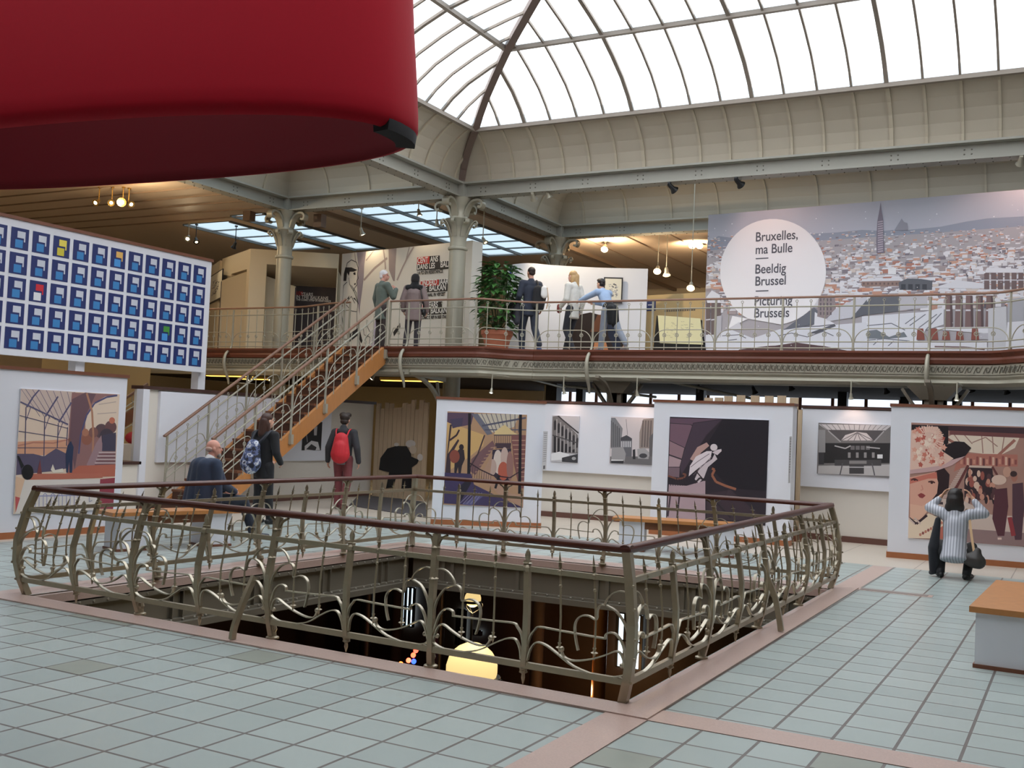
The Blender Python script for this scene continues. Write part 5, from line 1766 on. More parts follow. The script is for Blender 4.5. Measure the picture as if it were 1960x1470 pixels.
# box with niches
th = thing('exhibition_wall', 'cream exhibition box with dark niche openings behind the left column', 'wall', (-18, 21, UP))
c0, c1, c2 = (-20.6, 21.32), (-18.57, 20.19), (-16.76, 21.45)
H0, H1 = UP, 5.9
def wall_open(a_, b_, op, name):
    A, B = V((a_[0], a_[1], 0)), V((b_[0], b_[1], 0))
    pl = Plane(a_, b_)
    d = (B-A).normalized()
    L_ = (B-A).length
    u0, u1 = [(pl.hit(x, 600)-A).dot(d) for x in op[:2]]
    zt0, zt1 = pl.hit(op[0], op[2]).z, pl.hit(op[1], op[3]).z
    zt = (zt0+zt1)/2
    m = MB()
    n_ = -pl.n
    for (s0, s1, z0, z1) in ((0, u0, H0, H1), (u1, L_, H0, H1), (u0, u1, zt, H1)):
        q = [A+d*s0, A+d*s1, A+d*s1+n_*.12, A+d*s0+n_*.12]
        m.hexa([p+Z(z0) for p in q]+[p+Z(z1) for p in q])
    obj('front', m, cream, th)
    # recess behind: splayed ceiling and dark printed back
    q = [A+d*(u0-1.3)+n_*1.25, A+d*(u1+.2)+n_*1.25]
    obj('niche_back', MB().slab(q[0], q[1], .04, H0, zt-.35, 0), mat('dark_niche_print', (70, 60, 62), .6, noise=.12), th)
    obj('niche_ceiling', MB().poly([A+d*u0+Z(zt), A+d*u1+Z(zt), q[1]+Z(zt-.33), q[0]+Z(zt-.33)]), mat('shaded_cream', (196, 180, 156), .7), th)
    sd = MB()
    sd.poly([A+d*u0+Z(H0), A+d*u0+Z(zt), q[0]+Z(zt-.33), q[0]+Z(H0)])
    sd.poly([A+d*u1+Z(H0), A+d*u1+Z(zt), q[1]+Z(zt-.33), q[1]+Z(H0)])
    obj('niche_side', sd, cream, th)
    return Plane(q[0][:2], q[1][:2], .03)
pa = wall_open(c0, c1, (438.5, 468, 530, 512), 'l')
pb = wall_open(c1, c2, (505.5, 641, 502, 517), 'r')
m = MB().slab(c0, (-22.6, 22.8), .12, UP, 5.85)
obj('side_wall', m, cream, th)
def niche_text(pl, lines):
    for body, px, py, s_, m_ in lines:
        p0 = pl.hit(px, py)
        u = pl.u if pl.u.dot(RT) > 0 else -pl.u
        text_mesh(body, s_, lambda x, y: p0+u*x+Z(y)+pl.n*.01, th, m_, sx=.85, bold=.003)
niche_text(pa, [('CENT ANS', 449, 556, .13, ink_red), ('DANS LES BALKANS', 449, 561, .07, ink_white), ('LA BD EN RÉSISTANCE', 449, 565, .05, ink_white), ('I', 449.5, 575, .2, ink_white)])
niche_text(pb, [('HONDERD JAAR', 507, 559.5, .13, ink_red), ('IN DE BALKAN', 507, 565, .11, ink_white), ('STRIPVERHAAL IN VERZET', 508, 570, .06, ink_white), ('H', 507, 580, .2, ink_white), ('100', 566, 565, .15, ink_red), ('YEARS', 576, 566, .13, ink_white), ('IN THE BALKANS', 566, 571, .13, ink_white), ('THE COMIC STRIP IN RESISTANCE', 567, 575, .07, ink_white)])
# framed sheets
def framed(pl, tl, tr, br, bl, label, seed, fr=.03):
    f = Art(pl, tl, tr, br, bl, .03)
    f.bgd((44, 40, 42))
    ix, iy = fr/f.w, fr/f.h
    f.P((226, 222, 206), [(ix, iy), (1-ix, iy), (1-ix, 1-iy), (ix, 1-iy)])
    random.seed(seed)
    for k in range(40):
        u, v = .22+.5*R(), .22+.5*R()
        f.P(random.choice([(120, 120, 124), (170, 170, 172), (92, 92, 96), (190, 188, 186)]), [(u, v), (u+.1*R()+.03, v), (u+.08, v+.05*R()+.02), (u, v+.04)])
    return f.board('framed_drawing', label, 'framed drawing', edge=black)
framed(Plane((-22.6, 22.8), (-20.6, 21.32), .065), (404, 521), (427.5, 524), (425, 577.5), (402, 576), 'framed ink sheet on the cream wall beside the tiled board', 5)
# curved white wall
CURV = spline([(-11.4, 20.75, 0), (-10.85, 20.62, 0), (-10.43, 21.0, 0), (-9.55, 21.55, 0), (-8.55, 21.92, 0)], 5)
th = thing('exhibition_wall', 'low curved white exhibition wall behind the three walking visitors', 'wall', (-9.8, 21.2, UP))
m = MB()
m.sweep([p+Z(UP+.0) for p in CURV], [(-.06, 0), (.06, 0), (.06, 2.06), (-.06, 2.06)])
obj('body', m, white, th, True)
pc = Plane(CURV[-8][:2], CURV[-1][:2], .075)
framed(pc, (1155.5, 531.5), (1192.5, 531), (1191, 580), (1154.5, 580.5), 'framed drawing on the curved white wall', 8)
bb = Art(Plane(CURV[0][:2], CURV[6][:2], .075), (976, 508), (1000, 508), (1000, 532), (976, 532), .01)
bb.bgd((40, 62, 140))
for k, (w0, w1) in enumerate(((.4, .6), (.3, .7), (.15, .95), (.2, .9), (.4, .6))):
    bb.uline((226, 230, 240), .03 if k in (2, 3) else .015, [(w0, .9-k*.15), (w1, .9-k*.15)])
bb.board('info_board', 'royal blue information board beside the navy suited man', 'info board', edge=bluep)
# black dome shaped cut-out in front of the curved wall
dm = Plane((-9.4, 20.7), (-8.4, 20.75))
q = [dm.hit(1052+(x)*.0, 600) for x in (0,)]
pts = [(1088, 672), (1090, 620), (1105, 603), (1130, 598), (1160, 606), (1182, 624), (1194, 645), (1196, 672)]
m = MB().prism([dm.hit(*p) for p in pts], dm.n*-.05)
o = obj('standing_cutout', m, mat('brown_black_paint', (46, 34, 30), .5), None, label='dark rounded cut-out shape standing behind the boy', cat='cut-out')
cf = Art(dm.shifted(.001), (1118, 595), (1200, 595), (1200, 675), (1118, 675), .002)
cf.zoom(960, 480, 4.9)
cf.poly((112, 70, 46), [(830, 760), (900, 600), (940, 600), (1060, 660), (990, 690), (930, 760)])
cf.poly((30, 40, 62), [(990, 690), (1070, 670), (1130, 760), (1110, 930), (1060, 930), (1000, 800)])
cf.poly((206, 140, 96), [(870, 860), (980, 860), (1000, 930), (860, 930)])
obj('painted_shape', cf.m, ink_m, o)
# display easel to the right
th = thing('display_case', 'sloping black framed display of a cream sheet behind the railing, left of the mural', 'display', (-7.7, 21.3, UP))
pe = Plane((-8.35, 21.6), (-7.05, 21.35))
m = MB()
pts = [(1250, 672), (1257, 604), (1340, 612), (1350, 672)]
m.prism([pe.hit(*p) for p in pts], pe.n*-.08)
obj('frame', m, black, th)
f = Art(pe, (1250, 600), (1352, 600), (1352, 672), (1250, 672), .002)
f.zoom(960, 480, 4.9)
f.poly((226, 222, 180), [(1465, 605), (1865, 635), (1890, 880), (1485, 865)])
random.seed(2)
for k in range(40):
    x, y = 1530+(k % 2)*150+R()*100, 660+R()*150
    f.line((180, 176, 146), .01, [(x, y), (x+30*R(), y+8*R())])
obj('sheet', f.m, ink_m, th)
th = thing('exhibition_wall', 'tan back panel with a line of small text behind the sloping display', 'wall', (-7.9, 22.6, UP))
pt = Plane((-9.4, 22.9), (-6.7, 22.3))
A_, B_ = pt.hit(1236, 600), pt.hit(1362, 600)
obj('body', MB().slab((A_.x, A_.y), (B_.x, B_.y), .08, UP, pt.hit(1300, 562).z, 1), mat('tan_exhibition_panel', (206, 178, 128), .7), th)
f = Art(pt, (1272, 588), (1332, 594), (1332, 600), (1272, 594), .004)
for k in range(14):
    f.P((110, 100, 90), [(k/14, .2), (k/14+.05, .2), (k/14+.05, .8), (k/14, .8)])
obj('text_line', f.m, ink_m, th)
f = Art(pt, (1237, 576), (1255, 576), (1255, 595), (1237, 595), .01)
f.bgd((40, 54, 110))
f.uline((200, 206, 226), .02, [(.2, .6), (.8, .6)])
f.board('info_board', 'small navy information sign left of the sloping display', 'info board', edge=bluep)
struct('wall_back', MB().slab((-9.6, 24.4), (-2, 24.4), .1, UP, 4.85), mat('dark_red_brown_wall', (110, 60, 44), .7), label='dark red low wall behind the tan panel')
# ================================================================== people
def capsule(mb, p0, p1, r0, r1, lat=None, flat=1.0, k=14, c0=1.0):
    p0, p1 = V(p0), V(p1)
    ax = p1-p0
    L_ = ax.length
    ax = ax.normalized() if L_ > 1e-6 else V((0, 0, 1))
    x = V(lat) if lat is not None else ax.orthogonal()
    x = (x-ax*x.dot(ax)).normalized()
    y = ax.cross(x)
    prof = []
    for i in range(6):
        t = -PI/2+PI/2*i/5
        prof.append((r0*math.cos(t) if c0 == 1.0 else r0*math.cos(t)**.3, r0*math.sin(t)*c0))
    for i in range(6):
        t = PI/2*i/5
        prof.append((r1*math.cos(t), L_+r1*math.sin(t)))
    vs = []
    for r, z in prof:
        r = max(r, 1e-4)
        vs += [p0+ax*z+x*r*math.cos(2*PI*m/k)+y*r*flat*math.sin(2*PI*m/k) for m in range(k)]
    fs = []
    n = len(prof)
    for i in range(n-1):
        fs += [(i*k+m, i*k+(m+1) % k, i*k+k+(m+1) % k, i*k+k+m) for m in range(k)]
    fs += [tuple(range(k-1, -1, -1)), tuple((n-1)*k+m for m in range(k))]
    mb.raw(vs, fs)
def skin(name, mb, m, parent=None, voxel=.012, smooth=4, keep=None):
    """one continuous surface from overlapping volumes"""
    me = bpy.data.meshes.new(name)
    me.from_pydata(mb.v, [], mb.f)
    o = bpy.data.objects.new(name, me)
    COL.objects.link(o)
    rm = o.modifiers.new('r', 'REMESH')
    rm.mode = 'VOXEL'
    rm.voxel_size = voxel
    sm = o.modifiers.new('s', 'SMOOTH')
    sm.iterations = smooth
    sm.factor = .5
    dg = bpy.context.evaluated_depsgraph_get()
    ev = o.evaluated_get(dg)
    nm = bpy.data.meshes.new_from_object(ev)
    out = MB()
    out.v = [tuple(v.co) for v in nm.vertices]
    out.f = [tuple(p.vertices) for p in nm.polygons]
    out.c = [None]*len(out.f)
    bpy.data.objects.remove(o)
    bpy.data.meshes.remove(me)
    bpy.data.meshes.remove(nm)
    return obj(name, out, m, parent, True)
BASE = dict(pelvis=(0, 0, .97), waist=(0, 0, 1.1), chest=(0, .01, 1.29), neck=(0, -.015, 1.46), head=(0, .03, 1.635),
            hipL=(-.09, 0, .92), kneeL=(-.1, .02, .5), ankleL=(-.1, -.02, .08), toeL=(-.115, .15, .035),
            hipR=(.09, 0, .92), kneeR=(.1, .02, .5), ankleR=(.1, -.02, .08), toeR=(.115, .15, .035),
            shL=(-.175, 0, 1.405), elL=(-.235, -.03, 1.14), wrL=(-.25, .05, .9), fiL=(-.25, .1, .8),
            shR=(.175, 0, 1.405), elR=(.235, -.03, 1.14), wrR=(.25, .05, .9), fiR=(.25, .1, .8))
class Person:
    def __init__(s, label, loc, yaw, H, pose=None, skin_c=(214, 164, 140), hair=None, headturn=0.0, group=None, build=1.0, body_extra=None):
        s.j = {k: V(v) for k, v in BASE.items()}
        for k, v in (pose or {}).items(): s.j[k] = V(v)
        s.sc = H/1.75
        s.b = build
        s.M = Matrix.Translation(V(loc)) @ Matrix.Rotation(yaw, 4, 'Z') @ Matrix.Scale(s.sc, 4)
        s.ht = headturn
        s.loc = V(loc)
        m = MB()
        J = s.j
        c = lambda a, b, r0, r1, **k: capsule(m, J[a] if isinstance(a, str) else a, J[b] if isinstance(b, str) else b, r0, r1, **k)
        up = (J['neck']-J['pelvis']).normalized()
        lat = (J['shR']-J['shL']).normalized()
        s.lat, s.up = lat, up
        s.fw = up.cross(lat).normalized()*1.0
        if s.fw.dot(V((0, 1, 0))) < 0 and abs(s.fw.y) > .3: pass
        c('pelvis', 'waist', .125, .12, lat=lat, flat=.75)
        c('waist', 'chest', .12, .14, lat=lat, flat=.72)
        c('chest', J['neck']-up*.08, .14, .09, lat=lat, flat=.68)
        for q in 'LR':
            c('hip'+q, 'knee'+q, .08, .054)
            c('knee'+q, J['knee'+q].lerp(J['ankle'+q], .35), .052, .055)
            c(J['knee'+q].lerp(J['ankle'+q], .35), 'ankle'+q, .055, .036)
            c('ankle'+q, 'toe'+q, .038, .03)
            c('sh'+q, 'el'+q, .05, .038)
            c('el'+q, 'wr'+q, .04, .026)
            c(J['chest']+up*.09, 'sh'+q, .07, .055)
            s.hand(m, q)
        c('neck', J['head']-V((0, .02, .05)), .055, .05)
        R_ = Matrix.Rotation(headturn, 3, 'Z')
        s.HR = R_
        hd = J['head']
        hp = lambda x, y, z: hd+R_ @ V((x, y, z))
        s.hp = hp
        m2 = MB()
        m2.ball((0, 0, 0), 1, 18)
        def ell(mb, cx, cy, cz, rx, ry, rz):
            mb.raw([hp(cx+v[0]*rx, cy+v[1]*ry, cz+v[2]*rz) for v in m2.v], m2.f)
        s.ell = ell
        ell(m, 0, -.01, .03, .074, .094, .09)
        ell(m, 0, .02, -.03, .06, .072, .085)
        ell(m, 0, .06, -.085, .028, .026, .024)
        capsule(m, hp(0, .088, .015), hp(0, .108, -.022), .009, .014)
        ell(m, 0, .088, -.062, .022, .012, .014)
        for q in (-1, 1):
            ell(m, q*.074, -.008, -.01, .012, .022, .032)
            ell(m, q*.03, .074, .03, .022, .014, .008)
        m.v = [tuple(s.M @ V(v)) for v in m.v]
        s.o = skin('person', m, mat('skin_%d_%d_%d' % skin_c, skin_c, .55, noise=.05), None, voxel=.008*s.sc)
        tag(s.o, label, 'person', group)
        e = MB()
        for q in (-1, 1):
            e.ball(tuple(hp(q*.03, .083, .012)), .007, 8)
        s.part('eyes', e, mat('eye_dark', (40, 32, 30), .3))
        e = MB()
        ell(e, 0, .098, -.058, .02, .006, .005)
        s.part('mouth', e, mat('lip', (176, 96, 90), .5))
    def hand(s, m, q):
        J = s.j
        w, f = J['wr'+q], J['fi'+q]
        d = (f-w).normalized()
        side = s.lat if q == 'R' else -s.lat
        n = side-d*side.dot(d)
        if n.length < .1: n = s.up-d*s.up.dot(d)
        n.normalize()                        # back of the hand
        ac = d.cross(n).normalized()
        if ac.dot(V((0, 1, 0))) < 0: ac = -ac
        pc = w+d*.05
        capsule(m, w+d*.01, w+d*.07, .03, .036, lat=ac, flat=.42)
        for k, (o_, L_) in enumerate(((.027, .066), (.009, .076), (-.009, .07), (-.027, .055))):
            b0 = w+d*.085+ac*o_
            b1 = b0+d*L_*.5-n*.008
            b2 = b1+d*L_*.38-n*.026
            capsule(m, b0-d*.02, b1, .0095, .0088, k=8)
            capsule(m, b1, b2, .0088, .0075, k=8)
        t0 = w+d*.025+ac*.03
        t1 = t0+d*.03+ac*.022-n*.012
        capsule(m, t0, t1, .012, .0105, k=8)
        capsule(m, t1, t1+d*.028-n*.008, .0105, .008, k=8)
    def part(s, name, mb, m, smooth=True, world=False):
        if not world: mb.v = [tuple(s.M @ V(v)) for v in mb.v]
        return obj(name, mb, m, s.o, smooth)
    def cloth(s, name, caps, m, voxel=.013, sm=5):
        mb = MB()
        for a in caps:
            p0, p1, r0, r1 = a[:4]
            kw = a[4] if len(a) > 4 else {}
            g = lambda p: s.j[p] if isinstance(p, str) else V(p)
            capsule(mb, g(p0), g(p1), r0, r1, **kw)
        mb.v = [tuple(s.M @ V(v)) for v in mb.v]
        return skin(name, mb, m, s.o, voxel*s.sc, sm)
    def top(s, name, m, t=.025, hem='pelvis', hem_r=.15, sleeve=1.0, collar=True, arms='LR'):
        J = s.j
        L_ = dict(lat=s.lat, flat=.78)
        caps = [(J[hem] if isinstance(hem, str) else hem, 'waist', hem_r*s.b+t*.3, .125*s.b+t, dict(L_, c0=.12)), ('waist', 'chest', .125*s.b+t, .145*s.b+t, L_), ('chest', J['neck']-s.up*.09, .145*s.b+t, .095+t, L_)]
        for q in arms:
            caps += [(J['chest']+s.up*.09, 'sh'+q, .075+t*.7, .06+t*.8), ('sh'+q, 'el'+q, .056+t*.8, .044+t*.8)]
            caps.append(('el'+q, J['el'+q].lerp(J['wr'+q], sleeve), .045+t*.8, .034+t*.6))
        if collar: caps.append((J['neck']-s.up*.06, J['neck']+s.up*.0, .08+t*.5, .066+t*.3))
        return s.cloth(name, caps, m)
    def trousers(s, m, t=.016, low=1.0, w=1.0):
        J = s.j
        caps = [('pelvis', J['pelvis']+s.up*.05, .132+t, .125+t*.6, dict(lat=s.lat, flat=.8))]
        for q in 'LR':
            k2 = J['knee'+q].lerp(J['ankle'+q], .4)
            caps += [('hip'+q, 'knee'+q, .086*w+t, .06*w+t), ('knee'+q, k2, .06*w+t, .058*w+t), (k2, J['knee'+q].lerp(J['ankle'+q], low), .058*w+t, .045*w+t)]
        return s.cloth('trousers', caps, m)
    def shoes(s, m, sole=None):
        for q in 'LR':
            a, t_ = s.j['ankle'+q], s.j['toe'+q]
            d = (t_-a)
            d.z = 0
            d = d.normalized() if d.length > .02 else V((0, 1, 0))
            mb = MB()
            b = V((a.x, a.y, t_.z+.012))
            capsule(mb, b-d*.045, b+d*.09, .042, .045, lat=(0, 0, 1), flat=.95)
            capsule(mb, b+d*.08, V((t_.x, t_.y, t_.z+.004))+d*.045, .042, .034)
            capsule(mb, b, a+V((0, 0, .02)), .045, .046)
            mb.v = [tuple(s.M @ V(v)) for v in mb.v]
            skin('shoe', mb, m, s.o, .009, 3)
    def hair(s, m, ells, caps=(), voxel=.009):
        mb = MB()
        for e in ells: s.ell(mb, *e)
        for p0, p1, r0, r1 in caps: capsule(mb, s.hp(*p0), s.hp(*p1), r0, r1)
        mb.v = [tuple(s.M @ V(v)) for v in mb.v]
        return skin('hair', mb, m, s.o, voxel, 3)
def bag(name, s, pieces, m, label, cat='bag', voxel=.012):
    """a bag carried by person s, shaped in the person's own coordinates but standing as its own thing"""
    mb = MB()
    for p0, p1, r0, r1, kw in pieces: capsule(mb, V(p0), V(p1), r0, r1, **kw)
    mb.v = [tuple(s.M @ V(v)) for v in mb.v]
    o = skin(name, mb, m, None, voxel, 5)
    return tag(o, label, cat)
def fabric(name, c, rough=.85, noise=.12, scale=18, bump=.15):
    return mat(name, c, rough, noise=noise, scale=scale, bump=bump, sheen=.1)
hairdark = mat('dark_brown_hair', (46, 34, 28), .5, noise=.35, scale=30, stretch=(4, 4, .6))
SHORT = [(0, -.02, .05, .082, .098, .085), (0, -.05, .0, .074, .065, .075)]
def yaw_to(a, b): return math.atan2(-(b[0]-a[0]), b[1]-a[1])

# --- man with the red rucksack -------------------------------------------
p = onz(652, 974)
s = Person('person walking away in a dark hooded top with a red rucksack', (p.x, p.y, 0), math.radians(22), 1.80,
           dict(kneeL=(-.09, .1, .5), ankleL=(-.08, .02, .09), toeL=(-.09, .17, .035), kneeR=(.1, .0, .5), ankleR=(.09, -.2, .12), toeR=(.1, -.06, .035),
                elL=(-.27, -.06, 1.13), wrL=(-.29, .0, .88), fiL=(-.29, .03, .78), elR=(.27, -.07, 1.13), wrR=(.3, -.02, .88), fiR=(.3, .02, .78)), build=1.12)
s.top('hooded_top', fabric('charcoal_hoodie', (48, 48, 52)), hem=(0, 0, .87), hem_r=.135)
s.cloth('hood', [((0, -.1, 1.44), (0, -.08, 1.5), .1, .07, dict(lat=(1, 0, 0), flat=.6))], fabric('charcoal_hoodie', (48, 48, 52)))
s.cloth('shirt_hem', [((0, 0, .83), (0, 0, .93), .15, .14, dict(lat=(1, 0, 0), flat=.75, c0=.1))], mat('grey_check_shirt', (120, 120, 126), .8, noise=.3, scale=60))
s.trousers(fabric('dusty_maroon_trousers', (122, 62, 66)))
s.shoes(mat('brown_boot', (96, 44, 44), .6))
s.hair(hairdark, SHORT+[(0, -.05, .06, .095, .085, .085), (.04, 0, .1, .07, .08, .05), (-.045, -.01, .1, .07, .08, .055), (0, -.07, -.02, .08, .06, .06)])
rk = bag('rucksack', s, [((0, -.22, 1.02), (0, -.2, 1.28), .185, .135, dict(lat=(1, 0, 0), flat=.56)), ((0, -.27, 1.03), (0, -.26, 1.15), .13, .12, dict(lat=(1, 0, 0), flat=.6))], fabric('bright_red_nylon', (198, 34, 46), .6), 'red rucksack on the back of the man in the hooded top', 'rucksack')
for x in (-1, 1):
    st_ = MB().tube([s.M @ V(q) for q in spline([(x*.1, -.2, 1.33), (x*.12, -.13, 1.44), (x*.13, -.02, 1.475), (x*.13, .09, 1.42)], 4)], .014, 6)
    obj('shoulder_strap', st_, fabric('bright_red_nylon', (198, 34, 46)), rk, True)

# --- girl with the patterned rucksack ------------------------------------
p = onz(499, 1004)
s = Person('person with long dark brown hair and a mottled rucksack, standing by the stair foot', (p.x, p.y, 0), math.radians(4), 1.74,
           dict(head=(.01, .03, 1.63), elL=(-.22, .04, 1.15), wrL=(-.13, .22, 1.02), fiL=(-.08, .28, .98), elR=(.24, -.02, 1.14), wrR=(.2, .16, .98), fiR=(.16, .24, .93),
                kneeR=(.08, .06, .5), ankleR=(.08, .1, .08), toeR=(.1, .26, .035)), headturn=-.35, build=.95)
s.top('coat', fabric('black_wool_coat', (28, 28, 32)), hem=(0, 0, .74), hem_r=.15)
s.trousers(fabric('black_jeans', (32, 32, 36)), t=.008)
s.shoes(mat('black_boot', (22, 22, 24), .5))
s.hair(mat('long_dark_brown_hair', (70, 46, 38), .45, noise=.3, scale=30, stretch=(4, 4, .5)), SHORT+[(0, -.05, -.05, .088, .07, .12)], [((0, -.06, 0), (.0, -.085, -.2), .08, .075), ((.05, -.03, -.05), (.075, -.02, -.26), .04, .03)])
cam_m = mat('mottled_white_navy_nylon', (60, 64, 84), .6)
nt = cam_m.node_tree
nz = nt.nodes.new('ShaderNodeTexNoise'); nz.inputs['Scale'].default_value = 11; nz.inputs['Detail'].default_value = 5
cr = nt.nodes.new('ShaderNodeValToRGB')
cr.color_ramp.interpolation = 'CONSTANT'
els = cr.color_ramp.elements
els[0].position, els[0].color = 0, (*lin((36, 38, 50)), 1)
els[1].position, els[1].color = .56, (*lin((206, 210, 220)), 1)
e_ = els.new(.46); e_.color = (*lin((92, 104, 144)), 1)
e_ = els.new(.64); e_.color = (*lin((60, 66, 86)), 1)
tc = nt.nodes.new('ShaderNodeTexCoord')
nt.links.new(tc.outputs['Object'], nz.inputs['Vector']); nt.links.new(nz.outputs['Fac'], cr.inputs[0]); nt.links.new(cr.outputs[0], nt.nodes['Principled BSDF'].inputs['Base Color'])
rk = bag('rucksack', s, [((-.08, -.23, .98), (-.06, -.21, 1.22), .19, .125, dict(lat=(1, 0, 0), flat=.6)), ((-.08, -.25, .97), (-.08, -.25, 1.02), .12, .11, dict(lat=(1, 0, 0), flat=.6))], cam_m, 'mottled navy and white rucksack on the long haired visitor', 'rucksack')
for x in (-1, 1):
    st_ = MB().tube([s.M @ V(q) for q in spline([(-.06+x*.07, -.2, 1.26), (x*.12, -.14, 1.4), (x*.13, -.02, 1.475), (x*.13, .1, 1.4)], 4)], .022, 6)
    obj('shoulder_strap', st_, mat('dark_grey_strap', (52, 54, 62), .7), rk, True)

# --- bald man on the bench -----------------------------------------------
p = onz(397, 966, .47)
s = Person('person seated on the bench, bald with a short beard, navy jacket over the shoulders', (p.x, p.y, .0), math.radians(-18), 1.74,
           dict(pelvis=(0, -.02, .56), waist=(0, -.05, .68), chest=(0, -.02, .88), neck=(0, .0, 1.06), head=(0.0, .05, 1.235),
                hipL=(-.1, .02, .55), kneeL=(-.13, .42, .52), ankleL=(-.13, .3, .09), toeL=(-.14, .46, .035),
                hipR=(.1, .02, .55), kneeR=(.14, .46, .53), ankleR=(.17, .62, .09), toeR=(.2, .78, .035),
                shL=(-.18, 0, 1.0), elL=(-.24, .08, .76), wrL=(-.15, .3, .66), fiL=(-.1, .38, .62), shR=(.18, 0, 1.0), elR=(.25, .08, .76), wrR=(.17, .3, .66), fiR=(.12, .38, .62)),
           skin_c=(214, 156, 138), headturn=-.35)
s.top('shirt', fabric('navy_shirt', (50, 58, 78)), hem=(0, -.02, .56), hem_r=.15)
navy = fabric('navy_jacket', (42, 54, 76), .9, noise=.2, scale=9, bump=.3)
s.cloth('draped_jacket', [((-.2, -.02, 1.02), (.2, -.02, 1.02), .095, .095), ((-.1, -.1, .98), (-.17, -.17, .42), .13, .12), ((.1, -.1, .98), (.17, -.15, .42), .13, .13), ((0, -.12, 1.0), (0, -.19, .45), .12, .13), ((-.24, -.02, .98), (-.33, -.06, .5), .075, .07), ((.24, -.02, .98), (.3, -.02, .55), .075, .07)], navy, .014, 6)
s.cloth('shirt_collar', [((0, -.01, 1.07), (0, .0, 1.1), .075, .068)], mat('white_cotton', (222, 222, 222), .8))
s.trousers(fabric('navy_trousers', (40, 46, 60)))
s.shoes(mat('dark_navy_shoe', (40, 42, 54), .5))
s.hair(mat('short_grey_stubble', (200, 170, 156), .7), [(0, -.05, -.005, .076, .062, .05)])
m_ = MB()
s.ell(m_, 0, .07, -.09, .042, .036, .036)
s.part('beard', m_, mat('grey_beard', (150, 140, 132), .8, noise=.2, scale=40))

# --- crouching woman taking a photo --------------------------------------
p = onz(1822, 1108)
s = Person('person squatting in a pale striped blouse taking a picture of the flowered hat poster', (p.x, p.y, 0), math.radians(-2), 1.66,
           dict(pelvis=(.02, -.02, .38), waist=(.02, .03, .52), chest=(.02, .07, .73), neck=(.01, .09, .92), head=(.0, .13, 1.085),
                hipL=(-.09, -.01, .36), kneeL=(-.2, .34, .42), ankleL=(-.15, .02, .08), toeL=(-.2, .16, .035),
                hipR=(.12, -.01, .36), kneeR=(.2, .34, .42), ankleR=(.18, .0, .08), toeR=(.21, .15, .035),
                shL=(-.16, .08, .88), elL=(-.33, .16, .93), wrL=(-.19, .22, 1.1), fiL=(-.13, .24, 1.19), shR=(.19, .08, .88), elR=(.36, .16, .9), wrR=(.2, .22, 1.1), fiR=(.14, .24, 1.19)),
           skin_c=(206, 158, 130), build=.92)
stripe = mat('grey_striped_satin', (206, 208, 216), .35)
nt = stripe.node_tree
wv = nt.nodes.new('ShaderNodeTexWave'); wv.inputs['Scale'].default_value = 9; wv.inputs['Distortion'].default_value = .4
tc = nt.nodes.new('ShaderNodeTexCoord'); mx = nt.nodes.new('ShaderNodeMix'); mx.data_type = 'RGBA'
mx.inputs[6].default_value = (*lin((140, 144, 154)), 1); mx.inputs[7].default_value = (*lin((200, 202, 212)), 1)
nt.links.new(tc.outputs['Object'], wv.inputs['Vector']); nt.links.new(wv.outputs['Fac'], mx.inputs[0]); nt.links.new(mx.outputs[2], nt.nodes['Principled BSDF'].inputs['Base Color'])
s.cloth('blouse', [((.03, -.07, .27), (.02, .02, .52), .185, .15, dict(lat=(1, 0, 0), flat=.8, c0=.15)), ((.02, .02, .52), (.02, .07, .73), .15, .165, dict(lat=(1, 0, 0), flat=.75)), ((.02, .07, .73), (.01, .085, .86), .165, .11, dict(lat=(1, 0, 0), flat=.72)),
                   ('chest', 'shL', .09, .075), ('chest', 'shR', .09, .075), ('shL', 'elL', .075, .07), ('shR', 'elR', .075, .07), ('elL', V((-.225, .205, 1.05)), .07, .045), ('elR', V((.235, .205, 1.05)), .07, .045)], stripe)
s.trousers(fabric('black_leggings', (26, 26, 30)), t=.012)
s.shoes(mat('black_flat_shoe', (20, 20, 22), .5))
s.hair(mat('black_wavy_hair', (34, 28, 28), .45, noise=.3, scale=25), SHORT+[(0, -.04, -.05, .115, .1, .15), (-.06, -.04, -.13, .07, .075, .08), (.06, -.04, -.12, .065, .075, .08), (0, -.01, .03, .105, .11, .11)])
cm = MB().box(-.06, .06, .27, .3, 1.13, 1.21)
cm.v = [tuple(s.M @ V(v)) for v in cm.v]
c_ = obj('camera', cm, black, None, label='small black camera held up by the squatting woman', cat='camera')
ln = MB().lathe([(.028, 0), (.026, .03)], (0, .3, 1.17), 12, (0, 1, 0))
ln.v = [tuple(s.M @ V(v)) for v in ln.v]
obj('lens', ln, chrome, c_, True)
hb = bag('handbag', s, [((.29, -.08, .3), (.31, -.06, .4), .125, .06, dict(lat=(1, 0, 0), flat=.6)), ((.33, -.08, .27), (.24, -.08, .29), .1, .1, dict(lat=(1, 0, 0), flat=.6))], mat('dark_grey_leather', (56, 52, 50), .45), 'dark leather handbag hanging at the squatting woman\'s side', 'handbag')
obj('strap', MB().flat([s.M @ V(q) for q in spline([(.28, -.09, .38), (.235, -.03, .6), (.2, .03, .8), (.17, .1, .95), (.12, .2, .9)], 4)], (1, 0, 0), .03, .008), mat('tan_leather', (206, 170, 130), .5), hb, True)
ct = bag('draped_cardigan', s, [((-.2, .02, .78), (-.24, -.02, .4), .04, .075, {}), ((-.24, -.02, .4), (-.24, .04, .1), .075, .06, {}), ((-.24, .04, .08), (-.28, .08, .05), .05, .035, {})], fabric('black_knit', (28, 30, 38)), 'black cardigan hanging down at the squatting woman\'s left', 'cardigan')

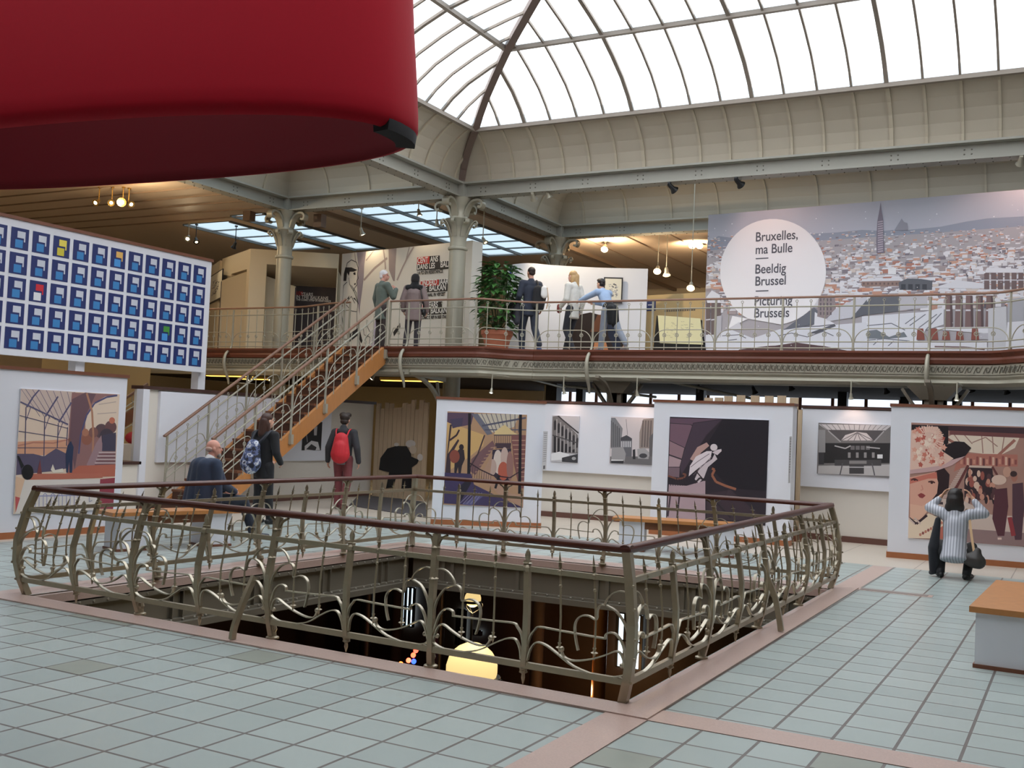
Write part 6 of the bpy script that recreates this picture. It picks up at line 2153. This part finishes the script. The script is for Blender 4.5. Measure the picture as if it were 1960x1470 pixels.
# --- upper floor: elderly man --------------------------------------------
U = UP
s = Person('person with white hair and a grey green coat at the top of the stairs', (-13.42, 18.75, U), math.radians(-22), 1.70,
           dict(elL=(-.25, -.02, 1.14), wrL=(-.27, .06, .9), fiL=(-.27, .1, .8), elR=(.26, .12, 1.16), wrR=(.14, .26, 1.34), fiR=(.07, .22, 1.44)), skin_c=(206, 150, 132), headturn=-.75, build=1.02)
s.top('coat', fabric('grey_green_coat', (96, 106, 98)), hem=(0, 0, .66), hem_r=.17, t=.034)
s.trousers(fabric('dark_brown_trousers', (62, 52, 50)))
s.shoes(mat('brown_shoe', (66, 52, 46), .5))
s.hair(mat('white_hair', (226, 220, 220), .6, noise=.1, scale=30), SHORT+[(0, -.06, -.03, .075, .05, .06)])
# --- woman in the puffy coat ---------------------------------------------
s = Person('person in a taupe quilted coat with a black hood, seen from behind', (-12.72, 18.95, U), math.radians(18), 1.64,
           dict(kneeL=(-.12, 0, .5), ankleL=(-.16, -.02, .08), toeL=(-.17, .14, .035), elL=(-.27, .0, 1.13), wrL=(-.27, .08, .92), fiL=(-.26, .12, .83), elR=(.28, -.02, 1.12), wrR=(.28, .08, .9), fiR=(.27, .13, .8)), build=1.12)
quilt = mat('taupe_quilted_nylon', (134, 116, 114), .6, noise=.1, scale=10, bump=.4, stretch=(1, 1, 4))
s.top('quilted_coat', quilt, hem=(0, 0, .68), hem_r=.165, t=.042)
s.cloth('hood', [((-.15, -.04, 1.42), (.15, -.04, 1.42), .075, .075), ((0, -.02, 1.42), (0, 0, 1.52), .115, .095)], fabric('black_fur', (28, 27, 29), .95, bump=.6))
s.cloth('head_cover', [((0, .0, 1.6), (0, .01, 1.66), .1, .1)], fabric('black_beanie', (34, 30, 30)))
s.trousers(fabric('dark_grey_jeans', (60, 54, 60)))
s.shoes(mat('grey_shoe', (76, 70, 68), .6))
bg_ = bag('shoulder_bag', s, [((.24, .02, .86), (.24, .04, .98), .09, .07, dict(lat=(0, 1, 0), flat=.5))], mat('black_leather', (26, 25, 27), .4), 'black shoulder bag at the right side of the quilted coat', 'bag')
obj('strap', MB().tube([s.M @ V(q) for q in spline([(.25, -.06, .98), (.21, -.12, 1.2), (.17, -.1, 1.4), (.16, .0, 1.47)], 4)], .011, 6), black, bg_, True)
# --- walking man in navy suit --------------------------------------------
s = Person('person in a navy suit with a black rucksack walking past the big plant', (-10.22, 19.55, U), math.radians(48), 1.79,
           dict(kneeL=(-.1, .14, .51), ankleL=(-.1, .1, .08), toeL=(-.11, .27, .035), kneeR=(.1, -.06, .5), ankleR=(.1, -.36, .15), toeR=(.1, -.25, .04),
                elL=(-.25, -.02, 1.14), wrL=(-.24, .16, .98), fiL=(-.22, .25, .94), elR=(.25, -.08, 1.14), wrR=(.27, .04, .93), fiR=(.27, .1, .84)), skin_c=(196, 146, 124), headturn=.1)
suit = fabric('navy_suit', (44, 50, 66), .8)
s.top('jacket', suit, hem=(0, 0, .76), hem_r=.15)
s.trousers(suit)
s.shoes(mat('blue_trainer', (70, 88, 130), .6))
s.hair(hairdark, [(0, -.03, .05, .08, .09, .075), (0, -.06, .0, .07, .05, .06)])
rk = bag('rucksack', s, [((.1, -.2, 1.0), (.1, -.19, 1.26), .14, .11, dict(lat=(1, 0, 0), flat=.55))], fabric('black_nylon', (28, 28, 32)), 'black rucksack on the back of the navy suited man', 'rucksack')
obj('shoulder_strap', MB().tube([s.M @ V(q) for q in spline([(.08, -.18, 1.3), (.1, -.12, 1.43), (.11, 0, 1.475), (.12, .1, 1.38)], 4)], .022, 6), fabric('black_nylon', (28, 28, 32)), rk, True)
wb_ = bag('small_white_bag', s, [((.19, -.29, 1.17), (.19, -.28, 1.29), .078, .07, dict(lat=(1, 0, 0), flat=.5))], mat('white_leather', (226, 224, 222), .5), 'small white bag slung over the black rucksack', 'bag')
obj('strap', MB().tube([s.M @ V(q) for q in ((.24, -.3, 1.32), (.29, -.27, 1.1), (.28, -.22, .9))], .011, 6), mat('tan_leather', (190, 140, 110)), wb_, True)
cj = bag('carried_jacket', s, [((-.24, .16, 1.0), (-.26, .1, .72), .09, .1, {}), ((-.26, .1, .72), (-.27, .0, .6), .1, .06, {}), ((-.3, .24, .98), (-.3, .2, .8), .07, .05, {})], fabric('charcoal_jacket', (46, 46, 54)), 'dark jacket carried over the arm of the navy suited man', 'jacket')
# --- blonde woman ---------------------------------------------------------
s = Person('person with long blonde hair and a white cardigan walking along the balcony', (-9.25, 19.6, U), math.radians(74), 1.70,
           dict(kneeL=(-.09, .1, .5), ankleL=(-.09, -.1, .12), toeL=(-.1, .05, .05), kneeR=(.09, .12, .5), ankleR=(.1, .26, .08), toeR=(.11, .43, .035),
                elL=(-.22, .0, 1.12), wrL=(-.18, .18, .98), fiL=(-.15, .27, .95), elR=(.23, -.08, 1.13), wrR=(.24, .0, .9), fiR=(.24, .06, .81), head=(0, .05, 1.62)), skin_c=(222, 170, 148), build=.93)
s.top('cardigan', fabric('white_knit', (222, 220, 214)), hem=(0, -.01, .74), hem_r=.15)
s.cloth('scarf', [((0, .05, 1.38), (0, .09, 1.18), .08, .06), ((0, .0, 1.44), (0, .04, 1.42), .085, .08)], fabric('grey_pattern_scarf', (112, 106, 116)))
s.trousers(fabric('dark_navy_jeans', (44, 46, 56)), t=.01)
s.shoes(mat('black_shoe', (30, 30, 32), .5))
s.hair(mat('blonde_wavy_hair', (196, 160, 112), .5, noise=.25, scale=25, stretch=(3, 3, .6)), SHORT+[(0, -.05, -.05, .09, .075, .13)], [((.03, -.07, 0), (.03, -.09, -.24), .075, .06), ((.07, -.02, 0), (.08, -.02, -.22), .035, .035)])
hb = bag('red_pouch', s, [((-.16, .24, .9), (-.16, .26, .99), .07, .05, dict(lat=(0, 1, 0), flat=.6))], mat('brown_red_leather', (122, 50, 44), .5), 'small brown red pouch held by the blonde woman', 'pouch')
# --- boy leaning on the rail ----------------------------------------------
s = Person('person in a pale blue shirt and jeans leaning forward on the balcony rail', (-8.38, 19.36, U), math.radians(62), 1.58,
           dict(pelvis=(0, -.06, .95), waist=(0, .01, 1.07), chest=(0, .12, 1.24), neck=(0, .2, 1.38), head=(0, .27, 1.53), hipL=(-.09, -.06, .9), hipR=(.09, -.06, .9),
                kneeL=(-.1, .0, .5), ankleL=(-.1, .06, .08), toeL=(-.11, .22, .035), kneeR=(.1, -.28, .5), ankleR=(.1, -.56, .17), toeR=(.1, -.46, .05),
                shL=(-.17, .17, 1.33), elL=(-.24, .42, 1.24), wrL=(-.27, .66, 1.16), fiL=(-.28, .76, 1.14), shR=(.17, .17, 1.33), elR=(.16, .25, 1.1), wrR=(-.06, .4, 1.12), fiR=(-.15, .46, 1.13)), skin_c=(214, 164, 138), build=.9, headturn=.1)
s.top('shirt', fabric('pale_blue_shirt', (160, 184, 218), .8), hem=(0, -.06, .88), hem_r=.135)
s.trousers(fabric('grey_blue_jeans', (142, 150, 164)))
s.cloth('tied_jumper', [((0, -.07, .9), (0, -.05, .98), .165, .155, dict(lat=(1, 0, 0), flat=.8)), ((.05, -.17, .95), (.08, -.2, .62), .1, .09), ((-.05, -.17, .95), (-.05, -.18, .66), .09, .07)], fabric('black_jumper', (28, 30, 34)))
s.shoes(mat('grey_trainer', (126, 120, 124), .6))
s.hair(mat('black_short_hair', (34, 28, 28), .4, noise=.2, scale=30), SHORT+[(0, .02, .09, .076, .08, .045)])

# ================================================================== potted plant
pc_ = V((-10.95, 19.5, U))
t = thing('potted_plant', 'tall leafy green shrub in a terracotta pot behind the balcony rail', 'potted plant', pc_)
obj('pot', MB().lathe([(.22, 0), (.3, .3), (.33, .36), (.34, .36), (.34, .45), (.31, .45), (.29, .38)], pc_, 24), terracotta, t, True)
obj('soil', MB().lathe([(.0, .36), (.29, .37), (.29, .38), (0, .39)], pc_, 20), mat('dark_soil', (60, 46, 38), .9), t)
random.seed(12)
stem = MB()
leaves = MB()
for k in range(26):
    a = R()*2*PI
    top_ = V((pc_.x+math.cos(a)*(.08+.3*R()), pc_.y+math.sin(a)*(.08+.3*R()), U+.75+1.0*R()))
    q = spline([pc_+Z(.38), pc_.lerp(top_, .5)+V((.05*math.cos(a), .05*math.sin(a), .25)), top_], 4)
    stem.tube(q, .008, 5)
obj('stem', stem, mat('green_brown_stem', (74, 84, 48), .6), t, True)
def leaf(mb, c, d, L_, wd):
    d = d.normalized()
    sdir = d.cross(V((0, 0, 1)))
    sdir = sdir.normalized() if sdir.length > .1 else V((1, 0, 0))
    up_ = sdir.cross(d)
    P_ = lambda u, v, w_: c+d*u*L_+sdir*v*wd+up_*w_*L_
    vs = [P_(0, 0, 0), P_(.25, -.42, .07), P_(.6, -.45, .03), P_(1, 0, -.16), P_(.6, .45, .03), P_(.25, .42, .07), P_(.3, 0, .02), P_(.65, 0, -.03)]
    mb.raw(vs, [(0, 1, 6), (1, 2, 7, 6), (2, 3, 7), (3, 4, 7), (4, 5, 6, 7), (5, 0, 6)])
for k in range(520):
    z = R()**.8*1.42
    rad = .2+.24*math.sin(PI*min(1, (z+.15)/1.7))**.8
    a = R()*2*PI
    rr = rad*(.3+.7*R()**.5)
    c = pc_+V((rr*math.cos(a), rr*math.sin(a), .44+z))
    leaf(leaves, c, V((math.cos(a+R()-.5), math.sin(a+R()-.5), -.5+.8*R())), .16+.12*R(), .09+.06*R())
obj('foliage', leaves, leaf_m, t, kind='stuff')
# ================================================================== spotlights
def spotlight(p, aim, ceil, label, size=.09, on=1, color=None, power=0, group=None, body=None):
    p = V(p)
    d = (V(aim)-p).normalized()
    t = thing('spotlight', label, 'spotlight', p, group)
    body = body or iron_pale
    b0 = p-d*size*1.6
    obj('lamp_head', MB().lathe([(size*.3, -size*1.9), (size*.42, -size*1.6), (size*.5, -size*.6), (size*.85, 0), (size*.9, size*.12), (size*.8, size*.1)], p, 14, d), body, t, True)
    obj('bulb', MB().lathe([(.001, -size*.5), (size*.72, -size*.1), (size*.74, size*.06), (.001, size*.16)], p, 14, d), bulb_m if on == 1 else (bulb_dim if on else mat('unlit_bulb', (200, 196, 184), .2)), t, True)
    if isinstance(ceil, tuple):
        m = MB().tube([b0, V((b0.x, b0.y, ceil[2])), V(ceil)], .012, 6)
    else:
        m = MB().tube([b0, b0+V((0, 0, size*.5)), V((b0.x, b0.y, ceil))], .012, 6)
        m.box(b0.x-.03, b0.x+.03, b0.y-.03, b0.y+.03, ceil-.03, ceil+.01)
    obj('stem', m, body, t)
    if power:
        lamp('lamp_light', 'SPOT', p+d*size*.4, power, color or (1, .78, .5), .05, aim, t, math.radians(110))
    return t
c6 = lambda px, py, z=6.55: onz(px, py, z)
spotlight(c6(183, 388, 6.5), (-19, 12, 3.3), CZ, 'leftmost brass spotlight of the cluster under the red shade', on=1, body=brass)
spotlight(c6(213, 388, 6.5), (-15, 12, 3.3), CZ, 'second brass spotlight of the cluster under the red shade, seen from below', on=2, body=brass)
spotlight(c6(233, 387, 6.5), (-6, 2, 1.5), CZ, 'brightest spotlight of the cluster under the red shade, facing the viewer', .12, body=brass)
lamp('lamp_light', 'POINT', c6(233, 389, 6.3), 55, (1, .78, .5), .12, parent=bpy.data.objects['spotlight.002'])
spotlight(c6(251, 391, 6.5), (-14, 16, 3.3), CZ, 'rightmost brass spotlight of the cluster under the red shade', on=1, body=brass)
spotlight(c6(359, 457, 6.45), (-17, 15, 1), CZ, 'bright spotlight just above the right end of the tiled board', .1, power=40)
spotlight(c6(376, 463, 6.4), (-19.5, 20, 3.5), CZ, 'dark spotlight hanging beside the bright one above the tiled board', on=2, body=black)
spotlight(onz(447, 474, 6.3), (-21.5, 22, 5), CZ, 'small spotlight above the cream wall beside the left column', on=1, body=black, power=120)
spotlight(ony(694, 449, 20.9), (-15.2, 21.4, 4.5), CZ, 'white spotlight above the drawn man', .09, power=11)
spotlight(ony(803, 412, 20.6), (-13.4, 20.8, 4.8), CZ, 'spotlight on the glass strip left of the near column', .08, power=10)
spotlight(ony(837, 432, 20.4), (-13.2, 21, 4.5), CZ, 'spotlight on the glass strip touching the near column', .08, on=2)
spotlight(ony(929, 464, 21.2), (-11.0, 21, 4.2), CZ, 'spotlight hanging right of the near column', .08, on=2)
spotlight(ony(1022, 381, 20.0), (-11, 22.5, 5), BZ, 'left of the two lamps hung below the long roof beam near the column', .09, on=2)
spotlight(ony(1052, 377, 20.0), (-9.7, 20.6, 5.3), BZ, 'right of the two lamps hung below the long roof beam near the column', .09, power=80)
spotlight(ony(1291, 364, 20.0), (-6.5, 21.4, 5.6), BZ, 'dark lamp below the long roof beam left of the mural', .1, on=0, body=black)
spotlight(ony(1418, 354, 20.0), (-5.4, 21.2, 5.9), BZ, 'dark lamp below the long roof beam above the speech bubble', .1, on=2, body=black, color=(1, .62, .5), power=11)
spotlight(ony(1953, 313, 20.0), (-1.2, 20.9, 6.0), BZ, 'lit lamp below the long roof beam at the right edge', .09, color=(1, .62, .5), power=11)
for px, py, yy, lab, on, pw in ((1157, 477, 26.5, 'bright lamp under the back ceiling above the blonde woman', 1, 260), (1258, 519, 25.6, 'bright lamp above the right end of the curved wall', 1, 120), (1276, 526, 25.6, 'ring shaped lamp beside the bright one above the curved wall', 2, 0), (1322, 551, 24.2, 'lowest lamp above the sloping display', 1, 60), (1325, 470, 27.5, 'left of a pair of bright lamps beside the mural edge', 1, 260), (1339, 470, 27.5, 'right of a pair of bright lamps beside the mural edge', 1, 0)):
    p = ony(px, py, yy)
    t = spotlight(p, p+V((.4, -1.5, -1.5)) if on == 1 else p+V((.2, -.3, -1)), CZ if yy > 25.2 else 7.8, lab, .11, on=on)
    if pw: lamp('lamp_light', 'SPOT', p+V((.1, -.3, -.25)), pw*.36, (1, .76, .5), .12, p+V((.2, .8, 1.0)), t, math.radians(165))  # added upward beam brightens the back ceiling; the lamp head itself aims down
for px, py, yy, lab, on, aim, pw, sz in ((411, 709, 20.5, 'slim yellow spotlight under the balcony beside the board post', 2, (.4, -.2, -.5), 0, .06), (475, 726, 20.5, 'bright spotlight under the balcony seen through the stair rails', 1, (-.6, -.6, -1.2), 22, .09), (516, 727, 21.5, 'small dim spotlight under the balcony left of the stairs', 2, (.5, -.3, -.6), 0, .06),
        (711, 725, 20.6, 'bright spotlight under the balcony right of the stairs', 1, (-.6, -.5, -1.2), 40, .08), (815, 730, 21, 'dim brass spotlight under the balcony above the planks', 2, (.2, -.5, -1), 0, .08), (614, 747, 19.8, 'pinkish spotlight seen behind the stair treads', 1, (-.4, -.8, -.5), 30, .08),
        (940, 752, 18.0, 'small lamp above the guitar poster panel', 1, (0, -.2, -1), 0, .05), (1080, 753, 18.15, 'small lamp above the narrow photo of arches', 1, (.1, .35, -1), 2.2, .05), (1220, 757, 18.3, 'small lamp above the tram photo', 1, (.05, .35, -1), 2.2, .05), (1629, 763, 18.2, 'small lamp above the hall photo', 1, (0, .35, -1), 2.2, .05), (1831, 766, 18.0, 'small lamp above the flowered hat panel', 1, (0, -.2, -1), 0, .05),
        (1799, 734, 19.6, 'orange glowing spotlight beside the right forked pillar', 2, (1, .6, -.6), 0, .09)):
    p = ony(px, py, yy)
    spotlight(p, p+V(aim), (p.x, edge_y(p.x)+.1, 2.7) if yy < 19.2 else 2.83, lab, sz, on=on, power=pw, color=(1, .66, .5) if yy < 19 else (1, .72, .42))
for px, py, yy, lab in ((1055, 722, 19.8, 'white dome lamp under the balcony left of the forked pillar'), (1902, 731, 19.4, 'white dome lamp under the balcony at the far right')):
    p = ony(px, py, yy)
    t = thing('dome_lamp', lab, 'lamp', p)
    obj('shade', MB().lathe([(.09, -.03), (.085, .0), (.05, .05), (.015, .07)], p, 14), mat('white_enamel', (228, 230, 230), .3), t, True)
    obj('stem', MB().tube([p+Z(.06), V((p.x, p.y, 2.83))], .012, 6), iron_pale, t)
for px, py, yy, lab in ((1342, 748, 23, 'black hanging spotlight under the soffit above the angel panel'), (1445, 752, 22.5, 'black hanging spotlight under the soffit right of the angel panel centre'), (1515, 745, 21.5, 'black hanging spotlight above the timber strip'), (1697, 751, 22, 'black hanging spotlight left of the right forked pillar'), (1860, 748, 22, 'black hanging spotlight right of the right forked pillar'), (1927, 752, 22.5, 'black hanging spotlight at the far right under the soffit')):
    p = ony(px, py, yy)
    spotlight(p, p+V((.3, .5, -1)), 2.83, lab, .08, on=0, body=black)
# grilles and loudspeakers on the ceiling near the left column
for px, py, lab in ((477, 412, 'small brown loudspeaker on the ceiling left of the left column'), (612, 424, 'small brown loudspeaker on the ceiling right of the left column')):
    p = ony(px, py, 20.4)
    obj('loudspeaker', MB().box(p.x-.12, p.x+.12, p.y-.1, p.y+.1, p.z-.15, p.z+.17), mat('brown_loudspeaker', (120, 98, 82), .6), None, label=lab, cat='loudspeaker')
# warm cove lights under the left balcony
for px, py, yy, w_, lab in ((440, 703, 22.0, 1.6, 'long yellow ceiling light under the balcony left of the stairs'), (500, 712, 23.5, 1.6, 'second yellow ceiling light under the balcony left of the stairs'), (800, 716, 22.5, 2.2, 'yellow ceiling light under the balcony above the planks')):
    p = ony(px, py, yy)
    t = thing('ceiling_light', lab, 'ceiling light', (p.x, p.y, 2.74))
    obj('housing', MB().box(p.x-w_/2, p.x+w_/2, p.y-.12, p.y+.12, 2.76, 2.83), mat('dull_yellow_housing', (190, 150, 70), .5), t)
    obj('diffuser', MB().box(p.x-w_/2+.03, p.x+w_/2-.03, p.y-.1, p.y+.1, 2.74, 2.76), mat('yellow_diffuser', (255, 210, 110), .4, emit=1.1, ecol=(255, 200, 90)), t)
    lamp('tube_glow', 'AREA', (p.x, p.y, 2.72), 7, (1, .74, .36), (w_, .2), (p.x, p.y, 0), t)
p = ony(158, 700, 14)
lamp('board_underlight', 'POINT', (-16.6, 12, 2.6), 14, (1, .75, .4), .15)
